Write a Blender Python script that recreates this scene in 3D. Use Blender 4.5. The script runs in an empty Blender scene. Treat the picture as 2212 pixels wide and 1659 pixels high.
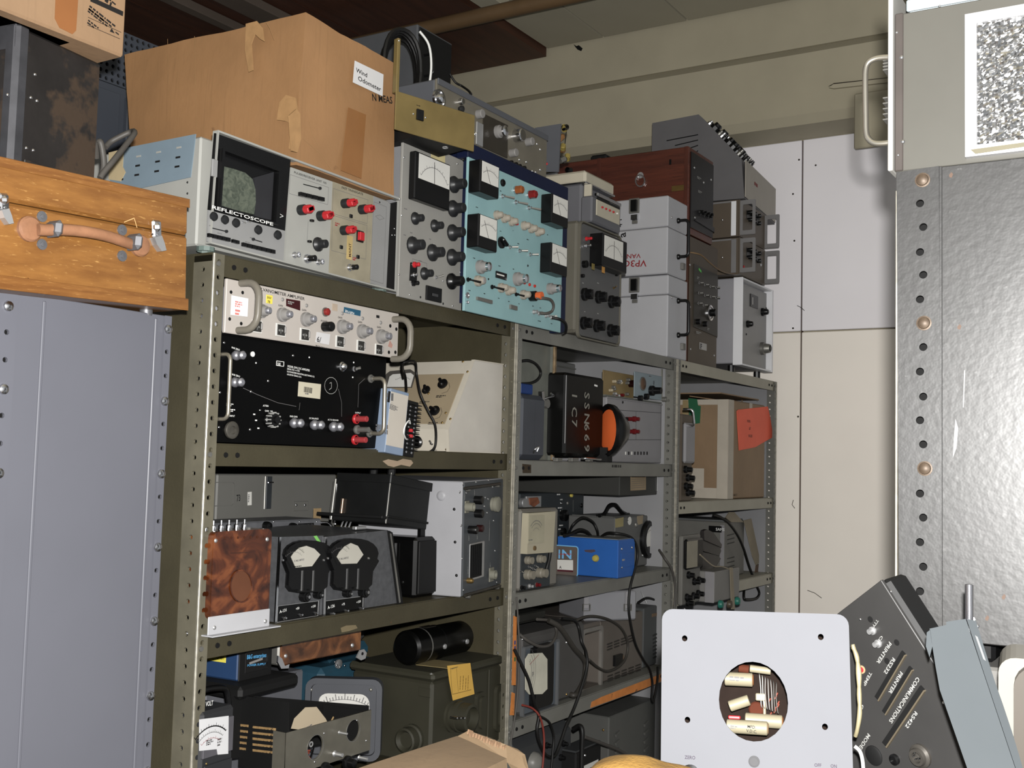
import bpy, math, random
from mathutils import Vector, Matrix
random.seed(7)
S = bpy.context.scene
COL = S.collection
# ------------------------------------------------------------------ camera
FPX = 2398.21                      # focal length in pixels of the 2212 x 1659 frame
CAM = Vector((-1.21312, -1.30818, 1.55))
YAW, PIT, ROL = 0.554200206, 0.0693422632, 0.0259899718
FWD = Vector((math.cos(YAW)*math.cos(PIT), math.sin(YAW)*math.cos(PIT), math.sin(PIT)))
_r = Vector((math.sin(YAW), -math.cos(YAW), 0)); _u = _r.cross(FWD)
RGT = _r*math.cos(ROL)+_u*math.sin(ROL)
UPV = -_r*math.sin(ROL)+_u*math.cos(ROL)
cd = bpy.data.cameras.new('camera'); cam = bpy.data.objects.new('camera', cd); COL.objects.link(cam)
cd.sensor_width = 36; cd.lens = 36*FPX/2212; cd.clip_start = .02; cd.clip_end = 60
cam.matrix_world = Matrix(((RGT.x, UPV.x, -FWD.x, CAM.x), (RGT.y, UPV.y, -FWD.y, CAM.y), (RGT.z, UPV.z, -FWD.z, CAM.z), (0, 0, 0, 1)))
S.camera = cam
# ------------------------------------------------------------------ light: the camera's own flash, dim room light around
w = bpy.data.worlds.new('room_light'); S.world = w; w.use_nodes = True
w.node_tree.nodes['Background'].inputs[0].default_value = (.93, .97, 1.0, 1)
w.node_tree.nodes['Background'].inputs[1].default_value = .45
fl = bpy.data.lights.new('flash', 'POINT'); fl.energy = 385; fl.color = (1.0, .985, .96); fl.shadow_soft_size = .012
flo = bpy.data.objects.new('flash', fl); COL.objects.link(flo); flo.location = CAM + UPV*.055 + RGT*.015
S.view_settings.view_transform = 'Standard'; S.view_settings.look = 'None'
S.view_settings.exposure = 0; S.view_settings.gamma = 1; S.view_settings.use_curve_mapping = False

# ------------------------------------------------------------------ geometry of view rays (a pixel gives a point on a real plane)
def ray(px, py): return FWD+RGT*((px-1106)/FPX)-UPV*((py-829.5)/FPX)
def onp(px, py, P, N):
    v = ray(px, py); return CAM+v*((P-CAM).dot(N)/v.dot(N))
def onY(px, py, Y): return onp(px, py, Vector((0, Y, 0)), Vector((0, 1, 0)))
def onX(px, py, X): return onp(px, py, Vector((X, 0, 0)), Vector((1, 0, 0)))
def onZ(px, py, Z): return onp(px, py, Vector((0, 0, Z)), Vector((0, 0, 1)))
def dep(P): return (Vector(P)-CAM).dot(FWD)

# ------------------------------------------------------------------ materials
ALB = .66
def lin(c, alb=None):
    """sRGB 0-255 to linear reflectance"""
    v = [(x/255/12.92 if x <= 10 else ((x/255+.055)/1.055)**2.4) for x in c]
    L = max(.002, .2126*v[0]+.7152*v[1]+.0722*v[2])
    k = (ALB if alb is None else alb)*(min(1., (L/.25)**.25) if alb is None else 1.)
    return tuple(k*(x*.86+L*.14) for x in v)
_M = {}
def _new(name):
    m = bpy.data.materials.new(name); m.use_nodes = True
    nt = m.node_tree; b = nt.nodes['Principled BSDF']; return m, nt, b
def _mixc(nt, fac, A, B):
    n = nt.nodes.new('ShaderNodeMix'); n.data_type = 'RGBA'
    if fac is not None: nt.links.new(fac, n.inputs[0])
    for i, v in ((6, A), (7, B)):
        if isinstance(v, tuple): n.inputs[i].default_value = (*v, 1)
        else: nt.links.new(v, n.inputs[i])
    return n.outputs[2]
def _noise(nt, scale, detail=3, rough=.55, stretch=None, co='Object'):
    tc = nt.nodes.new('ShaderNodeTexCoord'); n = nt.nodes.new('ShaderNodeTexNoise')
    n.inputs['Scale'].default_value = scale; n.inputs['Detail'].default_value = detail; n.inputs['Roughness'].default_value = rough
    if stretch:
        mp = nt.nodes.new('ShaderNodeMapping'); mp.inputs['Scale'].default_value = stretch
        nt.links.new(tc.outputs[co], mp.inputs[0]); nt.links.new(mp.outputs[0], n.inputs[0])
    else: nt.links.new(tc.outputs[co], n.inputs[0])
    return n.outputs[0]
def _ramp(nt, fac, a, b):
    n = nt.nodes.new('ShaderNodeMapRange'); n.inputs[1].default_value = a; n.inputs[2].default_value = b
    nt.links.new(fac, n.inputs[0]); return n.outputs[0]
def mat(name, col, rough=.5, metal=0., amt=.12, scale=14, bump=0., bscale=300, spots=None, spotcol=None, spotscale=30, spec=.25, alb=None):
    """paint or metal with a soft mottle, optional fine relief and optional worn spots of another colour"""
    if name in _M: return _M[name]
    m, nt, b = _new(name); c = lin(col, alb)
    if amt:
        f = _ramp(nt, _noise(nt, scale, 4), .3, .7)
        o = _mixc(nt, f, tuple(x*(1-amt) for x in c), tuple(min(1, x*(1+amt)) for x in c))
    else: o = None
    if spots:
        f2 = _ramp(nt, _noise(nt, spotscale, 5, .65), spots, spots+.06)
        o = _mixc(nt, f2, o if o else c, lin(spotcol, alb))
    if o: nt.links.new(o, b.inputs['Base Color'])
    else: b.inputs['Base Color'].default_value = (*c, 1)
    b.inputs['Roughness'].default_value = rough; b.inputs['Metallic'].default_value = metal
    b.inputs['Specular IOR Level'].default_value = spec
    if bump:
        bp = nt.nodes.new('ShaderNodeBump'); bp.inputs['Strength'].default_value = bump; bp.inputs['Distance'].default_value = .002
        nt.links.new(_noise(nt, bscale, 2), bp.inputs['Height']); nt.links.new(bp.outputs[0], b.inputs['Normal'])
    _M[name] = m; return m
def wood(name, c1, c2, c3, stretch=(2, 30, 60), scale=3., rough=.35, dist=1.5):
    """long grain streaks with paler flecks"""
    if name in _M: return _M[name]
    m, nt, b = _new(name)
    f = _ramp(nt, _noise(nt, scale, 5, .6, stretch), .35, .65)
    o = _mixc(nt, f, lin(c1), lin(c2))
    f2 = _ramp(nt, _noise(nt, scale*3, 4, .6, tuple(x*1.3 for x in stretch)), .6, .72)
    o = _mixc(nt, f2, o, lin(c3))
    nt.links.new(o, b.inputs['Base Color']); b.inputs['Roughness'].default_value = rough
    _M[name] = m; return m
def burl(name, c1, c2, c3, scale=9, rough=.25):
    if name in _M: return _M[name]
    m, nt, b = _new(name)
    tc = nt.nodes.new('ShaderNodeTexCoord'); n = nt.nodes.new('ShaderNodeTexNoise')
    n.inputs['Scale'].default_value = scale; n.inputs['Detail'].default_value = 6; n.inputs['Distortion'].default_value = 1.6
    nt.links.new(tc.outputs['Object'], n.inputs[0])
    o = _mixc(nt, _ramp(nt, n.outputs[0], .3, .55), lin(c1), lin(c2))
    o = _mixc(nt, _ramp(nt, n.outputs[0], .5, .75), o, lin(c3))
    nt.links.new(o, b.inputs['Base Color']); b.inputs['Roughness'].default_value = rough
    _M[name] = m; return m

# common ones
BLK = mat('black_plastic', (26, 26, 27), .3, amt=.1)
BLKM = mat('matt_black', (22, 22, 22), .65, amt=.15)
DKG = mat('dark_knob', (44, 45, 47), .4, amt=.06)
CHR = mat('chrome', (205, 205, 208), .22, 1., amt=.05, alb=1)
ALU = mat('aluminium', (190, 190, 190), .4, .8, amt=.06, alb=.8)
STL = mat('worn_steel', (140, 138, 132), .45, .7, amt=.15)
WHT = mat('white_card', (205, 203, 196), .7, amt=.03)
INK = mat('black_ink', (28, 27, 28), .8, amt=0)
GINK = mat('grey_ink', (105, 103, 103), .8, amt=0)
WINK = mat('white_ink', (222, 222, 218), .7, amt=0)
DGINK = mat('dull_white_ink', (150, 150, 146), .7, amt=0)
RED = mat('red_plastic', (196, 20, 32), .35, amt=.08)
DRED = mat('dark_red_plastic', (120, 18, 24), .3, amt=.08)
GKNOB = mat('grey_knob', (132, 129, 126), .45, amt=.05)
RINK = mat('red_ink', (160, 32, 40), .7, amt=.1)
HOLE = mat('dark_hole', (9, 8, 8), .9, amt=0)
BRASS = mat('tarnished_brass', (150, 120, 62), .35, .8, amt=.2)
CABLE = mat('black_rubber', (27, 26, 25), .5, amt=.1)
GCABLE = mat('grey_rubber', (82, 78, 73), .55, amt=.1)
GLASS = None

# ------------------------------------------------------------------ meshes
_MC = {}
def mk(key, v, f, smooth=None):
    me = bpy.data.meshes.new(key if isinstance(key, str) else str(key[0]))
    me.from_pydata(v, [], f); me.update()
    if smooth:
        me.shade_smooth()
        me.set_sharp_from_angle(angle=smooth)
    return me
def boxmesh(w, h, d, b=0.):
    """centred on a and b, from n=0 to n=d; chamfered by b"""
    key = ('box', round(w, 5), round(h, 5), round(d, 5), round(b, 5))
    if key in _MC: return _MC[key]
    x, y = w/2, h/2; b = min(b, x*.9, y*.9, d*.45)
    if b <= 0:
        v = [(sx*x, sy*y, n) for n in (0, d) for sx, sy in ((-1, -1), (1, -1), (1, 1), (-1, 1))]
        f = [(3, 2, 1, 0), (4, 5, 6, 7), (0, 1, 5, 4), (1, 2, 6, 5), (2, 3, 7, 6), (3, 0, 4, 7)]
        me = mk(key, v, f)
    else:
        v = []; idx = {}
        for sx in (-1, 1):
            for sy in (-1, 1):
                for sz in (0, 1):
                    z0 = d if sz else 0; zi = d-b if sz else b
                    for ax, P in enumerate(((sx*x, sy*(y-b), zi), (sx*(x-b), sy*y, zi), (sx*(x-b), sy*(y-b), z0))):
                        idx[(sx, sy, sz, ax)] = len(v); v.append(P)
        f = []
        def q(*ks): f.append([idx[k] for k in ks])
        for s in (-1, 1):
            q((s, -1, 0, 0), (s, 1, 0, 0), (s, 1, 1, 0), (s, -1, 1, 0))
            q((-1, s, 0, 1), (1, s, 0, 1), (1, s, 1, 1), (-1, s, 1, 1))
        for z in (0, 1): q((-1, -1, z, 2), (1, -1, z, 2), (1, 1, z, 2), (-1, 1, z, 2))
        for a in (-1, 1):
            for c in (-1, 1):
                q((a, c, 0, 0), (a, c, 1, 0), (a, c, 1, 1), (a, c, 0, 1))
                z = 0 if c < 0 else 1
                q((a, -1, z, 0), (a, 1, z, 0), (a, 1, z, 2), (a, -1, z, 2))
                q((-1, a, z, 1), (1, a, z, 1), (1, a, z, 2), (-1, a, z, 2))
        for a in (-1, 1):
            for c in (-1, 1):
                for z in (0, 1): q((a, c, z, 0), (a, c, z, 1), (a, c, z, 2))
        import bmesh
        me = bpy.data.meshes.new('chamfer_box'); me.from_pydata(v, [], f)
        bm = bmesh.new(); bm.from_mesh(me); bmesh.ops.recalc_face_normals(bm, faces=bm.faces); bm.to_mesh(me); bm.free()
    _MC[key] = me; return me
def lathemesh(prof, seg=14, smooth=.6):
    key = ('lathe', tuple((round(r, 5), round(h, 5)) for r, h in prof), seg)
    if key in _MC: return _MC[key]
    v = []; f = []; rings = []
    for r, h in prof:
        if r < 1e-6: rings.append([len(v)]); v.append((0, 0, h))
        else:
            rings.append(list(range(len(v), len(v)+seg)))
            v += [(r*math.cos(2*math.pi*i/seg), r*math.sin(2*math.pi*i/seg), h) for i in range(seg)]
    for A, B in zip(rings, rings[1:]):
        for i in range(seg):
            j = (i+1) % seg
            if len(A) == 1 and len(B) == 1: continue
            if len(B) == 1: f.append((A[i], A[j], B[0]))
            elif len(A) == 1: f.append((A[0], B[j], B[i]))
            else: f.append((A[i], A[j], B[j], B[i]))
    me = mk(key, v, f, smooth); _MC[key] = me; return me
def prismmesh(poly, n0, n1, smooth=None):
    n = len(poly); ar = sum(poly[i][0]*poly[(i+1) % n][1]-poly[(i+1) % n][0]*poly[i][1] for i in range(n))
    if ar < 0: poly = poly[::-1]
    v = [(a, b, n0) for a, b in poly]+[(a, b, n1) for a, b in poly]
    f = [tuple(range(n))[::-1], tuple(range(n, 2*n))]+[(i, (i+1) % n, n+(i+1) % n, n+i) for i in range(n)]
    return mk('prism', v, f, smooth)
def ringprism(outer, inner, n0, n1):
    """plate with a hole: outer and inner loops with the same count of points"""
    n = len(outer)
    v = [(a, b, n1) for a, b in outer]+[(a, b, n1) for a, b in inner]+[(a, b, n0) for a, b in outer]+[(a, b, n0) for a, b in inner]
    f = []
    for i in range(n):
        j = (i+1) % n
        f += [(i, j, n+j, n+i), (2*n+j, 2*n+i, 3*n+i, 3*n+j), (2*n+i, 2*n+j, j, i), (n+i, n+j, 3*n+j, 3*n+i)]
    return mk('ring', v, f)
def rrect(w, h, r, k=4, cx=0, cy=0):
    out = []
    for sx, sy, a0 in ((1, -1, -90), (1, 1, 0), (-1, 1, 90), (-1, -1, 180)):
        for i in range(k+1):
            a = math.radians(a0+90*i/k); out.append((cx+sx*(w/2-r)+r*math.cos(a), cy+sy*(h/2-r)+r*math.sin(a)))
    return out
def circ(r, n=24, cx=0, cy=0, rx=None): return [(cx+r*math.cos(2*math.pi*i/n), cy+(rx or r)*math.sin(2*math.pi*i/n)) for i in range(n)]
def smoothpts(P, k=5):
    P = [Vector(p) for p in P]
    if len(P) < 3 or k < 2: return P
    out = []
    for i in range(len(P)-1):
        p0 = P[max(i-1, 0)]; p1 = P[i]; p2 = P[i+1]; p3 = P[min(i+2, len(P)-1)]
        for j in range(k):
            t = j/k
            out.append(.5*((2*p1)+(p2-p0)*t+(2*p0-5*p1+4*p2-p3)*t*t+(3*p1-p0-3*p2+p3)*t**3))
    return out+[P[-1]]
def tubemesh(P, r, seg=8):
    P = [Vector(p) for p in P]; v = []; f = []; n = len(P); last = None
    for i, p in enumerate(P):
        t = (P[min(i+1, n-1)]-P[max(i-1, 0)])
        t = t.normalized() if t.length > 1e-9 else Vector((0, 0, 1))
        a = last-t*last.dot(t) if last is not None else t.cross(Vector((0, 0, 1)) if abs(t.z) < .9 else Vector((1, 0, 0)))
        if a.length < 1e-6: a = t.cross(Vector((1, 0, .3)))
        a.normalize(); last = a; b = t.cross(a)
        rr = r[i] if isinstance(r, (list, tuple)) else r
        v += [p+(a*math.cos(2*math.pi*k/seg)+b*math.sin(2*math.pi*k/seg))*rr for k in range(seg)]
    for i in range(n-1):
        for k in range(seg):
            f.append((i*seg+k, i*seg+(k+1) % seg, (i+1)*seg+(k+1) % seg, (i+1)*seg+k))
    f += [tuple(range(seg))[::-1], tuple(range((n-1)*seg, n*seg))]
    return mk('tube', [tuple(x) for x in v], f, .8)
_TXT = {}
def textmesh(s, size, align='LEFT', ext=.0):
    key = (s, round(size, 5), align, ext)
    if key in _TXT: return _TXT[key]
    cu = bpy.data.curves.new('lettering', 'FONT'); cu.body = s; cu.size = size; cu.align_x = align; cu.resolution_u = 2; cu.extrude = ext; cu.offset = size*.014
    o = bpy.data.objects.new('tmp', cu); COL.objects.link(o)
    dg = bpy.context.evaluated_depsgraph_get()
    me = bpy.data.meshes.new_from_object(o.evaluated_get(dg)); me.materials.clear()
    bpy.data.objects.remove(o); bpy.data.curves.remove(cu)
    _TXT[key] = me; return me
_SM = {}
def use(me, m):
    """the same mesh data is shared by every part of one shape and one material"""
    if not me.materials: me.materials.append(m); return me
    if me.materials[0] == m: return me
    k = (me.name, m.name)
    if k not in _SM: c = me.copy(); c.materials[0] = m; _SM[k] = c
    return _SM[k]

# ------------------------------------------------------------------ things, faces and parts
LOCAL = {}
def link(name, me, m, parent=None, M=None):
    o = bpy.data.objects.new(name, use(me, m)); COL.objects.link(o)
    M = M or Matrix.Identity(4); LOCAL[o] = M
    if parent is not None:
        o.parent = parent; o.matrix_basis = LOCAL.get(parent, Matrix.Identity(4)).inverted() @ M
    else: o.matrix_world = M
    return o
class Face:
    """one flat face of a thing: a runs along it, b up it, n out of it; pixels are turned into points of this real plane"""
    def __init__(s, th, M, par=None):
        s.th = th; s.M = M; s.Wm = th.M @ M; s.par = par or th.e
        s.O = s.Wm.translation.copy(); s.A = s.Wm.col[0].xyz.copy(); s.B = s.Wm.col[1].xyz.copy(); s.N = s.Wm.col[2].xyz.copy()
    def p(s, px, py, n=0.):
        P = onp(px, py, s.O+s.N*n, s.N)-s.O; return P.dot(s.A), P.dot(s.B)
    def k(s, px, py):
        return dep(onp(px, py, s.O, s.N))/FPX
    def at(s, a, b, n=0., rot=0.):
        M = s.M @ Matrix.Translation((a, b, n))
        return M @ Matrix.Rotation(math.radians(rot), 4, 'Z') if rot else M
    def link(s, name, me, m, a, b, n=0., rot=0., par=None): return link(name, me, m, par or s.par, s.at(a, b, n, rot))
    def boxm(s, name, m, a0, b0, a1, b1, d, n=0., bv=.001, par=None):
        return s.link(name, boxmesh(abs(a1-a0), abs(b1-b0), abs(d), bv), m, (a0+a1)/2, (b0+b1)/2, n if d > 0 else n+d, par=par)
    def box(s, name, m, x0, y0, x1, y1, d, n=0., bv=.0008, par=None):
        """from two opposite corners given as pixels"""
        a0, b0 = s.p(x0, y0, n); a1, b1 = s.p(x1, y1, n); return s.boxm(name, m, a0, b0, a1, b1, d, n, bv, par)
    def cbox(s, name, m, px, py, w, h, d, n=0., bv=.0008, rot=0, par=None):
        """centre pixel, size in pixels"""
        a, b = s.p(px, py, n); k = s.k(px, py)
        return s.link(name, boxmesh(w*k, h*k, d, bv), m, a, b, n, rot, par)
    def lathe(s, name, m, px, py, prof, n=0., seg=14, par=None, rot=0.):
        """profile in pixels (radius, height)"""
        a, b = s.p(px, py, n); k = s.k(px, py)
        return s.link(name, lathemesh([(r*k, h*k) for r, h in prof], seg), m, a, b, n, rot, par)
    def cyl(s, name, m, px, py, r, h, n=0., seg=14, bev=.12, par=None):
        return s.lathe(name, m, px, py, [(r, 0), (r, h-r*bev), (r*(1-bev), h), (0, h)], n, seg, par)
    def screw(s, px, py, r=2.5, m=None, name='screw', n=0., par=None):
        return s.lathe(name, m or CHR, px, py, [(r, 0), (r*.85, r*.35), (r*.45, r*.6), (0, r*.65)], n, 8, par)
    def knob(s, px, py, r, h=None, m=None, style='skirt', name='knob', n=0., rot=0., line=None, par=None):
        h = h or r*1.5; m = m or DKG
        P = {'skirt': [(r, 0), (r, h*.14), (r*.72, h*.32), (r*.6, h*.45), (r*.55, h*.95), (r*.45, h), (0, h)],
             'cyl': [(r, 0), (r, h*.9), (r*.85, h), (0, h)],
             'dome': [(r, 0), (r, h*.5), (r*.8, h*.85), (r*.4, h), (0, h)],
             'step': [(r, 0), (r, h*.3), (r*.86, h*.36), (r*.7, h*.4), (r*.62, h*.98), (r*.55, h), (0, h)],
             'round': [(r*.7, 0), (r*.75, h*.2), (r, h*.5), (r*.85, h*.85), (r*.4, h), (0, h)]}[style]
        o = s.lathe(name, m, px, py, P, n, 16, par, rot)
        if line:
            k = s.k(px, py); a, b = s.p(px, py, n)
            t = math.radians(rot+90)
            s.link('pointer', boxmesh(r*.14*k, r*.4*k, r*.06*k), line, a+math.cos(t)*r*.8*k, b+math.sin(t)*r*.8*k, n+h*k*.12, rot, par=o)
        return o
    def capknob(s, px, py, r, h, m, cap=None, name='knob', n=0., par=None, capr=.55, rise=1.0):
        """stepped knob with a bright turned cap"""
        o = s.lathe(name, m, px, py, [(r, 0), (r, h*.35), (r*.8, h*.42), (r*.68, h*.9), (r*.6, h), (0, h)], n, 16, par)
        s.lathe('cap', cap or CHR, px, py, [(r*capr, h*.8), (r*capr, h*rise), (r*capr*.7, h*(rise+.08)), (0, h*(rise+.08))], n, 14, o)
        return o
    def pointer_knob(s, px, py, r, rot=0, m=None, n=0., par=None, name='knob'):
        o = s.lathe(name, m or BLK, px, py, [(r, 0), (r, r*.3), (r*.75, r*.45), (0, r*.45)], n, 16, par)
        k = s.k(px, py); a, b = s.p(px, py, n)
        s.link('grip', boxmesh(r*.62*k, r*1.9*k, r*.8*k, r*.2*k), m or BLK, a, b, n+r*.35*k, rot, par=o)
        return o
    def toggle(s, px, py, l=14, r=3.4, tilt=(1, -.3), n=0., par=None, m=None, name='toggle_switch'):
        k = s.k(px, py); a, b = s.p(px, py, n)
        o = s.link(name, lathemesh([(r*k, 0), (r*k, r*.5*k), (r*.6*k, r*.6*k), (r*.6*k, r*1.6*k), (0, r*1.6*k)], 8), m or CHR, a, b, n, par=par)
        t = Vector((tilt[0], tilt[1], 1.2)).normalized()
        me = tubemesh([Vector((0, 0, r*k)), Vector((0, 0, r*k))+t*l*k*.6, Vector((0, 0, r*k))+t*l*k], [r*.35*k, r*.5*k, r*.55*k], 6)
        s.link('lever', me, m or STL, a, b, n, par=o)
        return o
    def post(s, px, py, r, h, m, base=None, name='binding_post', n=0., par=None):
        o = s.lathe(name, m, px, py, [(r, 0), (r, h*.3), (r*.6, h*.38), (r*.72, h*.45), (r*.72, h*.92), (r*.5, h), (0, h)], n, 10, par)
        if base: s.lathe('nut', base, px, py, [(r*1.15, 0), (r*1.15, h*.12), (0, h*.12)], n, 6, o)
        return o
    def text(s, t, px, py, size, m=None, align='LEFT', rot=0., n=.0004, name='lettering', par=None, sq=1.):
        """cap height in pixels; px, py is the start of the baseline"""
        a, b = s.p(px, py, n); k = s.k(px, py)
        M = s.at(a, b, n, rot)
        if sq != 1.: M = M @ Matrix.Diagonal((sq, 1, 1, 1))
        return link(name, textmesh(t, size*k*1.42, align), m or INK, par or s.par, M)
    def scribble(s, px, py, w, h, rows, m=None, n=.0004, name='small_print', par=None, rot=0., fill=.62, gap=.35):
        """rows of print too small to read in the photograph, as short dashes"""
        k = s.k(px, py); a, b = s.p(px, py, n); v = []; f = []; rh = h*k/rows
        rnd = random.Random(int(px*7+py))
        for i in range(rows):
            x = 0.; L = w*k*(1 if i < rows-1 else .7)*rnd.uniform(.8, 1)
            while x < L:
                l = rh*rnd.uniform(.5, 2.2); l = min(l, L-x)
                y1 = -i*rh; y0 = y1-rh*fill; q = len(v)
                v += [(x, y0, 0), (x+l, y0, 0), (x+l, y1, 0), (x, y1, 0)]; f.append((q, q+1, q+2, q+3)); x += l+rh*gap
        return s.link(name, mk('print', v, f), m or INK, a, b, n, rot, par)
    def poly(s, name, m, pts, d, n=0., par=None):
        """plate with an outline of pixels"""
        P = [s.p(x, y, n) for x, y in pts]
        ca = sum(p[0] for p in P)/len(P); cb = sum(p[1] for p in P)/len(P)
        return s.link(name, prismmesh([(a-ca, b-cb) for a, b in P], min(0, d), max(0, d)), m, ca, cb, n, par=par)
    def ring(s, name, m, outer, inner, d, n=0., par=None):
        O = [s.p(x, y, n) for x, y in outer]; I = [s.p(x, y, n) for x, y in inner]
        return s.link(name, ringprism(O, I, 0, d), m, 0, 0, n, par=par)
    def frame(s, name, m, x0, y0, x1, y1, t, d, n=0., r=0., par=None):
        """rectangular rim, t pixels wide"""
        a0, b0 = s.p(x0, y0, n); a1, b1 = s.p(x1, y1, n); k = s.k((x0+x1)/2, (y0+y1)/2)
        w, h = abs(a1-a0), abs(b1-b0); r = max(r*k, .0008); t *= k
        return s.link(name, ringprism(rrect(w, h, r), rrect(w-2*t, h-2*t, max(r-t, .0006)), 0, d), m, (a0+a1)/2, (b0+b1)/2, n, par=par)
    def tube(s, name, m, pts, r, k=5, seg=8, par=None):
        """pts: (px, py, n in metres); r in pixels"""
        P = []
        for x, y, n in pts:
            a, b = s.p(x, y, n); P.append((a, b, n))
        kk = s.k(pts[0][0], pts[0][1]); c = P[0]
        P = [(a-c[0], b-c[1], n-c[2]) for a, b, n in P]
        return s.link(name, tubemesh(smoothpts(P, k), r*kk, seg), m, c[0], c[1], c[2], par=par)
    def handle(s, px0, py0, px1, py1, out, r, m=None, name='handle', corner=.35, par=None):
        """bow handle between two pixels standing out by out metres"""
        a0, b0 = s.p(px0, py0); a1, b1 = s.p(px1, py1); P0 = Vector((a0, b0, 0)); P1 = Vector((a1, b1, 0)); D = P1-P0; c = out*corner; u = D.normalized()
        N = Vector((0, 0, out))
        pts = [P0]
        for i in range(6):
            t = math.pi/2*i/5; pts.append(P0+Vector((0, 0, out-c))+Vector((0, 0, c))*math.sin(t)+u*c*(1-math.cos(t)))
        for i in range(6):
            t = math.pi/2*i/5; pts.append(P1+Vector((0, 0, out-c))+Vector((0, 0, c))*math.cos(t)-u*c*(1-math.sin(t)))
        pts.append(P1)
        k = s.k(px0, py0)
        return s.link(name, tubemesh([p-P0 for p in pts], r*k, 10), m or CHR, a0, b0, 0, par=par)
    def meter(s, x0, y0, x1, y1, d=.02, face=(.08, .1, .92, .6), m=None, fm=None, needle=.5, par=None, name='meter', arc=True, bv=.002):
        """panel meter: dark case, pale dial behind the window, scale arc and needle. face in fractions (x0,y0 from top)"""
        m = m or BLK; fm = fm or WHT
        a0, b0 = s.p(x0, y0); a1, b1 = s.p(x1, y1); w = a1-a0; h = b0-b1
        o = s.boxm(name, m, a0, b0, a1, b1, d, 0, bv, par)
        fx0, fy0, fx1, fy1 = face
        A0 = a0+w*fx0; A1 = a0+w*fx1; B0 = b0-h*fy0; B1 = b0-h*fy1; W = A1-A0; H = B0-B1
        dl = s.boxm('dial', fm, A0, B1, A1, B0, .0008, d, .0002, o)
        if arc: s.scale((A0+A1)/2, B1-H*.45, H*1.08, math.degrees(math.asin(min(.9, .42*W/(H*1.08)))), d+.001, dl)
        t = math.radians(90+(0.5-needle)*70); L = H*.9
        s.link('needle', boxmesh(L, max(W*.012, .0004), .0003), INK, (A0+A1)/2+math.cos(t)*L*.5, B1-H*.02+math.sin(t)*L*.5, d+.0013, math.degrees(t), par=dl)
        return o
    def scale(s, a, b, r, half, n, par, m=None, ticks=13, th=.02):
        v = []; f = []
        def quad(t0, t1, r0, r1):
            q = len(v)
            for t, R in ((t0, r0), (t1, r0), (t1, r1), (t0, r1)): v.append((R*math.sin(t), R*math.cos(t), 0))
            f.append((q, q+3, q+2, q+1))
        hf = math.radians(half)
        for i in range(16): quad(-hf+2*hf*i/16, -hf+2*hf*(i+1)/16, r, r*(1+th))
        for i in range(ticks):
            t = -hf+2*hf*i/(ticks-1); quad(t-.007, t+.007, r, r*(1.12 if i % 3 == 0 else 1.07))
        return s.link('scale', mk('scale', v, f), m or GINK, a, b, n, par=par)
class T:
    """a thing: an Empty at its front bottom corner; local x along its front, y into its depth, z up"""
    def __init__(s, name, label, cat, bl, tr, Y=0., z=None, rot=0., group=None, O=None, d=.3, zs=None, roll=0.):
        if O is None:
            O = onY(bl[0], bl[1], Y)
            if z is not None: O.z = z
        s.M = Matrix.Translation(O) @ Matrix.Rotation(math.radians(rot), 4, 'Z')
        if roll: s.M = s.M @ Matrix.Rotation(math.radians(roll), 4, 'Y')
        s.start(name, label, cat, group)
        s.d = d; s.zs = zs
        if tr is not None:
            a, b = s.F.p(*tr); s.w = a; s.h = b
            if DBG: print('T %-28s O=(%.3f %.3f %.3f) w=%.3f h=%.3f top=%.3f' % (name, O.x, O.y, O.z, s.w, s.h, O.z+s.h))
    def start(s, name, label, cat, group):
        s.e = bpy.data.objects.new(name, None); COL.objects.link(s.e); s.e.empty_display_size = .05
        s.e.matrix_world = s.M; s.e['label'] = label; s.e['category'] = cat
        if group: s.e['group'] = group
        LOCAL[s.e] = Matrix.Identity(4)
        s.F = s.front()
    def front(s, y=0.): return Face(s, Matrix(((1, 0, 0, 0), (0, 0, -1, y), (0, 1, 0, 0), (0, 0, 0, 1))))
    def left(s, x=0.): return Face(s, Matrix(((0, 0, -1, x), (-1, 0, 0, 0), (0, 1, 0, 0), (0, 0, 0, 1))))
    def top(s, z=0.): return Face(s, Matrix(((1, 0, 0, 0), (0, 1, 0, 0), (0, 0, 1, z), (0, 0, 0, 1))))
    def body(s, m, x0=0., y0=0., z0=0., x1=None, y1=None, z1=None, name='case', bv=.003, par=None):
        x1 = s.w if x1 is None else x1; y1 = s.d if y1 is None else y1; z1 = s.h if z1 is None else z1
        if s.zs is not None and z0 <= 0: z0 = max(z0, s.zs+.0008-s.M.translation.z)
        return link(name, boxmesh(x1-x0, y1-y0, z1-z0, bv), m, par or s.e, Matrix.Translation(((x0+x1)/2, (y0+y1)/2, z0)))
    def feet(s, m=None, r=.012, h=.012, inset=.02, name='foot'):
        for x in (inset, s.w-inset):
            for y in (inset, s.d-inset):
                link(name, lathemesh([(r, -h), (r, 0), (0, 0)], 10), m or BLK, s.e, Matrix.Translation((x, y, 0)))
DBG = False
class TF(T):
    """a thing in a free pose: origin and two axes (a along, b up) given in the world"""
    def __init__(s, name, label, cat, O, a, b, group=None):
        a = a.normalized(); b = (b-a*b.dot(a)).normalized(); n = a.cross(b)
        y = -n
        s.M = Matrix(((a.x, y.x, b.x, O.x), (a.y, y.y, b.y, O.y), (a.z, y.z, b.z, O.z), (0, 0, 0, 1)))
        s.start(name, label, cat, group); s.d = .1; s.zs = None
def simple(name, label, cat, me, m, M=None, group=None):
    o = link(name, me, m, None, M); o['label'] = label; o['category'] = cat
    if group: o['group'] = group
    return o
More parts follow.
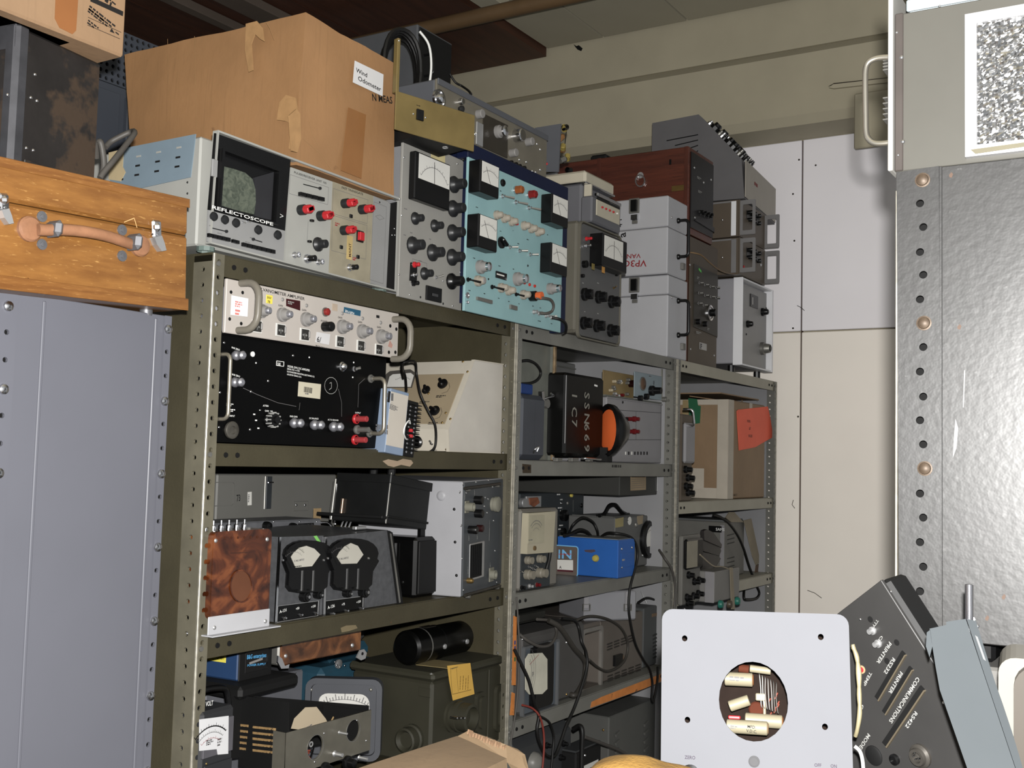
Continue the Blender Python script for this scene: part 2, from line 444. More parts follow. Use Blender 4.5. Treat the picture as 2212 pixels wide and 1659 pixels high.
def cable(name, label, pts, r, m=None, k=6, cat='cable', group=None):
    """pts: (px, py, depth plane Y); r in metres"""
    P = [onY(x, y, Y) for x, y, Y in pts]; c = P[0].copy()
    return simple(name, label, cat, tubemesh(smoothpts([p-c for p in P], k), r, 8), m or CABLE, Matrix.Translation(c), group)
def struct(name, me, m, M=None, parent=None):
    o = link(name, me, m, parent, M)
    if parent is None: o['kind'] = 'structure'
    return o
def tfit(F, t, x0, y0, x1, y1, size, m=None, n=.0004, name='lettering', par=None):
    """lettering stretched between two pixels, cap height in pixels"""
    a0, b0 = F.p(x0, y0, n); a1, b1 = F.p(x1, y1, n); k = F.k(x0, y0); L = math.hypot(a1-a0, b1-b0)
    me = textmesh(t, size*k*1.42)
    wd = max((v.co.x for v in me.vertices), default=1e-3)
    M = F.at(a0, b0, n, math.degrees(math.atan2(b1-b0, a1-a0))) @ Matrix.Diagonal((L/wd, 1, 1, 1))
    return link(name, me, m or INK, par or F.par, M)
def line(F, pts, m=None, t=1., n=.0004, name='printed_line', par=None, closed=False):
    """thin printed line through pixels, t pixels wide"""
    P = [F.p(x, y, n) for x, y in pts]; k = F.k(*pts[0])*t/2; v = []; f = []
    if closed: P.append(P[0])
    for (a, b), (c, d) in zip(P, P[1:]):
        L = math.hypot(c-a, d-b) or 1e-6; ux, uy = -(d-b)/L*k, (c-a)/L*k; q = len(v)
        v += [(a-ux, b-uy, 0), (c-ux, d-uy, 0), (c+ux, d+uy, 0), (a+ux, b+uy, 0)]; f.append((q, q+1, q+2, q+3))
    return F.link(name, mk('line', v, f), m or GINK, 0, 0, n, par=par)
def crumple(P8, m, name, par, n=10, amp=.003, bulge=.004, seed=1):
    """box from eight points (bottom four, top four, counter-clockwise), its walls slightly bowed and dented"""
    from mathutils import noise
    B, Tt = P8[:4], P8[4:]; v = []; f = []
    faces = [(B[i], B[(i+1) % 4], Tt[(i+1) % 4], Tt[i]) for i in range(4)]+[tuple(Tt), (B[3], B[2], B[1], B[0])]
    for A, Bq, Cc, Dd in faces:
        N = (Bq-A).cross(Dd-A).normalized(); q = len(v)
        for j in range(n+1):
            for i in range(n+1):
                s, t = i/n, j/n
                p = (A*(1-s)+Bq*s)*(1-t)+(Dd*(1-s)+Cc*s)*t
                e = min(s, 1-s, t, 1-t)*4
                p = p+N*(bulge*min(1, e)*(4*s*(1-s)*4*t*(1-t)))
                p = p+noise.noise_vector(p*9+Vector((seed, 0, 0)))*amp+noise.noise_vector(p*35)*amp*.25
                v.append(tuple(p))
        for j in range(n):
            for i in range(n):
                a = q+j*(n+1)+i; f.append((a, a+1, a+n+2, a+n+1))
    return link(name, mk('carton', v, f, .5), m, par)
def cboardmat(name, c, dark, spots=.68):
    if name in _M: return _M[name]
    m, nt, b = _new(name)
    o = _mixc(nt, _ramp(nt, _noise(nt, 5, 4), .3, .7), tuple(x*.86 for x in lin(c)), tuple(x*1.12 for x in lin(c)))
    o = _mixc(nt, _ramp(nt, _noise(nt, 3, 3, .5, (60, 60, 1.5)), .55, .75), o, tuple(x*.9 for x in lin(c)))
    o = _mixc(nt, _ramp(nt, _noise(nt, 16, 5, .7), spots, spots+.1), o, lin(dark))
    nt.links.new(o, b.inputs['Base Color']); b.inputs['Roughness'].default_value = .6
    bp = nt.nodes.new('ShaderNodeBump'); bp.inputs['Strength'].default_value = .25; bp.inputs['Distance'].default_value = .004
    nt.links.new(_noise(nt, 22, 4), bp.inputs['Height']); nt.links.new(bp.outputs[0], b.inputs['Normal'])
    _M[name] = m; return m
# ================================================================== the room
XW = 2.98; XB = 2.76; ZC = 3.30
PLASTER = mat('beige_plaster', (188, 178, 150), .75, amt=.08, scale=3, spots=.72, spotcol=(140, 128, 105), spotscale=7)
CEILP = mat('beige_ceiling_board', (182, 174, 150), .8, amt=.06, scale=2)
BOARD = mat('white_painted_board', (224, 220, 223), .45, amt=.03, scale=2, alb=1)
BOARD2 = mat('cream_painted_board', (228, 220, 209), .5, amt=.04, scale=2, alb=1)
PLY = wood('dark_brown_boards', (84, 44, 24), (104, 56, 30), (62, 34, 20), (1, 14, 20), 2, .55)
def wbox(name, x0, y0, z0, x1, y1, z1, m, parent=None, bv=0., st=False):
    me = boxmesh(x1-x0, y1-y0, z1-z0, bv)
    M = Matrix.Translation(((x0+x1)/2, (y0+y1)/2, z0))
    return struct(name, me, m, M, parent) if (st or parent is not None) else link(name, me, m, None, M)
wall = wbox('wall_back', XW+.02, -2.4, 0, XW+.14, 3.7, ZC, PLASTER, st=True)
wl = wbox('wall_left', -2.6, 3.6, 0, XW, 3.7, ZC, PLASTER, st=True)
fl_ = wbox('floor', -2.6, -2.4, -.08, XW+.14, 3.7, 0, mat('grey_concrete_floor', (110, 106, 100), .8, scale=5), st=True)
ce = wbox('ceiling', -2.6, -2.4, ZC+.02, XW+.14, 3.7, ZC+.12, CEILP, st=True)
# beige ceiling boards with seams, then the brown boards that hang a little lower
ys = onZ(1185, 107, ZC).y
y1 = onZ(1290, 70, ZC).y; y2 = onZ(1480, 40, ZC).y
for a, b in ((ys, y1), (y1, y2), (y2, y2-.62), (y2-.62, -2.4)):
    wbox('ceiling_board', -2.6, b+.004, ZC, XB-.002, a-.004, ZC+.018, CEILP, ce)
yb = ys+.003
for k in range(5):
    wbox('brown_board', -2.6, yb+.56*k, ZC-.035, XB-.002, yb+.56*k+.553, ZC+.015, PLY, ce)
# joists along the shelves above the boxes, and a pipe across
JO = mat('grey_brown_joist', (112, 98, 86), .7, scale=4)
for (px, py), wd in (((430, 28), .05), ((545, 20), .11), ((1060, 6), .09)):
    P = onZ(px, py, ZC-.06); wbox('ceiling_joist', -2.4, P.y-wd/2, ZC-.07, (XB-.01 if px < 900 else P.x+.06), P.y+wd/2, ZC-.036, JO if px < 900 else CEILP, ce, .003)
P0 = onZ(905, 58, 3.16); P1 = onZ(1250, -6, 3.16); D = (P1-P0); xm = (P0.x+P1.x)/2
pipe = simple('ceiling_pipe', 'brown painted pipe crossing under the ceiling boards', 'pipe', tubemesh([Vector((0, -3.0, 0)), Vector((0, 1.2, 0))], .028, 12), mat('brown_pipe_paint', (120, 92, 58), .5, scale=8), Matrix.Translation((xm, 1.2, 3.16)))
for yy in (-1.2, .6, 2.0):
    link('pipe_hanger', boxmesh(.02, .03, .14, .002), mat('brown_pipe_paint', (120, 92, 58)), pipe, LOCAL[pipe] @ Matrix.Translation((0, yy-1.2, 0)))
# beam along the back wall, in two steps, with an underside ledge
zb = onX(1640, 277, XB).z; zst = onX(1340, 168, XB).z
beam = wbox('trim_1', XB, -2.4, zb, XW+.02, 3.6, zst, PLASTER, st=True, bv=.03)
beam2 = wbox('trim_2', XB+.016, -2.4, zst, XW+.02, 3.6, ZC+.02, PLASTER, st=True)
fb = Face.__new__(Face)
class _W: pass
wallthing = _W(); wallthing.M = Matrix.Identity(4); wallthing.e = beam
LOCAL[beam] = LOCAL[beam]
Fb = Face(wallthing, Matrix(((0, 0, -1, XB), (-1, 0, 0, 0), (0, 1, 0, 0), (0, 0, 0, 1))), beam)
SEAM = mat('dark_seam', (62, 50, 38), .8, amt=.1)
for (x0, y0), (x1, y1_), off in (((1786, 45), (1940, 24), .03), ((1790, 187), (1945, 168), 0)):
    Fb.poly('plaster_crack', SEAM, [(x0, y0), (x0+12, y0-7), (x1, y1_-3), (x1, y1_), (x0+12, y0-4)], .003, n=-off)
    Fb.poly('plaster_ridge', PLASTER, [(x0+2, y0+4), (x0+12, y0-3), (x1, y1_), (x1, y1_+9), (x0+12, y0+6)], .012, n=-off)
Fb.poly('hook', BLKM, [(1244, 99), (1250, 103), (1255, 101), (1262, 107), (1259, 113), (1252, 110), (1247, 104)], .02, n=-.03)
Fb.box('junction_plate', PLASTER, 1848, 206, 1945, 312, .02, bv=.004)
# painted boards on the wall below the beam
zt = zb; ya = onX(1732, 315, XW).y; yc = onX(1727, 1300, XW).y; zs = onX(1790, 714, XW).z
yv = (ya+yc)/2
for (a, b, c, d_, m) in ((yv+.003, 3.55, zs+.003, zt, BOARD), (-1.16, yv-.003, zs+.003, zt, BOARD), (-2.4, -1.166, zs+.003, zt, BOARD), (yv+.003, 3.55, .1, zs-.003, BOARD2), (-1.16, yv-.003, .1, zs-.003, BOARD2), (-2.4, -1.166, .1, zs-.003, BOARD2)):
    wbox('wall_panel', XW, a, c, XW+.02, b, d_, m, wall, .002)
wbox('panel_seam', XW+.012, yv-.0035, .1, XW+.021, yv+.0035, zt, mat('seam_brown', (86, 62, 48), .8), wall)
Fwp = Face(wallthing, Matrix(((0, 0, -1, XW), (-1, 0, 0, 0), (0, 1, 0, 0), (0, 0, 0, 1))), wall)
for x, y in ((1726, 345), (1713, 419), (1762, 357), (1716, 520), (1713, 709), (1724, 900)): Fwp.lathe('nail_head', SEAM, x, y, [(2.2, 0), (1.8, .6), (0, .8)], .0, 8)
for pts in ([(1722, 660), (1730, 664), (1738, 671)], [(1714, 1080), (1711, 1090), (1717, 1098)], [(1744, 1275), (1760, 1281), (1775, 1292)]):
    P = [Fwp.p(*q) for q in pts]
    Fwp.link('scratch', tubemesh([(a, b, .0004) for a, b in P], .0012, 5), SEAM, 0, 0)
# tall blue-grey cabinet behind the shelves
LOCK = mat('blue_grey_cabinet_paint', (70, 75, 85), .5, amt=.05, scale=3)
Pl = onY(285, 76, .62); Pr = onY(338, 100, .62)
tc_ = T('steel_cabinet', 'tall blue grey steel cabinet behind the big brown carton, perforated along its top', 'cabinet', None, None, O=Vector((-.95, .62, 0)), d=.4)
tc_.w = 1.9; tc_.h = Pl.z; tc_.body(LOCK, z1=tc_.h-.12, bv=.002)
def perfgrid(wd, ht, nx, ny, r, n=6):
    v = []; f = []
    for i in range(nx):
        for j in range(ny):
            cx, cy = (i+.5)*wd/nx, (j+.5)*ht/ny; hx, hy = wd/nx/2, ht/ny/2; q = len(v)
            ang = [2*math.pi*(k+.5)/8 for k in range(8)]
            sq = [(1, .41), (.41, 1), (-.41, 1), (-1, .41), (-1, -.41), (-.41, -1), (.41, -1), (1, -.41)]
            v += [(cx+sx*hx, cy+sy*hy, 0) for sx, sy in sq]+[(cx+r*math.cos(a), cy+r*math.sin(a), 0) for a in ang]+[(cx+r*math.cos(a), cy+r*math.sin(a), -.004) for a in ang]
            for k in range(8):
                k2 = (k+1) % 8; f += [(q+k, q+k2, q+8+k2, q+8+k), (q+8+k, q+8+k2, q+16+k2, q+16+k)]
            for k, c in ((0, (1, 1)), (2, (-1, 1)), (4, (-1, -1)), (6, (1, -1))):
                v.append((cx+c[0]*hx, cy+c[1]*hy, 0)); f.append((q+k, len(v)-1, q+k+1))
    return v, f
v, f = perfgrid(.42, .12, 28, 8, .0045)
for k in range(2):
    o_ = tc_.F.link('perforated_strip', mk('perf', v, f), LOCK, .53+.42*k, tc_.h-.12, -.0)
tc_.body(BLKM, x0=.02, y0=.012, z0=tc_.h-.12, x1=1.88, z1=tc_.h, name='inner_back')
for k in range(3): tc_.F.boxm('door', LOCK, .02+k*.62, .1, .62+k*.62, tc_.h-.14, .012)

# ================================================================== the three shelving units
OLIVE = mat('olive_drab_paint', (76, 70, 50), .42, amt=.14, scale=9, spots=.70, spotcol=(112, 72, 46), spotscale=45, bump=.15, bscale=200)
GREYP = mat('grey_shelf_paint', (116, 115, 108), .42, amt=.12, scale=9, spots=.73, spotcol=(92, 84, 70), spotscale=40, bump=.1, bscale=200)
GREY3 = mat('pale_grey_shelf_paint', (156, 151, 134), .45, amt=.1, scale=9, spots=.74, spotcol=(120, 108, 86), spotscale=40)
PGREY = mat('light_grey_panel_paint', (140, 140, 142), .4, amt=.05, scale=6)
EDGE = mat('worn_bright_edge', (172, 166, 150), .35, .5, amt=.3, scale=60)
W = .914; DEP = .46; PITCH = .0247; FLW = .022; RTW = .046
def strip(wd, ht, off, r=.0042):
    n = int(ht/PITCH); v, f = perfgrid(wd, n*PITCH, 1, n, r)
    return mk('flange', v, f)
_fl = {}
def flange(ht, wd):
    if (ht, wd) not in _fl: _fl[(ht, wd)] = strip(wd, ht, 0)
    return _fl[(ht, wd)]
def unit(i, x0, shelves, m, label, pm, post_m=None, slots=False):
    t = T('shelving_unit', label, 'shelf', None, None, O=Vector((x0, 0, 0)), d=DEP)
    t.w = W; t.h = shelves[0]; H = shelves[0]-.002; n = int(H/PITCH); Hh = n*PITCH; pmx = post_m or m
    me = flange(round(H, 3), FLW); me2 = flange(round(H, 3), RTW)
    for nm, xa, sg in (('left', .004, 1), ('right', W-.004, -1)):
        p = link('post', me, pmx, t.e, Matrix(((1, 0, 0, xa if sg > 0 else xa-FLW), (0, 0, -1, 0), (0, 1, 0, H-Hh), (0, 0, 0, 1))))
        # the flange that returns into the depth, and the bright rolled corner
        link('return_flange', me2, pmx, p, Matrix(((0, 0, -1, xa if sg > 0 else xa-.002), (-1, 0, 0, RTW+.001), (0, 1, 0, H-Hh-PITCH/2), (0, 0, 0, 1))))
        link('corner_edge', boxmesh(.004, .004, H, .0008), EDGE, p, Matrix.Translation((xa, 0, 0)))
        link('post', boxmesh(.03, .03, H, .001), m, t.e, Matrix.Translation((xa+sg*.016, DEP-.02, 0)))
    for k, z in enumerate(shelves):
        s = link('shelf', boxmesh(W-.012, DEP-.012, .004, 0), m, t.e, Matrix.Translation((W/2, DEP/2+.002, z-.004)))
        link('front_lip', boxmesh(W-.012, .003, .034, .0006), m, s, Matrix.Translation((W/2, .0055, z-.036)))
        for bx in (.012, .05, .075, W-.075, W-.045, W-.016):
            link('bolt' if bx in (.012, W-.016) else 'bolt_hole', lathemesh([(.0045, 0), (.004, .0018), (0, .002)], 8), STL if bx in (.012, W-.016) else HOLE, s, Matrix(((1, 0, 0, bx), (0, 0, -1, .0038 if .03 < bx < W-.04 else -.001), (0, 1, 0, z-.018), (0, 0, 0, 1))))
    link('side_panel', boxmesh(.0015, DEP-.05, H, 0), pm, t.e, Matrix.Translation((W-.006, DEP/2+.01, 0)))
    if i == 0: link('side_panel', boxmesh(.0015, DEP-.05, H, 0), m, t.e, Matrix.Translation((.004, DEP/2+.02, 0)))
    link('back_panel', boxmesh(W-.01, .0015, H, 0), pm, t.e, Matrix.Translation((W/2, DEP-.003, 0)))
    return t
SH1 = [1.866, 1.566, 1.268, .93, .55]; SH2 = [1.866, 1.553, 1.252, .968, .60]; SH3 = [1.866, 1.442, 1.172, .75]
U1 = unit(0, 0, SH1, OLIVE, 'olive drab steel shelving unit with perforated posts and scraped paint, beside the grey cabinet end', OLIVE, mat('scuffed_olive_post', (104, 99, 82), .42, amt=.2, scale=14, spots=.72, spotcol=(120, 84, 58), spotscale=40))
U2 = unit(1, W, SH2, GREYP, 'grey steel shelving unit in the middle of the row, orange paint on a lower shelf', PGREY)
U3 = unit(2, 2*W, SH3, GREY3, 'pale grey narrow looking shelving unit at the far end, by the white wall boards', PGREY, GREYP)
# scraped patches, orange paint, yellow stain, slots in the side panel
TANP = mat('bare_tan_patch', (160, 138, 112), .7, amt=.1)
ORG = mat('orange_paint', (206, 122, 36), .5, amt=.15, scale=30, spots=.62, spotcol=(120, 84, 50), spotscale=26)
F1 = U1.front(.004)
F1.poly('scraped_patch', TANP, [(826, 996), (838, 992), (858, 996), (870, 991), (888, 994), (892, 1000), (885, 1008), (866, 1004), (850, 1009), (838, 1006)], .0006)
F1.poly('scraped_patch', mat('olive_patch', (122, 108, 78), .6), [(736, 1356), (748, 1351), (768, 1350), (772, 1357), (754, 1363), (738, 1366)], .0006)
F2 = U2.front(.004)
F2.poly('orange_paint', ORG, [(1278, 1516), (1300, 1505), (1430, 1455), (1430, 1471), (1390, 1488), (1275, 1529)], .0006)
F2.poly('bare_patch', mat('brown_bare_patch', (70, 56, 38), .6), [(1128, 1002), (1147, 1004), (1147, 1022), (1129, 1022)], .0006)
F2.scribble(1322, 1004, 76, 9, 1, mat('pencil_mark', (62, 60, 58), .8, amt=0), name='pencil_writing')
Fp = U2.front(-.0012)
for y0, y1_, x in ((1330, 1480, 1112), (1495, 1545, 1108)):
    Fp.poly('orange_paint', ORG, [(x-3, y0), (x+4, y0+3), (x+2, y1_), (x-7, y1_)], .0005)
for y_, m_ in ((1388, mat('blue_mark', (40, 70, 150))), (1424, mat('green_mark', (30, 110, 60))), (1400, mat('blue_mark', (40, 70, 150)))):
    Fp.cbox('paint_mark', m_, 1112, y_, 6, 9, .0006)
Fs3 = U3.left(W-.0052)
Fs3.poly('yellow_stain', mat('yellow_stain_paint', (176, 168, 44), .6, amt=.15, scale=40), [(1628, 1102), (1648, 1100), (1650, 1215), (1640, 1218), (1641, 1150), (1628, 1120)], .0006)
for zz in (1.45, 1.62): U3.left(W-.0052).boxm('panel_rib', PGREY, -.44, zz-.02, -.04, zz, .006)
# ================================================================== end of another steel unit, in front at the left
CABG = mat('blue_grey_panel_paint', (100, 101, 110), .4, amt=.04, scale=4)
YC = -.06
pa = onY(372, 676, YC); xr = pa.x; xl = onY(-3, 660, YC).x
ec = T('steel_cabinet', 'blue grey steel cabinet end with perforated corner posts, under the oak case', 'cabinet', None, None, O=Vector((xl, YC, 0)), d=.05)
ztop = onY(190, 655, YC).z
ec.w = xr-xl; ec.h = ztop
Fe = ec.F
a_l = Fe.p(72, 1100)[0]; a_r = Fe.p(318, 1100)[0]
a_l2 = Fe.p(36, 700)[0]; a_r2 = Fe.p(346, 900)[0]
Fe.boxm('end_panel', CABG, a_l2-.004, 0, a_r2+.004, ztop, .012, -.014, .001)
for a in (a_l, a_r): Fe.boxm('panel_bead', CABG, a-.0022, 0, a+.0022, ztop-.006, .003, -.002, .001)
def fstrip(wd, ht, pitch, r):
    n = int(ht/pitch); return perfgrid(wd, n*pitch, 1, n, r), n*pitch
for a0, wd in ((0, a_l2), (a_r2, ec.w-a_r2)):
    (v, f), hh = fstrip(wd, ztop, .0343, .0036)
    p = Fe.link('corner_post', mk('post', v, f), CABG, a0, ztop-hh, 0)
    Fe.boxm('post_back', HOLE, a0+.001, 0, a0+wd-.001, ztop, .004, -.012, 0, p)
    for k in range(0, int(ztop/.0343), 3):
        Fe.link('bolt', lathemesh([(.007, 0), (.0062, .0025), (.003, .0042), (0, .0045)], 10), CHR, a0+wd/2, ztop-.0343*(k+.5)-.002, .0, par=p)
for zz in (.0, .5, .9): ec.body(CABG, x0=.01, y0=.02, z0=zz, x1=ec.w-.01, y1=.05, z1=zz+.02, name='shelf_edge')
# ================================================================== top of the shelves, unit by unit
PW = mat('instrument_white', (150, 150, 144), .42, amt=.04)
PS = mat('instrument_silver', (134, 134, 133), .4, amt=.05)
SLATE = mat('slate_blue_paint', (112, 130, 142), .45, amt=.06)
# ---- flaw detector scope
r = T('oscilloscope', 'white cased flaw detector scope with round green screen, REFLECTOSCOPE written under it', 'instrument', (443, 527), (858, 431), Y=-.004, d=.44, zs=1.866)
F = r.F; L = r.left()
r.body(PW, y0=.02)
r.feet(mat('grey_green_foot', (96, 112, 106)), .014, r.F.th.M.translation.z-1.866)
F.ring('front_frame', PW, [(443, 527), (853, 633), (859, 431), (460, 283)], [(446, 523), (849, 628), (855, 434), (463, 289)], .004, n=-.02)
F.ring('rim', PW, [(443, 527), (853, 633), (859, 431), (460, 283)], [(445, 524), (850, 629), (856, 434), (462, 288)], .012, n=-.012)
F = r.front(-.0125)
hood = F.poly('screen_hood', BLK, [(462, 288), (625, 346), (613, 499), (448, 453)], .003, n=-.019)
F.ring('hood_rim', BLK, [(470, 322), (600, 366), (592, 488), (462, 448)], [(475, 328), (592, 372), (585, 482), (467, 446)], .012, n=-.016, par=hood)
F.poly('hood_cheek', mat('hood_grey', (52, 52, 56), .5), [(546, 384), (588, 372), (582, 476), (547, 468)], .004, n=-.016, par=hood)
scr = F.poly('screen', burl('green_phosphor', (66, 74, 62), (84, 92, 78), (100, 106, 90), 90, .3), [(476, 360), (500, 366), (524, 374), (540, 388), (546, 410), (547, 438), (543, 464), (468, 446), (468, 400)], .006, n=-.016, par=hood)
F.box('tab', PS, 456, 343, 466, 384, .004, n=-.016)
for x, y in ((605, 384), (605, 396), (603, 417), (602, 430), (601, 442)):
    F.cbox('indicator', WINK if y in (384, 417) else CHR, x, y, 7, 4, .002, n=-.016, par=hood)
line(F, [(588, 463), (600, 459), (612, 467), (600, 471)], WINK, 1.2, n=-.0155, par=hood, closed=True, name='emblem'); F.scribble(594, 463, 12, 4, 1, WINK, n=-.0155, par=hood)
tfit(F, 'REFLECTOSCOPE', 457, 450, 590, 488, 7.5, WINK, n=-.0035)
cp = F.poly('control_panel', PS, [(448, 454), (613, 499), (609, 566), (445, 522)], .003, n=-.019)
for x, y in ((458, 468), (482, 475), (506, 482), (554, 497), (596, 508)): F.knob(x, y, 10.5, 11, DKG, 'round', n=-.016)
for x, y in ((524, 480), (534, 478)): F.toggle(x, y, 6, 2.2, n=-.016)
def slider(F, x0, y0, x1, y1, n=0.):
    o = F.poly('slider', BLK, [(x0, y0-1), (x1, y1-1), (x1, y1+1), (x0, y0+1)], .0006, n=n); F.lathe('slider_knob', DKG, x1, y1, [(3.5, 0), (3.2, 4), (0, 5)], n, 10, o)
slider(F, 455, 492, 488, 500, -.016); slider(F, 566, 523, 546, 517, -.016)
def buttons(F, x0, y0, x1, y1, h, k, m=None, n=0., name='push_button', d=.005):
    for i in range(k):
        t0, t1 = i/k, (i+.85)/k; a = lambda t: (x0+(x1-x0)*t, y0+(y1-y0)*t)
        p, q = a(t0), a(t1)
        F.poly(name, m or BLK, [p, q, (q[0], q[1]+h), (p[0], p[1]+h)], d, n=n)
buttons(F, 447, 504, 495, 515, 8, 5, n=-.016); buttons(F, 499, 517, 514, 521, 7, 2, n=-.016); buttons(F, 521, 524, 592, 541, 8, 7, n=-.016)
for x, y, w_ in ((452, 486, 14), (470, 502, 20), (540, 512, 22), (530, 521, 24)): F.scribble(x, y, w_, 3, 1, GINK, n=-.0155)
m1 = F.poly('module_panel', PW, [(624, 362), (714, 393), (705, 591), (611, 567)], .005, n=-.02)
n1 = -.0149
tfit(F, 'PULSER/RECEIVER UNIT 10S', 635, 374, 705, 398, 4.6, n=n1)
line(F, [(627, 377), (710, 405), (708, 442), (625, 418)], GINK, .8, n=n1, closed=True); line(F, [(666, 478), (663, 520)], GINK, .8, n=n1)
slider(F, 655, 398, 690, 407, n1); buttons(F, 644, 415, 698, 428, 8, 4, n=n1, name='thumbwheel', d=.006)
def redknob(F, x, y, n=0., r=11.5):
    o = F.lathe('knob', DKG, x, y, [(r, 0), (r, 14), (r*.9, 16), (0, 16)], n, 16)
    F.lathe('red_cap', RED, x, y, [(r*.85, 15), (r*.85, 30), (r*.7, 33), (0, 33)], n, 12, o)
    k = F.k(x, y); a, b = F.p(x, y, n); F.link('grip', boxmesh(r*2.1*k, r*.9*k, 14*k, .001), RED, a, b, n+19*k, 25, par=o)
for x, y in ((648, 454), (690, 467)): redknob(F, x, y, n1)
for x, y in ((671, 477), (666, 522)): F.cbox('switch', BLK, x, y, 9, 5, .006, n=n1)
F.knob(686, 528, 16, 26, DKG, 'skirt', n=n1, line=WINK)
def bnc(F, x, y, r=6, h=14, n=0., m=None):
    o = F.lathe('connector', m or CHR, x, y, [(r, 0), (r, 3), (r*.7, 3.2), (r*.7, h*.8), (r*.85, h*.82), (r*.85, h), (r*.5, h), (r*.5, h*.7), (0, h*.7)], n, 12); return o
bnc(F, 635, 551, 7, 15, n1); bnc(F, 662, 559, 10, 10, n1); F.cyl('plug', BLK, 662, 559, 6.5, 26, n1); bnc(F, 686, 566, 7, 15, n1)
m2 = F.poly('module_panel', mat('yellowed_white', (142, 134, 112), .45, amt=.14, scale=22), [(715, 393), (802, 424), (795, 612), (707, 592)], .005, n=-.02)
tfit(F, 'FAST TRANSIGATE', 738, 407, 784, 422, 4.8, n=n1)
line(F, [(720, 407), (795, 432), (793, 483), (718, 461)], GINK, .8, n=n1, closed=True); line(F, [(719, 465), (793, 487), (790, 560), (716, 541)], GINK, .8, n=n1, closed=True)
for x, y in ((742, 440), (779, 453), (740, 498)): redknob(F, x, y, n1, 10.5)
o = F.cbox('switch', BLK, 776, 511, 21, 25, .004, n=n1); F.cbox('red_button', RED, 777, 511, 15, 18, .007, n=n1+.004, par=o)
for x, y in ((757, 467), (736, 534), (772, 555)): F.cbox('switch', BLK, x, y, 9, 8, .003, n=n1)
F.poly('paper_tape', mat('old_tape', (176, 152, 92), .6), [(750, 508), (762, 511), (759, 562), (748, 559)], .0006, n=n1)
F.text('MAINT', 758, 556, 7, mat('brown_ink', (70, 34, 20)), rot=92, n=n1+.0008)
F.scribble(724, 480, 16, 9, 2, RINK, n=n1); F.scribble(762, 555, 16, 8, 2, RINK, n=n1)
bnc(F, 754, 578, 8, 12, n1); F.cyl('plug', BLK, 754, 578, 5.5, 24, n1)
m3 = F.poly('blank_panel', PS, [(803, 424), (839, 441), (830, 623), (796, 612)], .005, n=-.02)
line(F, [(808, 436), (835, 447), (828, 613), (799, 604)], GINK, .8, n=n1, closed=True)
for x, y in ((820, 437), (811, 617)): F.screw(x, y, 2.2, BLK, n=n1)
line(F, [(811, 467), (821, 464), (830, 472), (820, 475)], GINK, .8, n=n1, closed=True, name='emblem')
F.poly('open_bay', HOLE, [(839, 440), (856, 436), (850, 627), (831, 622)], .002, n=-.02)
for x, y in ((852, 494), (847, 508), (853, 508)): F.screw(x, y, 1.8, CHR, n=-.018)
# left side: slate panel with louvre slots
L.poly('side_panel', SLATE, [(424, 290), (262, 322), (228, 424), (413, 383)], .0015)
for x, y in ((298, 358), (341, 349), (385, 340), (296, 378), (339, 370), (383, 360), (300, 338), (343, 329), (387, 319), (262, 388), (258, 368)):
    L.cbox('slot', PW if y in (338, 329, 319) else HOLE, x, y, 14, 4, .001, n=.0012, bv=0)
for x, y in ((405, 394), (405, 418)): L.screw(x, y, 2.6, BLK)
ZR = r.M.translation.z+r.h
# ---- the big carton
CARD = cboardmat('brown_carton', (156, 112, 64), (122, 82, 44))
Yb = .001; FLb = onY(640, 338, Yb); FLb.z = ZR+.002
FRb = onY(851, 416, Yb); FLt = onY(660, 28, Yb); FRt = onY(853, 138, Yb)
BLt = onX(270, 118, FLt.x); BLm = onX(287, 311, FLb.x)
dpt = max(BLt.y, BLm.y)-Yb
c = T('cardboard_box', 'large battered brown carton with a handwritten label, on top of the white scope', 'box', None, None, O=FLb, d=dpt)
c.w = FRb.x-FLb.x; c.h = FLt.z-FLb.z
def loc(P): return c.M.inverted() @ P
zb_ = ZR+.002
P8 = [Vector((FLb.x, Yb, zb_)), Vector((FRb.x, Yb, zb_)), Vector((FRb.x, Yb+dpt, zb_)), Vector((FLb.x+.005, BLm.y, zb_)), FLt, FRt, Vector((FRt.x, Yb+dpt, FRt.z)), Vector((BLt.x, BLt.y, BLt.z))]
crumple([loc(P) for P in P8], CARD, 'carton', c.e, 14, .004, .006, 3)
F = c.F; L = c.left()
nn = .0085
lb = F.poly('paper_label', mat('label_white', (205, 204, 204), .6, amt=.02), [(766, 131), (828, 161), (826, 208), (762, 178)], .0006, n=nn)
F.text('Wind', 769, 155, 9.5, INK, n=nn+.0008, rot=-1, par=lb, sq=1.25); tfit(F, 'Odometer', 773, 173, 823, 198, 10, INK, n=nn+.0008, par=lb)
tfit(F, 'N MEAS', 804, 217, 848, 224, 15, INK, n=nn, name='marker_writing')
TAPE = mat('brown_tape', (146, 98, 50), .25, amt=.06)
PTAPE = mat('pale_torn_tape', (164, 124, 76), .4, amt=.12, scale=40)
F.poly('tape_strip', TAPE, [(752, 232), (790, 248), (780, 386), (736, 368)], .0008, n=nn-.001)
F.poly('torn_flap', PTAPE, [(622, 250), (638, 236), (646, 246), (648, 300), (640, 330), (628, 326)], .003, n=.004)
L.poly('torn_tape', PTAPE, [(532, 52), (556, 46), (568, 60), (572, 90), (562, 84), (552, 74), (544, 96), (548, 152), (538, 156), (530, 110)], .0015, n=nn)
for pts in ([(575, 48), (583, 62), (592, 86)], [(605, 240), (618, 214), (634, 212)], [(362, 84), (365, 200)], [(420, 78), (424, 280)]):
    line(L, pts, PTAPE, 1., n=nn, name='crease')
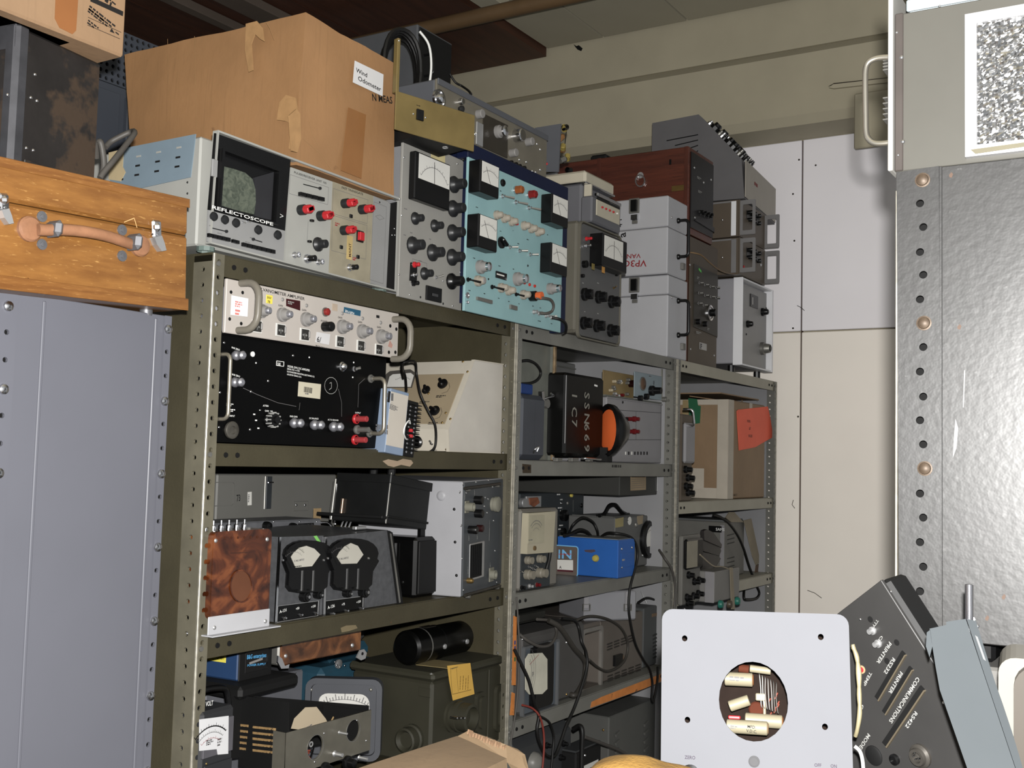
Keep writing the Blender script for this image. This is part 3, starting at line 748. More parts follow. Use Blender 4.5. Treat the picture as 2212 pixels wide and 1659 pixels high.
for pts in ([(655, 300), (690, 330), (720, 372)], [(668, 262), (675, 290), (690, 318)], [(740, 370), (770, 300), (774, 268)]): line(F, pts, PTAPE, .9, n=nn-.001, name='crease')
L.poly('crushed_corner', PTAPE, [(600, 260), (606, 222), (620, 206), (640, 212), (646, 250), (640, 330), (626, 322), (632, 268), (618, 262)], .003, n=.004)
# ---- grey panel instrument with one large meter
g = T('meter_instrument', 'pale grey upright instrument with one wide black meter and large black skirted knobs', 'instrument', (860, 640), (1006, 349), Y=-.008, d=.30, zs=1.866)
F = g.F
GP = mat('pale_grey_panel', (138, 136, 130), .45, amt=.04)
g.body(mat('pale_grey_case', (128, 128, 130), .45, amt=.04), y0=.006, x0=.018, x1=g.w-.022); F.boxm('front_panel', GP, 0, 0, g.w, g.h, .006, -.006, .001)
F.meter(884, 327, 957, 457, .016, (.09, .03, .97, .55), BLK, needle=.46)
F.poly('note', mat('yellow_note', (186, 172, 120), .7), [(931, 321), (961, 333), (961, 352), (931, 340)], .0006); F.scribble(936, 328, 20, 14, 3, GINK)
for x, y in ((979, 399), (977, 451), (976, 503), (975, 556)): F.knob(x, y, 18.5, 32, DKG, 'skirt')
F.knob(974, 608, 18, 32, BLK, 'skirt')
for x, y, q in ((896, 472, 14), (938, 488, 14), (890, 530, 19.5), (933, 546, 19), (916, 591, 14)): F.knob(x, y, q, q*1.6, DKG, 'skirt', line=WINK)
F.poly('terminal_plate', BLK, [(886, 567), (896, 566), (899, 572), (898, 606), (892, 609), (884, 606)], .003)
F.post(893, 572, 6.5, 17, RED, CHR, n=.003); F.post(892, 594, 5, 12, CHR, n=.003); F.post(891, 612, 6.5, 17, BLK, CHR, n=.0)
F.toggle(941, 599, 15, 4, (1, .55))
o = F.box('counter', BLK, 919, 616, 951, 655, .004); F.box('digit_window', mat('window_grey', (70, 70, 72)), 934, 633, 946, 642, .0008, n=.004, par=o)
for x, y in ((885, 622), (925, 622), (884, 651), (947, 655)): pass
for x, y in ((896, 313), (988, 354), (873, 340), (868, 465), (862, 593), (885, 637), (978, 661), (1000, 434), (994, 588), (957, 607), (864, 430)): F.screw(x, y, 2.3)
for x, y in ((920, 322), (908, 642), (957, 656)): F.screw(x, y, 2.6, BLK)
for x, y, w_ in ((873, 449, 18), (886, 501, 12), (872, 506, 12), (927, 515, 12), (900, 466, 30), (905, 562, 20)): F.scribble(x, y, w_, 3.2, 1, GINK)
line(F, [(891, 566), (891, 559), (922, 569), (922, 576)], GINK, .8)
# ---- turquoise control panel in a navy cabinet
t = T('test_console', 'turquoise instrument panel in a navy blue cabinet with four square meters', 'instrument', (1001, 671), (1216, 429), Y=-.034, d=.38, zs=1.866)
F = t.F
TQ = mat('turquoise_paint', (128, 168, 171), .42, amt=.07, scale=9)
NAVY = mat('navy_paint', (22, 34, 72), .4, amt=.12)
zt_ = t.F.p(1100, 346)[1]
a_n = t.F.p(1226, 500)[0]
t.body(NAVY, x0=.02, y0=.03, z0=.03, x1=a_n, z1=zt_, name='cabinet')
for nm, args in (('cabinet_rim', (-.0, t.h, a_n, zt_)), ('cabinet_rim', (t.w, .0, a_n, t.h))): F.boxm(nm, NAVY, *args, .03, -.03, .002)
F.boxm('front_panel', TQ, 0, 0, t.w, t.h, .006, -.004, .001); F.boxm('panel_backing', NAVY, .022, .02, t.w-.004, t.h, .026, -.03, 0)
for x0, y0, x1, y1_ in ((1012, 347, 1052, 433), (1008, 463, 1048, 548), (1168, 420, 1203, 496), (1166, 525, 1201, 600)):
    F.meter(x0, y0, x1, y1_, .03, (.08, .03, .94, .66), BLK, needle=.12)
F.lathe('jack', BLK, 1085, 395, [(8, 0), (8, 3), (6, 5), (4, 5), (3.4, 2), (0, 2)], .002)
for x, y, c_ in ((1113, 411, (150, 78, 24)), (1142, 421, (140, 24, 22))):
    o = F.lathe('lamp_holder', CHR, x, y, [(9.5, 0), (9.5, 4), (0, 4)], .002, 12); F.lathe('lamp_lens', mat('lens%d' % x, c_, .25, amt=.1), x, y, [(9, 4), (9, 17), (6.5, 20), (0, 20)], .002, 6, o)
for x, y in ((1084, 424), (1113, 437), (1141, 449)): F.toggle(x, y, 24, 5, (1, -.2), n=.002)
BEI = mat('beige_knob', (150, 142, 128), .4, amt=.05)
for x, y in ((1071, 465), (1087, 472), (1103, 479), (1130, 488), (1145, 494), (1160, 501)): F.capknob(x, y, 10, 17, BEI, BEI, n=.002, capr=.5)
F.cyl('red_tip', RED, 1114, 484, 3, 6, .002)
F.pointer_knob(1082, 524, 13, 60, n=.002)
for x, y in ((1100, 534), (1121, 542), (1144, 550)): F.toggle(x, y, 16, 4.4, (1, .1), n=.002)
for x, y, q in ((1035, 577, 15), (1115, 603, 15), (1186, 624, 12.5)): F.capknob(x, y, q, 22, GKNOB, CHR, n=.002, capr=.62, rise=1.25)
o = F.box('counter', BLK, 1070, 585, 1092, 606, .004, n=.002); F.box('digit_window', WHT, 1073, 590, 1089, 598, .0008, n=.006, par=o)
F.toggle(1010, 604, 26, 5, (.9, -.3), m=BLK, n=.002); F.capknob(1030, 607, 12, 20, BEI, GKNOB, n=.002)
F.toggle(1062, 620, 24, 5, (.9, -.3), m=BLK, n=.002)
for x, y in ((1080, 622), (1096, 628), (1128, 637)): F.capknob(x, y, 10.5, 19, BEI, BEI, n=.002)
F.toggle(1114, 636, 16, 4.4, (.9, -.3), m=BLK, n=.002)
o = F.lathe('knob', BLK, 1146, 640, [(11, 0), (11, 14), (9, 16), (0, 16)], .002, 14); F.lathe('orange_cap', mat('orange_plastic', (214, 92, 20), .4), 1146, 640, [(8.5, 15), (8.5, 29), (0, 29)], .002, 10, o)
for x, y in ((1132, 611), (1143, 615), (1154, 618)): F.lathe('indicator_lamp', mat('red_lens', (190, 44, 26), .3), x, y, [(3.5, 0), (3.2, 3), (0, 5)], .002, 8)
F.lathe('connector', CHR, 1009, 638, [(7, 0), (7, 2), (5, 2), (5, 1), (0, 1)], .002); bnc(F, 1008, 653, 3.6, 5, .002)
F.poly('slot_connector', STL, [(1028, 641), (1060, 649), (1060, 657), (1028, 648)], .005, n=.002); F.poly('slot_connector', STL, [(1100, 658), (1114, 662), (1114, 671), (1100, 667)], .005, n=.002)
for x, y in ((1152, 674), (1163, 677), (1178, 682), (1190, 686)): bnc(F, x, y, 5, 10, .002, ALU)
F.tube('patch_cable', GCABLE, [(1158, 644, .02), (1175, 644, .035), (1190, 648, .04), (1196, 660, .04), (1192, 672, .035), (1180, 677, .03), (1166, 676, .02)], 3.)
F.tube('patch_cable', CABLE, [(1192, 686, .015), (1210, 690, .03), (1222, 700, .03), (1222, 716, .02), (1214, 722, .01)], 3.4)
F.cyl('plug', WHT, 1192, 686, 4.5, 12, .002)
F.screw(1001, 345, 3.2, BLK, n=.002); F.screw(1140, 574, 2.6, BLK, n=.002); F.screw(1055, 603, 2.4, BLK, n=.002)
for x, y, w_ in ((1080, 411, 10), (1028, 446, 12), (1068, 495, 8), (1080, 498, 8), (1108, 497, 3), (1118, 525, 12), (1138, 516, 14), (1022, 556, 12), (1077, 573, 12), (1108, 580, 8), (1045, 633, 10), (1076, 643, 10), (1098, 650, 8), (1120, 655, 8), (1150, 660, 8), (1166, 664, 8), (1162, 692, 18), (1190, 698, 10), (1182, 506, 8), (1012, 626, 12)):
    F.scribble(x, y, w_, 3, 1, INK, n=.0024)
ZN = t.M.translation.z+zt_
# ---- khaki brass tray lying across the two, and its upright
b_ = T('metal_tray', 'tarnished brass coloured chassis tray with a small black switch, lying across the grey instrument', 'chassis', (853, 279), (1027, 249), Y=-.055, rot=-14.5, d=.11)
F = b_.F
BR2 = mat('tarnished_khaki_brass', (132, 112, 60), .4, .35, amt=.16, scale=12)
b_.h = F.p(857, 196)[1]; b_.w = F.p(1025, 290)[0]
F.boxm('front_panel', BR2, 0, 0, b_.w, b_.h, .003, -.003, .0008)
b_.body(BLKM, x0=.06, x1=b_.w-.01, y0=.003, z0=.004, z1=b_.h-.01, name='chassis_body', bv=.001)
o = F.cbox('switch', BLK, 906, 249, 19, 24, .004); F.screw(893, 246, 2.4, par=o); F.screw(919, 254, 2.4, par=o); F.scribble(900, 226, 18, 3, 1, INK)
a0, b0 = F.p(857, 80)
b_.body(BR2, x0=.0, y0=.0, z0=b_.h-.002, x1=.007, y1=.012, z1=b0, name='upright', bv=.001); F.screw(862, 88, 2.4)
link('corner_screw', lathemesh([(.006, -.002), (.006, 0), (0, 0)], 8), ALU, b_.e, Matrix.Translation((b_.w*.75, .03, .004)))
# ---- receiver with silver front standing on the navy cabinet
rc = T('radio_receiver', 'grey rack receiver with brushed silver front, standing on the navy cabinet', 'instrument', (940, 300), (1182, 296), Y=.035, z=ZN+.004, d=.22)
rc.h = rc.F.p(942, 168)[1]; F = rc.F
GREYC = mat('mid_grey_case', (92, 94, 100), .5, amt=.05)
rc.body(GREYC, y0=.006); F.boxm('front_panel', mat('dull_silver_panel', (120, 114, 100), .4, .2, amt=.1), 0, 0, rc.w, rc.h, .006, -.006, .001)
F.boxm('top_edge', GREYC, 0, rc.h-.012, rc.w, rc.h+.001, .004, 0, .001)
o = F.lathe('tuning_dial', CHR, 946, 214, [(21, 0), (21, 6), (17, 6), (16, 3), (0, 3)]); F.knob(946, 214, 11, 14, CHR, 'dome', n=.004, par=o)
F.knob(993, 220, 7, 10, CHR, 'cyl'); F.knob(992, 236, 7.5, 12, DKG, 'round'); F.knob(1032, 247, 10, 14, GKNOB, 'cyl')
F.poly('dark_plate', mat('bronze_plate', (74, 68, 58), .4, .3), [(1043, 246), (1095, 271), (1094, 342), (1041, 318)], .003)
F.capknob(1074, 285, 14, 22, GKNOB, CHR, n=.003, capr=.8); F.knob(1113, 294, 14, 20, CHR, 'cyl'); F.knob(1138, 307, 9, 16, GKNOB, 'cyl'); F.knob(1103, 331, 9, 16, GKNOB, 'cyl')
for x, y in ((1160, 311), (1167, 323), (1137, 350), (1167, 367), (1122, 345), (1093, 305), (1046, 281), (1157, 372), (1150, 370), (1026, 290)): F.screw(x, y, 3)
F.box('plate', ALU, 1028, 262, 1041, 318, .003); F.screw(1029, 289, 5, CHR)
for x, y in ((1100, 352), (1110, 356), (1118, 360), (1128, 364)): F.knob(x, y, 5, 9, BLK, 'cyl')
for x, y, w_ in ((1010, 222, 18), (1060, 240, 24), (1110, 276, 14)): F.scribble(x, y, w_, 3, 1, GINK)
cable('flex_cable', 'thin dark flex trailing from the dark case down behind the silver receiver', [(972, 160, .27), (984, 178, .26), (998, 186, .25), (1012, 196, .22), (1018, 204, .2)], .003)
# ---- coil of cable, dark box behind, grey chassis plate with valves
P = onY(858, 150, .16)
co = T('cable_coil', 'coil of black cable with one white strand, behind the big carton', 'cable', None, None, O=P+Vector((0, 0, -.09)), rot=-18, d=.1)
for k in range(7):
    pts = []; rr = .078-.0035*(k % 3)
    for i in range(25):
        a = 2*math.pi*i/24; pts.append((rr*.62*math.cos(a)+.004*k, .008*k-.02, .09+rr*1.1*math.sin(a)+.003*math.sin(3*a+k)))
    link('loop', tubemesh(pts, .0048, 6), CABLE, co.e)
link('white_strand', tubemesh(smoothpts([(.035, -.03, .176), (.058, -.034, .15), (.066, -.034, .10), (.06, -.03, .04), (.046, -.03, .012)], 5), .0026, 6), WINK, co.e)
dk = T('instrument_case', 'dark grey metal case, topmost of the pile behind the receiver', 'case', (899, 150), (977, 100), Y=.30, z=ZN+.004, d=.2)
dk.h = dk.F.p(899, 49)[1]; dk.d = .3
dk.body(mat('dark_grey_case', (84, 86, 90), .5, amt=.06)); dk.F.boxm('front_panel', BLKM, .006, .006, dk.w-.006, dk.h-.006, .003)
dk.F.handle(915, 120, 915, 165, .03, 2.4, BLK)
# ---- small key-operated recorder on the far instrument, and that instrument
v5 = T('voltmeter', 'dark grey upright valve voltmeter with white dial and six fluted black knobs', 'instrument', (1243, 729), (1338, 512), Y=-.025, d=.34, zs=1.866)
F = v5.F
VC = mat('olive_grey_case', (104, 100, 88), .45, amt=.06)
me = prismmesh(rrect(v5.w, v5.h, .012, 5), 0, .008); 
v5.body(VC, y0=.0, x0=0, bv=.008)
F.link('front_panel', prismmesh(rrect(v5.w-.012, v5.h-.014, .014, 5), 0, .006), mat('dark_grey_panel', (92, 92, 92), .4, amt=.08), v5.w/2, v5.h/2)
F.frame('panel_rim', VC, 1243, 729, 1338, 512, 3, .008, r=14)
mt = F.meter(1270, 505, 1322, 594, .042, (.06, .06, .82, .7), BLK, needle=.5)
a0, b0 = F.p(1275, 575)
for i, c_ in enumerate(((120, 104, 40), (176, 122, 34))):
    F.cbox('amber_window', mat('amber%d' % i, c_, .3), 1281+22*i, 576+7*i, 13, 13, .0008, n=.042, par=mt)
F.post(1264, 516, 4.5, 17, RED, CHR, n=.006); F.post(1263, 531, 4.5, 16, CHR, CHR, n=.006); F.knob(1260, 571, 8, 10, BLK, 'cyl', n=.006); F.knob(1256, 596, 4, 7, BLK, 'cyl', n=.006)
for x, y in ((1332, 530), (1332, 560), (1330, 592)): F.knob(x, y, 5, 6, BLK, 'cyl', n=.006)
for x, y in ((1261, 636), (1291, 642), (1319, 652), (1259, 698), (1287, 704), (1317, 714)):
    o = F.knob(x, y, 14, 22, BLK, 'step', n=.006)
    k = F.k(x, y); a, b = F.p(x, y, .006)
    for j in range(6): F.link('flute', boxmesh(3.4*k, 3.4*k, 19*k, .0006), BLK, a+9.5*k*math.cos(j*1.047), b+9.5*k*math.sin(j*1.047), .008, j*60, par=o)
F.toggle(1325, 622, 10, 2.4, (-1, .3), n=.006, m=BRASS)
for x, y, w_ in ((1258, 610, 10), (1290, 610, 14), (1262, 672, 10), (1290, 676, 12)): F.scribble(x, y, w_, 3, 1, DGINK, n=.0064)
Z5 = v5.M.translation.z+v5.h
ca = T('desk_recorder', 'two tone desk recorder with cream lid and sloping key bay, on the dark grey voltmeter', 'recorder', (1278, 476), (1342, 420), Y=-.04, z=Z5+.003, d=.3)
F = ca.F; L = ca.left()
CG = mat('charcoal_plastic', (100, 100, 105), .5, amt=.04); CRM = mat('cream_plastic', (176, 168, 148), .5, amt=.04)
ca.h = F.p(1280, 392)[1]
pr_ = [(0, 0), (.0, ca.h*.62), (.035, ca.h), (ca.d, ca.h), (ca.d, 0)]
ca.body(CG, y0=.03, bv=.006); ca.body(CG, y0=.0, y1=.032, z1=ca.h*.66, name='front_lip', bv=.004)
ca.body(CRM, x0=.0, y0=.02, z0=ca.h, z1=ca.h+.032, name='lid', bv=.006); ca.body(CHR, x0=-.001, y0=.018, z0=ca.h-.002, z1=ca.h+.003, name='trim_strip', x1=ca.w+.001, bv=.001)
F.boxm('key_bay', CRM, .02, ca.h*.2, ca.w-.012, ca.h*.6, .003)
for i in range(5): F.cbox('key', RED if i < 4 else WHT, 1300+8*i, 448+3.4*i, 5, 4, .004, n=.003)
F.boxm('paper_cutter', CHR, .02, ca.h*.68, ca.w-.01, ca.h*.76, .006); F.boxm('paper_slot', BLK, .024, ca.h*.6, ca.w-.014, ca.h*.66, .004); F.boxm('side_guard', CRM, .012, ca.h*.6, .02, ca.h*.98, .02, -.03)
F.boxm('lever', BLK, .05, ca.h*.78, ca.w-.03, ca.h*.84, .006, -.02)
# ---- pair of grey steel instrument cases, one on the other
CASE = mat('pale_grey_case_paint', (172, 172, 176), .42, amt=.05, scale=7, spots=.8, spotcol=(110, 108, 104), spotscale=50)
cA = onY(1441, 763, .012)
def latch(L, x, y, s=1.):
    o = L.cbox('latch', STL, x, y-8*s, 19*s, 26*s, .006, bv=.001); L.cbox('latch_lever', BLK, x, y-8*s, 11*s, 20*s, .010, n=.006, par=o)
    L.cbox('latch_hook', CHR, x+1, y+12*s, 13*s, 9*s, .008, par=o); L.cbox('catch', STL, x+1, y+20*s, 10*s, 6*s, .005, par=o)
zs_ = 1.867
for nm, lab, z0, ytop, ybot, lid, ly, hy, grp in (
        ('lower', 'pale grey steel instrument case, the lower of the latched pair, resting on the shelf', zs_, 591, 763, 634, 626, (650, 724), 0),
        ('upper', 'pale grey instrument case with upside down red stencil, upper of the latched pair', None, 419, 590, 487, 455, (477, 555), 0)):
    if z0 is None: z0 = ztc+.002
    tcs = T('instrument_case', lab, 'case', (1441, ybot), (1482, ytop+26), Y=.012, z=z0, d=.40)
    tcs.h = onY(1439, ytop, .012).z-z0; tcs.w = onY(1483, ybot, .012).x-onY(1441, ybot, .012).x
    L = tcs.left(); F = tcs.F
    hl = F.p(1439, lid)[1]
    tcs.body(CASE, z1=hl-.0008); tcs.body(CASE, z0=hl+.0008, name='lid')
    latch(L, 1371, ly, 1.25)
    F.handle(1464, hy[0], 1464, hy[1], .035, 3.4, BLK); F.knob(1464, hy[0], 6, 6, BLK, 'dome', name='handle_boss'); F.knob(1464, hy[1], 6, 6, BLK, 'dome', name='handle_boss')
    F.screw(1451, hy[0]-7, 3); F.cbox('corner_fitting', STL, 1472, ybot-14, 14, 14, .01)
    if nm == 'upper':
        tfit(L, 'VP3C-', 1397, 562, 1340, 563, 14, RINK); tfit(L, 'VAN-7', 1384, 548, 1341, 550, 9.5, RINK)
        L.text('a', 1352, 512, 18, INK, rot=95); L.text('4 1', 1344, 490, 11, INK, rot=95); L.text('B', 1366, 480, 9, INK, rot=4)
    ztc = z0+tcs.h
# ---- far group of unit three: radio, mahogany box, console, modules, power supply
WB = mat('brown_grey_panel', (92, 80, 66), .45, amt=.08)
rd = T('radio_set', 'tall brown radio set with toggle rows and chrome ringed dial, beside the latched cases', 'instrument', (1486, 777), (1551, 522), Y=.03, z=1.867, d=.34)
F = rd.F; rd.h = F.p(1486, 505)[1]
rd.body(mat('brown_wood_case', (84, 48, 30), .4, amt=.1), y0=.004); F.boxm('front_panel', WB, .004, .004, rd.w-.003, rd.h-.004, .004, -.003, .001)
F.poly('control_panel', mat('dark_bronze_panel', (62, 58, 50), .4, amt=.1), [(1498, 570), (1549, 594), (1548, 728), (1497, 706)], .003, n=.001)
F.cbox('green_scale', mat('green_scale', (70, 190, 60), .4), 1512, 584, 15, 5, .001, n=.004, rot=-16)
for x, y in ((1509, 611), (1521, 615), (1533, 619), (1545, 621), (1508, 633), (1521, 638), (1534, 641), (1545, 643), (1507, 655), (1518, 659)): F.toggle(x, y, 8, 3, (1, .1), n=.004)
o = F.lathe('tuning_dial', CHR, 1533, 676, [(17, 0), (17, 3), (13, 4), (12, 2), (0, 2)], .004, 16); F.knob(1533, 676, 8, 15, BLK, 'cyl', n=.004, par=o)
for x, y in ((1505, 695), (1520, 700)): F.knob(x, y, 6, 9, BLK, 'cyl', n=.004)
F.box('name_plate', ALU, 1511, 739, 1526, 758, .001, n=.001); F.scribble(1513, 742, 10, 12, 3, INK, n=.0026)
for x, y in ((1490, 663), (1490, 572), (1491, 754), (1542, 595), (1542, 768)): F.screw(x, y, 3)
for x, y, w_ in ((1528, 708, 16), (1504, 715, 30), (1506, 597, 12)): F.scribble(x, y, w_, 6, 2, DGINK, n=.0046)
ZRD = rd.M.translation.z+rd.h
MAH = wood('mahogany', (88, 36, 20), (112, 50, 28), (72, 28, 16), (20, 1.2, 20), 3, .35)
mh = T('wooden_instrument_case', 'polished mahogany instrument case with a ring pull, above the latched grey cases', 'case', (1486, 505), (1541, 350), Y=.03, z=ZRD+.003, d=.47)
F = mh.F; L = mh.left(); mh.h = F.p(1485, 313)[1]
mh.body(MAH, y0=.0)
F.boxm('front_panel', mat('black_ebonite', (40, 40, 42), .35), .012, .02, mh.w-.006, mh.h-.014, .004)
pl = F.poly('lower_panel', mat('dark_ebonite', (50, 50, 54), .35), [(1501, 474), (1541, 492), (1541, 502), (1499, 476)], .004, n=.003)
for x, y in ((1512, 457), (1519, 459), (1526, 462), (1533, 464), (1515, 463), (1523, 466), (1531, 469)): F.post(x, y, 3.5, 9, BLK, CHR, n=.004)
for x, y in ((1500, 362), (1520, 394), (1536, 388), (1501, 470)): F.screw(x, y, 2.8, n=.004)
for x, y, w_ in ((1506, 380, 26), (1508, 410, 22)): F.scribble(x, y, w_, 6, 2, DGINK, n=.0046)
o = L.lathe('ring_plate', ALU, 1384, 379, [(7, 0), (7, 2), (0, 2)]); L.ring('ring_pull', CHR, [(1384+11*math.cos(a*.4189), 391+14*math.sin(a*.4189)) for a in range(15)], [(1384+8.5*math.cos(a*.4189), 391+11*math.sin(a*.4189)) for a in range(15)], .005, n=.002, par=o)
L.box('brass_plate', BRASS, 1451, 402, 1478, 411, .0012); L.cbox('keyhole', BLK, 1448, 350, 5, 12, .001)
for x in (1294, 1482): L.boxm('corner_post', MAH, L.p(x-4, 380)[0], .0, L.p(x+4, 380)[0], mh.h, .002, 0, .0005)
mh.body(BLKM, x0=.02, y0=.30, z0=mh.h, x1=.07, y1=.36, z1=mh.h+.02, name='strap_end', bv=.006)
# power supply
ps = T('power_supply', 'white framed grey power supply with three black knobs, at the end of the top shelf', 'instrument', (1603, 788), (1671, 642), Y=.02, d=.36)
F = ps.F; L = ps.left(); ps.h = F.p(1603, 597)[1]; zf = 1.867-ps.M.translation.z
FRM = mat('white_frame', (235, 235, 238), .4, amt=.02)
yb0 = -L.p(1585, 700)[0]
ps.body(mat('mid_grey_side', (156, 155, 160), .45, amt=.04), y0=max(.02, yb0), z0=.006, z1=ps.h-.002)
ps.body(mat('light_grey_front', (150, 148, 146), .45, amt=.04), x0=.004, y0=.022, x1=ps.w-.004, y1=.034, z0=.01, z1=ps.h-.012, name='front_panel', bv=.001)
yq = max(.02, yb0)+.002
ps.body(FRM, x0=-.002, y0=0, x1=.004, y1=yq, z0=.0, name='frame_side', bv=.001); ps.body(FRM, x0=ps.w-.014, y0=0, x1=ps.w, y1=yq, name='frame_side', bv=.001)
for z in (0, ps.h-.006): ps.body(FRM, x0=.004, y0=.002, x1=ps.w-.014, y1=yq, z0=z+.0001, z1=z+.006, name='frame_rail', bv=.001)
for x, y in ((.03, .05), (ps.w-.03, .05), (.03, .3), (ps.w-.03, .3)): link('foot', lathemesh([(.012, -max(.004, -zf) if zf < 0 else -.004), (.012, .0), (0, 0)], 10), BLK, ps.e, Matrix.Translation((x, y, .002)))
nf = -.0215
o = F.box('window', BLK, 1620, 634, 1636, 668, .003, n=nf); F.cbox('window_scale', WHT, 1626, 650, 4, 16, .0006, n=nf+.003, par=o)
F.capknob(1646, 674, 9, 14, BLK, BLK, n=nf); F.capknob(1614, 700, 8, 13, BLK, BLK, n=nf); F.capknob(1645, 753, 14, 20, STL, BLK, n=nf)
for x, y in ((1655, 666), (1612, 722), (1656, 776)): F.screw(x, y, 2.4, BLK, n=nf)
cable('wire', 'tan wire sagging from the brown radio set across to the rack modules', [(1487, 545, .02), (1502, 547, .0), (1516, 552, -.01), (1534, 568, -.012), (1552, 582, -.01), (1572, 590, .0), (1592, 592, .02)], .0024, mat('tan_flex', (126, 98, 62), .5))
# two rack modules with frame handles
ZPS = ps.M.translation.z+ps.h
MB_ = mat('module_brown', (104, 92, 78), .45, amt=.06); HG = mat('grey_frame_handle', (128, 126, 126), .45, amt=.05)
for nm, lab, yb_, yt_, in (('a', 'brown grey rack module with grey frame handles, standing on the white framed supply', 592, 512), ('b', 'brown grey rack module with frame handles, upper of two under the sloping console', 511, 430)):
    md = T('rack_module', lab, 'instrument', (1597, yb_), (1652, yb_+18), Y=.015, z=(ZPS+.003 if nm == 'a' else zmd+.003), d=.30)
    F = md.F; L = md.left(); md.h = (onY(1597, yt_, .015).z-md.M.translation.z)
    zmd = md.M.translation.z+md.h
    md.body(MB_, y0=.004, bv=.001); F.boxm('front_panel', MB_, 0, 0, md.w, md.h, .004, -.003, .0006)
    for aa in (L.p(1587 if nm == 'b' else 1584, 470)[0],): L.boxm('front_flange', FRM if nm == 'b' else HG, -.03, .004, -.012, md.h-.004, .0015)
    L.boxm('rail', HG, -.28, md.h-.008, -.03, md.h-.002, .002); L.screw(1560, yb_-36, 2.4)
    for xx in (.002, md.w-.006):
        hf = Face(md, Matrix(((0, 0, -1, xx), (-1, 0, 0, 0), (0, 1, 0, 0), (0, 0, 0, 1))))
        ww = .055; hh = md.h-.008
        hf.link('frame_handle', ringprism(rrect(ww, hh, .003, 2), rrect(ww-.02, hh-.03, .003, 2), -.004, 0), HG, ww/2, md.h/2)
    F.box('indicator_plate', BLK, 1612, yb_-58, 1640, yb_-22, .002)
    for i in range(3):
        for j in range(2): F.knob(1617+9*i, yb_-52+16*j+4*i, 4.5, 10, BLK, 'cyl')
    if nm == 'a':
        F.lathe('red_button', RED, 1606, 576, [(3, 0), (3, 2), (0, 3)], 0, 8); F.cbox('socket', BLK, 1631, 572, 8, 10, .002); F.screw(1643, 572, 4)
# sloping console on top
cn = T('control_console', 'big grey sloping control console with a row of knobs, highest on the far shelf', 'console', (1608, 418), (1674, 408), Y=-.0, z=max(ZRD+mh.h*.0+0, zmd+.003), rot=5, d=.5)
F = cn.F; L = cn.left()
zz0 = cn.M.translation.z
def lp(x, y):
    a, b = L.p(x, y); return (-a, b)
pf = [(0, 0), lp(1602, 344), lp(1517, 254), lp(1509, 247), lp(1409, 266)]
yy = pf[4][0]; pf.append((yy, 0))
CNG = mat('console_grey', (108, 106, 108), .5, amt=.05); CNF = mat('console_front', (176, 168, 154), .5, amt=.04)
cn.w = F.p(1674, 440)[0]
Mx = Matrix(((0, 0, 1, 0), (1, 0, 0, 0), (0, 1, 0, 0), (0, 0, 0, 1)))
link('housing', prismmesh(pf, 0, cn.w), CNG, cn.e, Mx)
F.boxm('front_board', CNF, .004, .006, cn.w, pf[1][1]-.002, .003)
F.scribble(1630, 392, 40, 12, 1, RINK, n=.0036)
for i in range(4):
    L.poly('vent_slit', HOLE, [(1440+i*18, 303+i*10.5), (1508, 290+i*11.5), (1508, 292+i*11.5), (1440+i*18, 305+i*10.5)], .0008)
# knobs on the slope
p1, p2 = Vector(pf[1]), Vector(pf[2]); sv = (p2-p1); sl = sv.length; sv.normalize()
for t_, r_, h_, m_ in ((.93, .010, .016, CHR), (.80, .022, .026, BLK), (.66, .008, .018, STL), (.6, .008, .02, CHR), (.54, .009, .02, BLK), (.44, .018, .026, BLK), (.34, .018, .026, BLK), (.24, .012, .022, BLK), (.17, .009, .024, STL), (.1, .009, .024, BLK)):
    q = p1+sv*sl*t_
    nv = Vector((0, -abs(sv.y), abs(sv.x))); uv_ = Vector((0, sv.x, sv.y)).normalized(); xv = Vector((1, 0, 0)); nv = xv.cross(uv_)
    if nv.z < 0: nv = -nv; 
    xv2 = uv_.cross(nv)
    for xo in ((.05, .14) if r_ > .009 else (.04, .09, .15)):
        M = Matrix(((xv2.x, uv_.x, nv.x, xo), (xv2.y, uv_.y, nv.y, q.x), (xv2.z, uv_.z, nv.z, q.y), (0, 0, 0, 1)))
        link('knob', lathemesh([(r_, 0), (r_, h_*.5), (r_*.7, h_*.6), (r_*.6, h_), (0, h_)], 10), m_, cn.e, M)
# the grey plate with a cluster of valves, behind the silver receiver
gp = T('valve_chassis', 'grey metal plate with a cluster of wired components behind it, beside the silver receiver', 'chassis', None, None, O=onY(1208, 358, .06), d=.1)
gp.M = gp.M
L = gp.left(); gz = Z5+ca.h
L.poly('plate', GREYC, [(1157, 277), (1213, 268), (1208, 372), (1152, 372)], .004)
L.screw(1172, 298, 5, ALU, n=.004); L.cyl('standoff', ALU, 1180, 296, 3.5, 14, .004); L.screw(1181, 354, 3, RED, n=.004)
rnd = random.Random(5)
for i in range(26):
    y0, z0 = rnd.uniform(-.07, .02), rnd.uniform(0.0, .11); x0 = rnd.uniform(.01, .05)
    mm = rnd.choice([mat('amber_part', (136, 92, 40), .4), BLK, STL, mat('yellow_wire', (160, 140, 60)), ALU])
    link('component', lathemesh([(.0075, 0), (.0075, .016), (.004, .02), (0, .02)], 8), mm, gp.e, Matrix.Translation((x0, y0+.06, z0)) @ Matrix.Rotation(rnd.uniform(-1, 1), 4, 'X') @ Matrix.Rotation(rnd.uniform(0, 1.5), 4, 'Y'))
for i in range(6):
    pts = [(rnd.uniform(.0, .06), rnd.uniform(-.01, .08), rnd.uniform(0, .12)) for _ in range(4)]
    link('wire', tubemesh(smoothpts(pts, 4), .0012, 5), rnd.choice([mat('yellow_wire', (160, 140, 60)), STL, BLK]), gp.e)
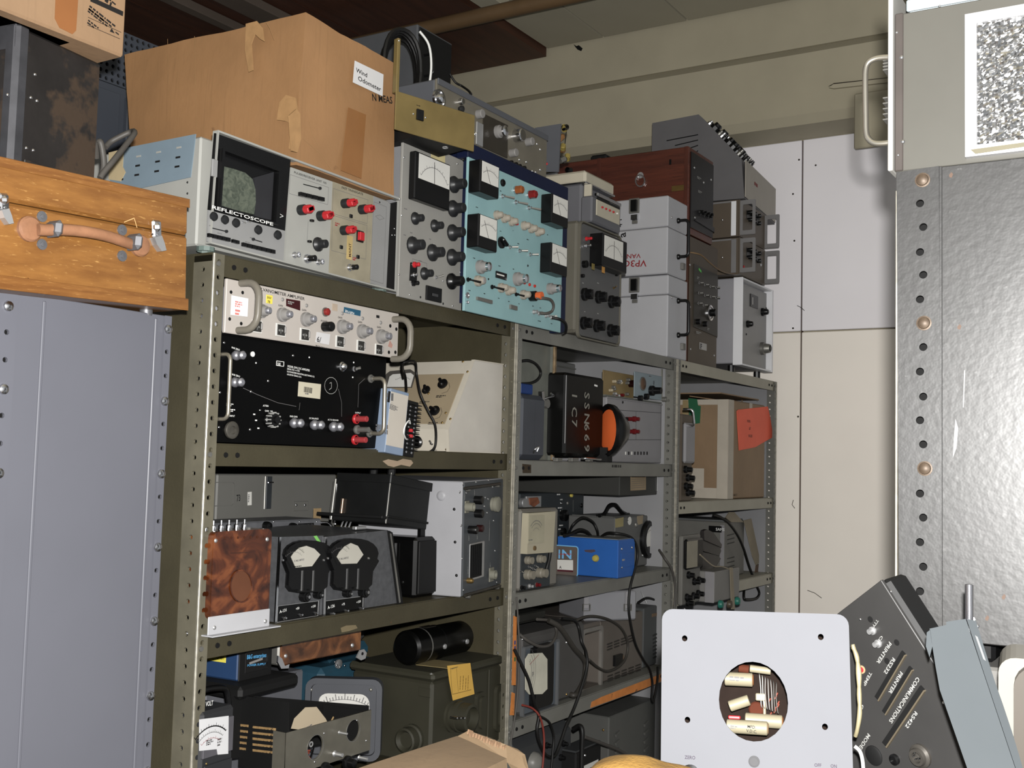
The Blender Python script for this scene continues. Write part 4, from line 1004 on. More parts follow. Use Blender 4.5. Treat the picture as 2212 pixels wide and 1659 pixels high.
# ================================================================== unit one, second shelf: amplifiers, console
dc = T('dc_amplifier', 'black amplifier panel with silver knobs, bow handles and red binding posts, under the white amplifier', 'amplifier', (459, 968), (834, 784), Y=.012, z=1.5672, d=.30)
F = dc.F; dc.w = F.p(829, 960)[0]; dc.h = F.p(484, 722)[1]
BP = mat('gloss_black_panel', (9, 9, 9), .4, spec=.12, amt=.3, scale=8, spots=.74, spotcol=(34, 33, 32), spotscale=9)
dc.body(BLKM, y0=.008, x0=.02, x1=dc.w-.02, z1=dc.h-.01); F.boxm('front_panel', BP, 0, 0, dc.w, dc.h, .006, -.006, .001)
KS = mat('satin_silver_knob', (172, 172, 180), .32, .75, amt=.04)
def silverknob(F, x, y, r=11): 
    o = F.lathe('knob', KS, x, y, [(r*.8, 0), (r, 5), (r, 9), (r*.75, 13), (r*.55, 15), (r*.55, 18)], 0, 16); F.lathe('cap', KS, x, y, [(r*.55, 17), (r*.85, 19), (r*.85, 27), (r*.5, 31), (0, 32)], 0, 16, o)
for x, y in ((506, 768), (503, 826), (631, 914), (675, 918), (716, 922)): silverknob(F, x, y)
F.lathe('socket', mat('tarnished_socket', (104, 100, 92), .4, .6, amt=.25, scale=40), 499, 929, [(19, 0), (19, 5), (16, 7), (9, 7), (8, 3), (0, 3)], 0, 20)
o = F.lathe('selector_knob', BLK, 583, 907, [(17, 0), (17, 5), (15, 7), (14, 16), (8, 17), (8, 24), (0, 24)], 0, 16)
k = F.k(583, 907); a, b = F.p(583, 907)
for j in range(12): F.link('flute', boxmesh(3*k, 2.4*k, 15*k, 0), DGINK, a+15.5*k*math.cos(j*.5236), b+15.5*k*math.sin(j*.5236), .002, j*30, par=o)
for x, y in ((549, 895), (553, 908), (558, 925)): F.cbox('index_mark', WINK, x, y, 6, 3, .0005)
F.lathe('pilot_lamp', CHR, 738, 792, [(11, 0), (11, 3), (8, 5), (8, 8), (5, 12), (0, 14)], 0, 14); F.toggle(763, 797, 12, 6, (.6, .3))
for x, y in ((768, 905), (766, 950)):
    F.lathe('binding_post', RED, x, y, [(11, 0), (11, 4), (9, 6)], 0, 14); F.cyl('post_cap', mat('clear_red', (170, 52, 56), .2), x, y, 6.5, 32)
F.lathe('binding_post', STL, 770, 928, [(10, 0), (10, 4), (6, 6), (6, 34), (0, 34)], 0, 14)
F.handle(800, 818, 797, 936, .035, 4.6, mat('worn_nickel', (176, 168, 150), .35, .8)); F.knob(800, 818, 9, 9, STL, 'step', name='handle_nut'); F.knob(797, 936, 9, 9, STL, 'step', name='handle_nut')
F.handle(469, 766, 463, 905, .03, 4.4, mat('worn_nickel', (176, 168, 150), .35, .8))
for x, y in ((484, 740), (525, 830), (542, 846), (473, 923), (540, 928), (633, 768), (579, 823), (475, 848)): F.screw(x, y, 3.2)
F.lathe('test_jack', WINK, 545, 765, [(6, 0), (6, 2), (3, 2), (0, 1)], 0, 8)
for x, y in ((668, 772), (764, 783), (762, 815), (553, 784), (580, 823)): F.screw(x, y, 2, WINK)
F.text('FINE ZERO', 500, 752, 3.6, WINK, rot=-8); F.text('COARSE ZERO', 494, 808, 3.6, WINK, rot=-8); F.text('INPUT', 496, 900, 3.8, WINK); F.text('ATTEN', 568, 878, 3.8, WINK); F.text('GAIN', 572, 889, 3.6, WINK)
F.text('FINE GAIN', 626, 901, 3.6, WINK); F.text('DC BALANCE', 668, 905, 3.4, WINK); F.text('AC TO GROUND', 708, 908, 3.2, WINK); F.text('OUTPUT', 767, 893, 3.4, WINK)
for x, y, w_ in ((489, 871, 26), (489, 883, 30), (560, 885, 8), (584, 887, 10)): F.scribble(x, y, w_, 7 if w_ > 12 else 3, 2 if w_ > 12 else 1, WINK)
F.frame('emblem_frame', WINK, 597, 779, 613, 792, 1.2, .0005); F.text('SIE', 599, 789, 6, WINK)
F.text('MODEL DW-2 DC AMPLIFIER', 621, 793, 4.6, WINK, rot=-3, sq=.85); F.text('SERIAL NO. 4-1758', 620, 798, 3.4, WINK, rot=-3); F.text('SOUTHWESTERN INDUSTRIAL ELECTRONICS CO.', 620, 804, 3.4, WINK, rot=-3, sq=.82); F.text('HOUSTON TEXAS, U.S.A.', 620, 810, 3.4, WINK, rot=-3, sq=.85)
lb = F.poly('stock_label', mat('cream_label', (190, 182, 158), .7, amt=.04), [(645, 824), (693, 830), (691, 862), (643, 856)], .0006)
v = []; f = []; k = F.k(668, 842); x = 0; rnd = random.Random(3)
while x < 26:
    w_ = rnd.choice((.7, .9, 1.5)); q = len(v); v += [(x*k, 0, 0), ((x+w_)*k, 0, 0), ((x+w_)*k, 12*k, 0), (x*k, 12*k, 0)]; f.append((q, q+1, q+2, q+3)); x += w_+rnd.choice((.7, .9))
a, b = F.p(655, 847); F.link('bar_code', mk('bars', v, f), INK, a, b, .0012, -3, par=lb); F.scribble(659, 849, 20, 4, 1, GINK, n=.0012)
line(F, [(715+14*math.cos(i*.45), 833+18*math.sin(i*.45)) for i in range(14)], DGINK, 1.1, name='chalk_ring', closed=True); line(F, [(712, 828), (716, 826), (716, 838), (711, 842)], DGINK, 1.4, name='chalk_mark')
for pts in ([(525, 838), (555, 852), (600, 870), (640, 878)], [(731, 840), (738, 870), (738, 900)], [(773, 880), (775, 830), (788, 818)], [(648, 870), (646, 886)]): line(F, pts, GINK, 1., name='scuff')
ZD = dc.M.translation.z+dc.h
# ---- galvanometer amplifier
ga = T('galvanometer_amplifier', 'white rack panel amplifier with six grey gain knobs, standing on the black amplifier', 'amplifier', (485, 718), (863, 688), Y=.0, z=ZD+.001, d=.30)
F = ga.F; ga.h = F.p(490, 601)[1]; ga.w = F.p(860, 736)[0]
GW = mat('bone_white_panel', (176, 168, 160), .4, amt=.04)
ga.body(mat('grey_chassis', (106, 106, 114), .45), y0=.008, x0=-.012, x1=ga.w-.02, z1=ga.h-.012, z0=.004); F.boxm('front_panel', GW, 0, 0, ga.w, ga.h, .006, -.006, .001)
HB = mat('beige_handle', (118, 112, 100), .4, amt=.08)
F.handle(520, 612, 514, 714, .042, 8, HB, corner=.6); F.handle(850, 690, 847, 776, .042, 7, HB, corner=.6)
tfit(F, 'GALVANOMETER AMPLIFIER', 551, 625, 658, 649, 7)
o = F.poly('sticker', mat('glossy_white_sticker', (225, 225, 228), .3, amt=.02), [(500, 638), (536, 645), (534, 684), (498, 680)], .0006); F.scribble(508, 650, 24, 14, 3, mat('pink_ink', (210, 120, 110)), n=.001, par=o); F.scribble(508, 668, 18, 14, 2, mat('pink_ink', (210, 120, 110)), n=.001, par=o)
for x, y in ((562, 672), (608, 680), (659, 690), (737, 706), (780, 716), (821, 727)):
    F.capknob(x, y, 15.5, 21, GKNOB, KS, capr=.46, rise=1.35); F.text('GAIN', x-7, y-19, 4.2)
for x, y, s_ in ((555, 705, 1), (606, 713, 1), (658, 723, 1), (734, 738, .92), (779, 747, .88), (818, 755, .86)):
    o = F.cbox('slide_switch', WHT, x-1, y, 30*s_, 28*s_, .002, bv=.0006); F.cbox('switch_window', mat('switch_grey', (58, 57, 54), .4, amt=.2, scale=60), x+1, y, 24*s_, 23*s_, .001, n=.002, par=o)
    F.text('+|+', x-5, y+4, 8*s_, DGINK, n=.0035, par=o); F.cbox('slide_key', GKNOB, x+9*s_, y, 4*s_, 14*s_, .003, n=.003, par=o)
F.box('yellow_tag', mat('yellow_tape', (226, 206, 24), .5, amt=.03), 575, 636, 588, 657, .0006); F.text('INV', 577, 645, 5.5, n=.001); F.text('78', 578, 654, 5.5, n=.001)
F.poly('maroon_tag', mat('maroon_tape', (78, 22, 28), .4), [(618, 645), (648, 650), (648, 671), (618, 661)], .0006); F.scribble(622, 650, 22, 8, 2, DGINK, n=.001)
F.poly('blue_tag', mat('blue_tape', (30, 92, 122), .4), [(743, 663), (779, 671), (778, 683), (742, 675)], .0006); F.text('S/N A BITH', 745, 674, 5.6, WINK, n=.001, rot=-5, sq=.8)
F.cbox('tiny_tag', INK, 816, 684, 11, 6, .0006); F.cbox('faded_tag', mat('faded_tape', (170, 152, 132), .6), 723, 664, 18, 15, .0005)
o = F.lathe('pilot_lamp', STL, 702, 674, [(10, 0), (10, 3), (0, 3)], 0, 14); F.lathe('red_lens', mat('red_jewel', (150, 34, 30), .2), 702, 674, [(8, 3), (8, 9), (5, 12), (0, 13)], 0, 12, o)
F.text('POWER', 693, 695, 4.4); o = F.knob(700, 706, 10.5, 24, BLK, 'cyl')
F.poly('number_sticker', mat('white_sticker', (200, 198, 198), .5, amt=.02), [(684, 717), (713, 722), (710, 745), (681, 739)], .0006); F.text('6/', 684, 738, 12, n=.001, rot=-4)
F.text('MODEL T6GA-600', 682, 748, 3.4, rot=-5)
for x, y in ((499, 631), (524, 632), (496, 689), (521, 699), (843, 704), (856, 711), (840, 761), (854, 761)): F.lathe('panel_hole', HOLE, x, y, [(4, 0), (4, .4), (0, .4)], 0, 10)
for x, y in ((557, 637), (610, 647), (662, 660), (739, 677), (783, 688), (822, 697)): F.screw(x, y, 4.5, GKNOB)
F.poly('pink_stain', mat('pink_stain', (176, 132, 118), .6), [(842, 735), (848, 745), (846, 752), (838, 748)], .0003)
# ---- cream console with its sloping panel turned to the side
cc = T('transmitter_console', 'cream metal console seen from its end, its sloping knob panel turned towards the amplifiers', 'console', (969, 985), (1100, 792), Y=.03, z=1.5672, d=.42)
F = cc.F; Mx = Matrix(((1, 0, 0, 0), (0, 0, -1, 0), (0, 1, 0, 0), (0, 0, 0, 1)))
P = [F.p(x, y) for x, y in ((970, 985), (968, 927), (1024, 779), (1099, 790), (1096, 985))]; P[0] = (P[0][0], 0); P[4] = (P[4][0], 0)
CREAM = mat('cream_enamel', (190, 182, 166), .45, amt=.07, scale=9, spots=.78, spotcol=(130, 118, 96), spotscale=30); TANP2 = mat('tan_panel', (150, 134, 106), .5, amt=.06, scale=10)
link('body', prismmesh(P, -cc.d, -.003), CREAM, cc.e, Mx)
cx = sum(p[0] for p in P)/5; cz = sum(p[1] for p in P)/5
link('end_plate', prismmesh(P, -.003, .0), mat('cream_end', (188, 182, 172), .5, amt=.06, scale=12), cc.e, Mx)
link('end_rim', ringprism([(cx+(x-cx)*1.02, cz+(z-cz)*1.02) for x, z in P], P, -.006, .002), CREAM, cc.e, Mx)
# sloping panel face: a runs towards the viewer, b up the slope
q0, q1 = Vector((P[1][0], 0, P[1][1])), Vector((P[2][0], 0, P[2][1])); up = (q1-q0).normalized(); A = Vector((0, -1, 0)); N = A.cross(up)
SF = Face(cc, Matrix(((A.x, up.x, N.x, q0.x), (A.y, up.y, N.y, q0.y), (A.z, up.z, N.z, q0.z), (0, 0, 0, 1))))
sl = (q1-q0).length
SF.boxm('slope_panel', TANP2, -cc.d+.01, .012, -.012, sl-.035, .002)
def barknob(F, x, y, r, rot):
    o = F.pointer_knob(x, y, r, rot, n=.002); F.scribble(x-14, y+24, 26, 7, 2, INK, n=.0024); return o
barknob(SF, 957, 830, 12, 40); barknob(SF, 940, 888, 12, 70); barknob(SF, 921, 843, 10, 20)
line(SF, [(969, 826), (972, 836), (966, 846), (954, 850)], INK, .8, n=.0024); line(SF, [(952, 880), (955, 890), (949, 902), (938, 905)], INK, .8, n=.0024)
for x, y in ((1000, 781), (1010, 803), (926, 850), (963, 892), (973, 905), (955, 913)): SF.screw(x, y, 3, BRASS, n=.002)
vm = SF.poly('meter', mat('meter_rim', (90, 86, 80), .4), [(838, 812), (846, 806), (890, 802), (899, 808), (890, 838), (832, 838)], .008, n=.002); SF.poly('dial', WHT, [(842, 814), (849, 809), (888, 806), (894, 811), (887, 836), (836, 836)], .001, n=.010, par=vm)
SF.scale(*SF.p(866, 850), SF.k(866, 850)*34, 34, .0115, vm)
L = cc.left(P[0][0])
o = L.lathe('black_socket', BLK, 903, 955, [(14, 0), (14, 6), (10, 9), (0, 9)], 0, 18); L.toggle(934, 958, 12, 4, (.3, .6)); L.screw(921, 954, 2.6, BRASS); L.screw(964, 971, 3, BRASS); L.text('OFF', 936, 974, 4)
cable('flex_cable', 'black flex looping over the cream console and behind the blue terminal unit', [(871, 815, .1), (868, 788, .06), (880, 781, .05), (897, 783, .06), (900, 808, .07), (908, 850, .05), (925, 888, .04), (939, 915, .03), (942, 945, .02), (938, 968, .02), (922, 978, .025), (900, 976, .03)], .0026)
cable('flex_cable', 'short black flex rising behind the blue terminal unit to the white amplifier', [(878, 845, .05), (876, 815, .08), (870, 795, .09), (873, 782, .08), (884, 780, .06)], .0024)
# ---- small blue terminal unit leaning beside the black amplifier
bt = T('terminal_unit', 'small blue module with printed label and black terminal strip, leaning by the black amplifier', 'module', (831, 977), (866, 846), Y=-.012, d=.07, roll=6.)
F = bt.F; BLU = mat('light_blue_paint', (120, 138, 162), .45, amt=.05)
bt.h = F.p(837, 836)[1]; bt.w = F.p(871, 980)[0]
e = F.p(838, 836)
bt.body(BLU, y0=.0, bv=.001)
a1, b1 = F.p(923, 855)
lbp = F.boxm('label', mat('label_cream', (188, 180, 168), .6, amt=.03), .001, .014, bt.w-.002, bt.h-.006, .0006)
F.cbox('logo_block', INK, 840, 857, 8, 24, .0006, n=.0006)
for x, y, w_, h_, n_ in ((850, 850, 22, 40, 3), (843, 872, 30, 12, 4), (838, 918, 22, 44, 7)): F.scribble(x, y, w_, h_, n_, GINK, n=.0011, rot=-84 if n_ != 4 else -6)
wq = F.p(899, 978)[0]-bt.w
bt.body(BLKM, x0=bt.w+.001, y0=.005, x1=bt.w+max(.022, wq), z1=bt.h-.012, z0=.002, name='terminal_block', bv=.001)
for i in range(12):
    zz = .006+i*(bt.h-.026)/12
    bt.body(BLK, x0=bt.w+.001, y0=-.004, x1=bt.w+max(.022, wq), y1=.006, z0=zz+.008, z1=zz+.0095, name='barrier', bv=0)
    for xx in (.30, .72): F.link('screw', lathemesh([(.0032, 0), (.0028, .0012), (0, .002)], 8), CHR, bt.w+.001+xx*max(.022, wq), zz+.004, -.004)
F.tube('white_wire', WINK, [(878, 950, .0), (872, 935, .012), (876, 918, .014), (884, 908, .01), (886, 915, .004)], 1.6)
for y in (930, 942): F.cbox('red_lug', RED, 885, y, 8, 7, .006)
# ================================================================== unit one, third shelf
ZCs = 1.2692
AMB = burl('amber_bakelite', (44, 17, 7), (108, 50, 14), (150, 82, 28), 20, .12)
ab = T('standard_resistor', 'marbled amber plastic fronted unit on a white bracket, with a row of silver terminals', 'instrument', (449, 1371), (583, 1153), Y=-.012, z=ZCs, d=.06)
F = ab.F
ab.w = F.p(581, 1330)[0]; a0, bt_ = F.p(455, 1332); zt2 = F.p(516, 1154)[1]
o = F.link('front_plate', prismmesh(rrect(ab.w-.004, zt2-bt_+.012, .01, 4), -.05, 0), AMB, ab.w/2+.001, (zt2+bt_)/2+.006-.006)
F.poly('thumb_recess', mat('recess_brown', (112, 66, 40), .3, amt=.1), [(520+23*math.cos(i*.2618), 1266+34*math.sin(i*.2618)) for i in range(24)], .0006)
F.ring('recess_rim', AMB, [(520+24.5*math.cos(i*.2618), 1266+36*math.sin(i*.2618)) for i in range(24)], [(520+22*math.cos(i*.2618), 1266+33*math.sin(i*.2618)) for i in range(24)], .002)
F.boxm('bracket', mat('white_bracket', (176, 176, 180), .4, amt=.03), -.002, .002, ab.w, bt_, .002)
ab.body(mat('white_bracket', (176, 176, 180)), x0=-.002, x1=ab.w+.016, y0=-.012, y1=.05, z0=0, z1=.002, name='bracket_foot', bv=0)
for x, y in ((463, 1356), (573, 1342), (466, 1168), (577, 1165)): F.screw(x, y, 5, ALU, n=.002 if y > 1300 else 0)
for i in range(6):
    x = 470+16.6*i
    F.lathe('terminal', KS, x, 1150-.6*i, [(6, 0), (7, 4), (5, 8), (5, 14), (2.5, 16), (2.5, 22), (0, 22)], -.03, 10) if False else None
    a, b = F.p(x+1, 1153)
    link('terminal', lathemesh([(.0045, 0), (.0055, .004), (.004, .008), (.0045, .013), (.002, .014), (.002, .021), (0, .021)], 10), CHR, ab.e, Matrix.Translation((a, .028, zt2)))
line(F, [(497, 1195), (535, 1194)], INK, .8); 
for i in range(7): F.lathe('rivet', AMB, 486+14*i, 1162-.4*i, [(3, 0), (2.5, 1), (0, 1.5)], 0, 8)
# ---- two meter boxes
HAM = mat('hammered_grey', (84, 85, 88), .4, amt=.16, scale=90, bump=.1, bscale=160)
def meterbox(lab, tl, tr, br, bl, mc, dial, Y, plate, txt, knobs, d, trim=True):
    th = T('meter_box', lab, 'instrument', bl, tr, Y=Y, z=ZCs, d=d)
    F = th.F; Mx = Matrix(((1, 0, 0, 0), (0, 0, -1, 0), (0, 1, 0, 0), (0, 0, 0, 1)))
    P = [F.p(*q) for q in (bl, br, tr, tl)]; P[0] = (P[0][0], 0); P[1] = (P[1][0], 0)
    link('case', prismmesh(P, -d, 0), HAM, th.e, Mx)
    if trim:
        F.poly('chrome_trim', CHR, [(tl[0]-1, tl[1]), (tl[0]+3, tl[1]), (bl[0]+3, bl[1]-1), (bl[0]-1, bl[1]-1)], .003)
    cx, cy = mc
    out = []
    for a in range(-20, 201, 20):
        t = math.radians(a); out.append((cx+46*math.cos(t), cy-8-32*math.sin(t)))
    out = [(cx+47, cy+8)]+out+[(cx-47, cy+8), (cx-38, cy+32), (cx-40, cy+62), (cx-32, cy+72), (cx+20, cy+70), (cx+32, cy+58), (cx+34, cy+30)]
    mt = F.poly('meter', BLK, out, .022)
    k = F.k(cx, cy)
    rim = [(cx+(x-cx)*.93, cy+(y-cy)*.93) for x, y in out]
    F.poly('meter_front', BLK, rim, .006, n=.022, par=mt)
    dl = F.poly('dial', mat('ivory_dial', (176, 172, 160), .5, amt=.03), dial, .0012, n=.028, par=mt)
    a, b = F.p((dial[0][0]+dial[-1][0])/2-1, dial[-1][1]+4, .028)
    F.scale(a, b, k*44, 42, .0296, dl, INK, 21, .012); F.scale(a, b, k*36, 40, .0296, dl, GINK, 11, .012)
    F.text('DC MILLIAMPERES', cx-20, cy+8, 4, GINK, n=.0296, par=dl, rot=3, sq=.7); F.scribble(cx-18, cy+17, 34, 3, 1, INK, n=.0296, par=dl)
    F.link('needle', boxmesh(k*40, .0006, .0004), INK, a-k*14, b+k*18, .0299, 128, par=dl)
    for dx in (-5, 19): F.cbox('rib', mat('rib_grey', (66, 66, 66), .4), cx+dx, cy+48, 6, 44, .004, n=.026, par=mt)
    for dx in (-44, 44): F.lathe('screw', CHR, cx+dx, cy+4, [(3, 0), (2, 2), (0, 2)], .028, 8, mt)
    for x, y, r_ in knobs:
        o = F.lathe('knob', BLK, x, y, [(r_, 0), (r_, 14), (r_*.7, 15), (r_*.7, 18), (0, 18)], 0, 10); F.lathe('stud', CHR, x, y, [(r_*.35, 17), (r_*.3, 21), (0, 21)], 0, 8, o)
    p = F.poly('terminal_plate', mat('gloss_black', (14, 14, 15), .2), plate, .002); F.ring('plate_rim', ALU, plate, [(x+(sum(q[0] for q in plate)/4-x)*.03, y+(sum(q[1] for q in plate)/4-y)*.06) for x, y in plate], .0006, n=.002, par=p)
    for s_, x, y in txt: F.text(s_, x, y, 6.5 if s_.startswith('A') else 5, WINK, n=.0026, par=p, rot=7)
    for s_, x, y in txt: F.lathe('terminal', CHR, x+9, y+10, [(4.5, 0), (4, 4), (2.5, 8), (0, 9)], .002, 8, p)
    return th
mb1 = meterbox('grey hammered box with round black milliammeter, beside the amber fronted unit', (602, 1160), (699, 1157), (694, 1339), (592, 1350), (655, 1206), [(628, 1203), (634, 1194), (646, 1183), (661, 1179), (678, 1185), (691, 1198), (673, 1223), (638, 1226)], .02,
    [(599, 1309), (689, 1297), (687, 1330), (597, 1345)], (('A-131', 604, 1325), ('+50', 639, 1318), ('+150', 672, 1314)), ((653, 1288, 12), (681, 1284, 9)), .22)
F = mb1.F; L = mb1.left()
F.poly('green_tape', mat('green_tape', (110, 190, 74), .5), [(677, 1158), (684, 1157), (696, 1177), (694, 1183)], .0006)
mb2 = meterbox('wide grey hammered box with round black milliammeter, beside the ribbed black case', (701, 1160), (838, 1145), (864, 1313), (697, 1338), (752, 1202), [(727, 1203), (733, 1192), (744, 1180), (757, 1173), (772, 1179), (784, 1198), (770, 1217), (737, 1218)], .02,
    [(701, 1298), (785, 1287), (784, 1321), (700, 1335)], (('A-126', 708, 1316), ('+75', 738, 1309), ('+150', 770, 1304)), ((744, 1281, 9), (780, 1278, 12)), .22)
F = mb2.F
F.poly('edge_trim', BLKM, [(836, 1146), (843, 1150), (866, 1305), (865, 1313), (858, 1310)], .006); F.poly('chrome_edge', STL, [(842, 1152), (844, 1153), (864, 1300), (862, 1302)], .002, n=.006)  # black trim with a thin chrome strip down the slanting edge
a, b = F.p(810, 1150); mb2.body(ALU, x0=a-.02, y0=.03, z0=mb2.F.p(810, 1150)[1]+.004, x1=a+.012, y1=.04, z1=mb2.F.p(810, 1150)[1]+.01, name='clip', bv=.001)
# ---- decade box behind
db = T('decade_box', 'low grey decade box with nameplate and bent chrome handle, behind the meter boxes', 'instrument', (452, 1240), (695, 1125), Y=.25, z=ZCs+.0, d=.10)
F = db.F; db.h = F.p(560, 1126)[1]
HG2 = mat('dusty_hammered_grey', (100, 101, 105), .5, amt=.14, scale=40)
db.body(HG2); o = F.box('name_plate', BLK, 642, 1131, 677, 1149, .001); F.text('RESISTANCE', 645, 1138, 4, WINK, n=.0015, par=o); F.text('IN THOUSAND OHMS', 643, 1145, 3.6, WINK, n=.0015, par=o, sq=.7)
for x, y in ((573, 1136), (629, 1139)): F.knob(x, y, 10, 16, BLK, 'dome')
F.handle(692, 1128, 692, 1165, .03, 3, CHR)
for x in (591, 647, 684): F.screw(x, 1127, 2)
db.body(mat('torn_tan_paper', (150, 124, 84), .8), x0=db.w-.002, y0=.02, x1=db.w+.02, y1=.022, z1=db.h+.02, z0=.0, name='paper_scrap', bv=0)
# ---- grey cabinet at the back of that shelf
bc = T('instrument_cabinet', 'grey cabinet with rounded hatch and small white tag, behind the low decade box', 'cabinet', (462, 1200), (727, 1040), Y=.355, z=ZCs, d=.08)
F = bc.F; bc.h = F.p(560, 1024)[1]
DG3 = mat('dusty_grey', (106, 105, 100), .55, amt=.06, scale=6)
bc.body(DG3); F.frame('hatch', DG3, 452, 1094, 507, 1041, 1.6, .002, r=8)
F.cbox('edge_strip', STL, 570, 1064, 3, 72, .004); F.cbox('dark_strip', mat('blue_dark_strip', (58, 62, 66), .5), 580, 1064, 17, 70, .002); F.cbox('pin', CHR, 583, 1042, 17, 3, .004)
F.cbox('white_tag', WHT, 539, 1077, 12, 29, .0008, rot=3); F.scribble(536, 1068, 6, 18, 5, GINK, n=.001); F.text('73', 511, 1083, 14, INK, rot=5, sq=.6)
F.frame('label_rim', STL, 634, 1104, 666, 1082, 1, .0006); F.screw(640, 1091, 3); F.screw(659, 1091, 3); F.cbox('edge_strip', ALU, 723, 1085, 4, 96, .006)
# ---- black instrument lying askew on top
bx = T('instrument_case', 'black metal case with raised ridge, lying askew on top of the ribbed black case', 'case', (833, 1131), (930, 1047), Y=.035, roll=7.2, d=.135)
F = bx.F; L = bx.left(); bx.h = F.p(843, 1027)[1]; bx.w = F.p(926, 1100)[0]
BKW = mat('dusty_black_paint', (30, 31, 31), .5, amt=.25, scale=14, spots=.68, spotcol=(58, 58, 58), spotscale=8)
bx.body(BKW, bv=.002); F.boxm('lid_rim', BKW, -.002, bx.h*.84, bx.w+.002, bx.h+.002, .003); L.boxm('lid_rim', BKW, -bx.d, bx.h*.84, .002, bx.h+.002, .003)
L.boxm('ridge', BLKM, -bx.d-.03, .008, .002, .014, .016); F.boxm('ridge', BLKM, 0, .012, bx.w, .016, .004)
F.boxm('bright_edge', STL, -.001, .0, .002, bx.h+.006, .001); L.cbox('pin', mat('copper_pin', (160, 132, 110), .3, .8), 741, 1094, 6, 34, .006); L.boxm('edge_strip', STL, -bx.d-.006, .0, -bx.d, bx.h-.01, .004)
for y0 in (.015, .06): link('stud', lathemesh([(.008, 0), (.008, .02), (0, .02)], 10), BLKM, bx.e, Matrix.Translation((.02, y0, bx.h)))
for y in (.095, .105, .115): link('lead', tubemesh([(.01, y, 0), (.01, y+.004, -.012), (.01, y, -.024)], .0018, 5), CHR, bx.e)
# ---- ribbed black case
rb = T('ribbed_case', 'glossy black ribbed case with rounded back plate, below the askew black case', 'case', (894, 1304), (957, 1158), Y=.04, z=ZCs, d=.10)
F = rb.F; L = rb.left(); rb.h = F.p(897, 1162)[1]
GB = mat('gloss_black_enamel', (18, 18, 18), .3, amt=.2, scale=20)
rb.body(GB, bv=.006)
F.boxm('front_panel', BLKM, .008, .008, rb.w-.006, rb.h-.008, .004)
for a in (-.075, -.05): L.boxm('rib', GB, a-.006, .012, a+.006, rb.h-.01, .008, 0, .003)
for a, b in ((-.062, .02), (-.062, rb.h-.03), (-.03, .03)): L.link('screw', lathemesh([(.003, 0), (.0025, .0012), (0, .0018)], 8), CHR, a, b, .0)
F.link('back_plate', prismmesh(rrect(rb.w*.62, rb.h+.035, .02, 5), -.03, -.022), GB, rb.w-.02, rb.h/2+.02, 0)
# ---- pale grey cabinet with connector panel
kc = T('connector_cabinet', 'pale grey sided cabinet whose dark front carries sockets, knobs and a black grille', 'instrument', (994, 1300), (1072, 1033), Y=-.018, z=ZCs, rot=11, roll=-1.5, d=.24)
F = kc.F; L = kc.left(); kc.h = F.p(991, 1041)[1]; kc.w = F.p(1080, 1276)[0]
kc.body(mat('pale_grey_side', (152, 152, 156), .45, amt=.04), bv=.002); DP = mat('slate_grey_panel', (80, 84, 88), .45, amt=.08)
F.boxm('front_panel', DP, .002, .002, kc.w-.002, kc.h-.002, .004)
STK = mat('dark_steel_bar', (78, 74, 66), .35, .7, amt=.2)
for y0, y1_ in ((1056, 1049), (1287, 1269)):
    F.tube('handle_bar', STK, [(1004, y0-1, .02), (1080, y1_-4, .02)], 3.4, k=1); F.knob(1007, y0, 5.5, 9, STL, 'cyl', n=.004, name='handle_post'); F.knob(1070, y1_-1, 4.5, 9, STL, 'cyl', n=.004, name='handle_post')
SOC = mat('olive_grey_socket', (124, 122, 108), .5, amt=.1)
F.lathe('round_cap', SOC, 1064, 1089, [(15, 0), (15, 6), (16.5, 7), (16.5, 14), (13, 16), (0, 16)], .004, 20)
o = F.cbox('socket', SOC, 1007, 1095, 20, 26, .003, n=.004); F.lathe('socket_ring', SOC, 1007, 1095, [(9.5, 0), (9.5, 18), (7, 18), (6, 6), (0, 6)], .007, 16, o)
F.knob(1026, 1080, 9, 18, BLK, 'cyl', n=.004); F.knob(1027, 1109, 9, 18, BLK, 'cyl', n=.004); F.knob(1013, 1144, 8.5, 20, BLK, 'cyl', n=.004); o = F.knob(1031, 1141, 7.5, 14, mat('dark_maroon', (60, 20, 20), .4), 'cyl', n=.004)
g_ = F.box('grille_frame', ALU, 1013, 1175, 1043, 1246, .003, n=.004, bv=.002); F.box('grille_backing', HOLE, 1016, 1178, 1040, 1243, .0008, n=.007, par=g_)
for i in range(6): F.cbox('grille_bar', BLK, 1018+4*i, 1211-.7*i, 2, 63, .003, n=.0076, par=g_)
o = F.cbox('socket', SOC, 1060, 1241, 24, 30, .003, n=.004); F.lathe('socket_ring', SOC, 1060, 1241, [(10, 0), (10, 12), (7, 12), (6, 4), (0, 4)], .007, 16, o)
F.knob(1010, 1254, 6, 14, BRASS, 'dome', n=.004); 
for x, y in ((1000, 1046), (1028, 1042), (1055, 1038), (1064, 1052), (993, 1063), (1007, 1065), (996, 1135), (998, 1207), (1001, 1275), (1066, 1125), (1069, 1190), (1073, 1258), (1048, 1075), (1046, 1094), (1052, 1108), (1054, 1078)): F.screw(x, y, 2.8, n=.004)
for x, y, w_, r_ in ((1003, 1080, 18, 88), (1024, 1070, 16, 88), (1056, 1168, 44, 88), (1012, 1168, 14, 88), (1030, 1165, 12, 88), (1010, 1240, 16, 88), (1058, 1228, 14, 88)): F.scribble(x, y, w_, 4, 2, DGINK, n=.0045, rot=r_)
for x, y in ((981, 1100), (983, 1171), (986, 1243)): L.screw(x, y, 3.4, BLK)
L.lathe('dimple', mat('pale_grey_side', (152, 152, 156)), 953, 1071, [(11, 0), (9, 2), (4, 3), (0, 2)], 0, 16)

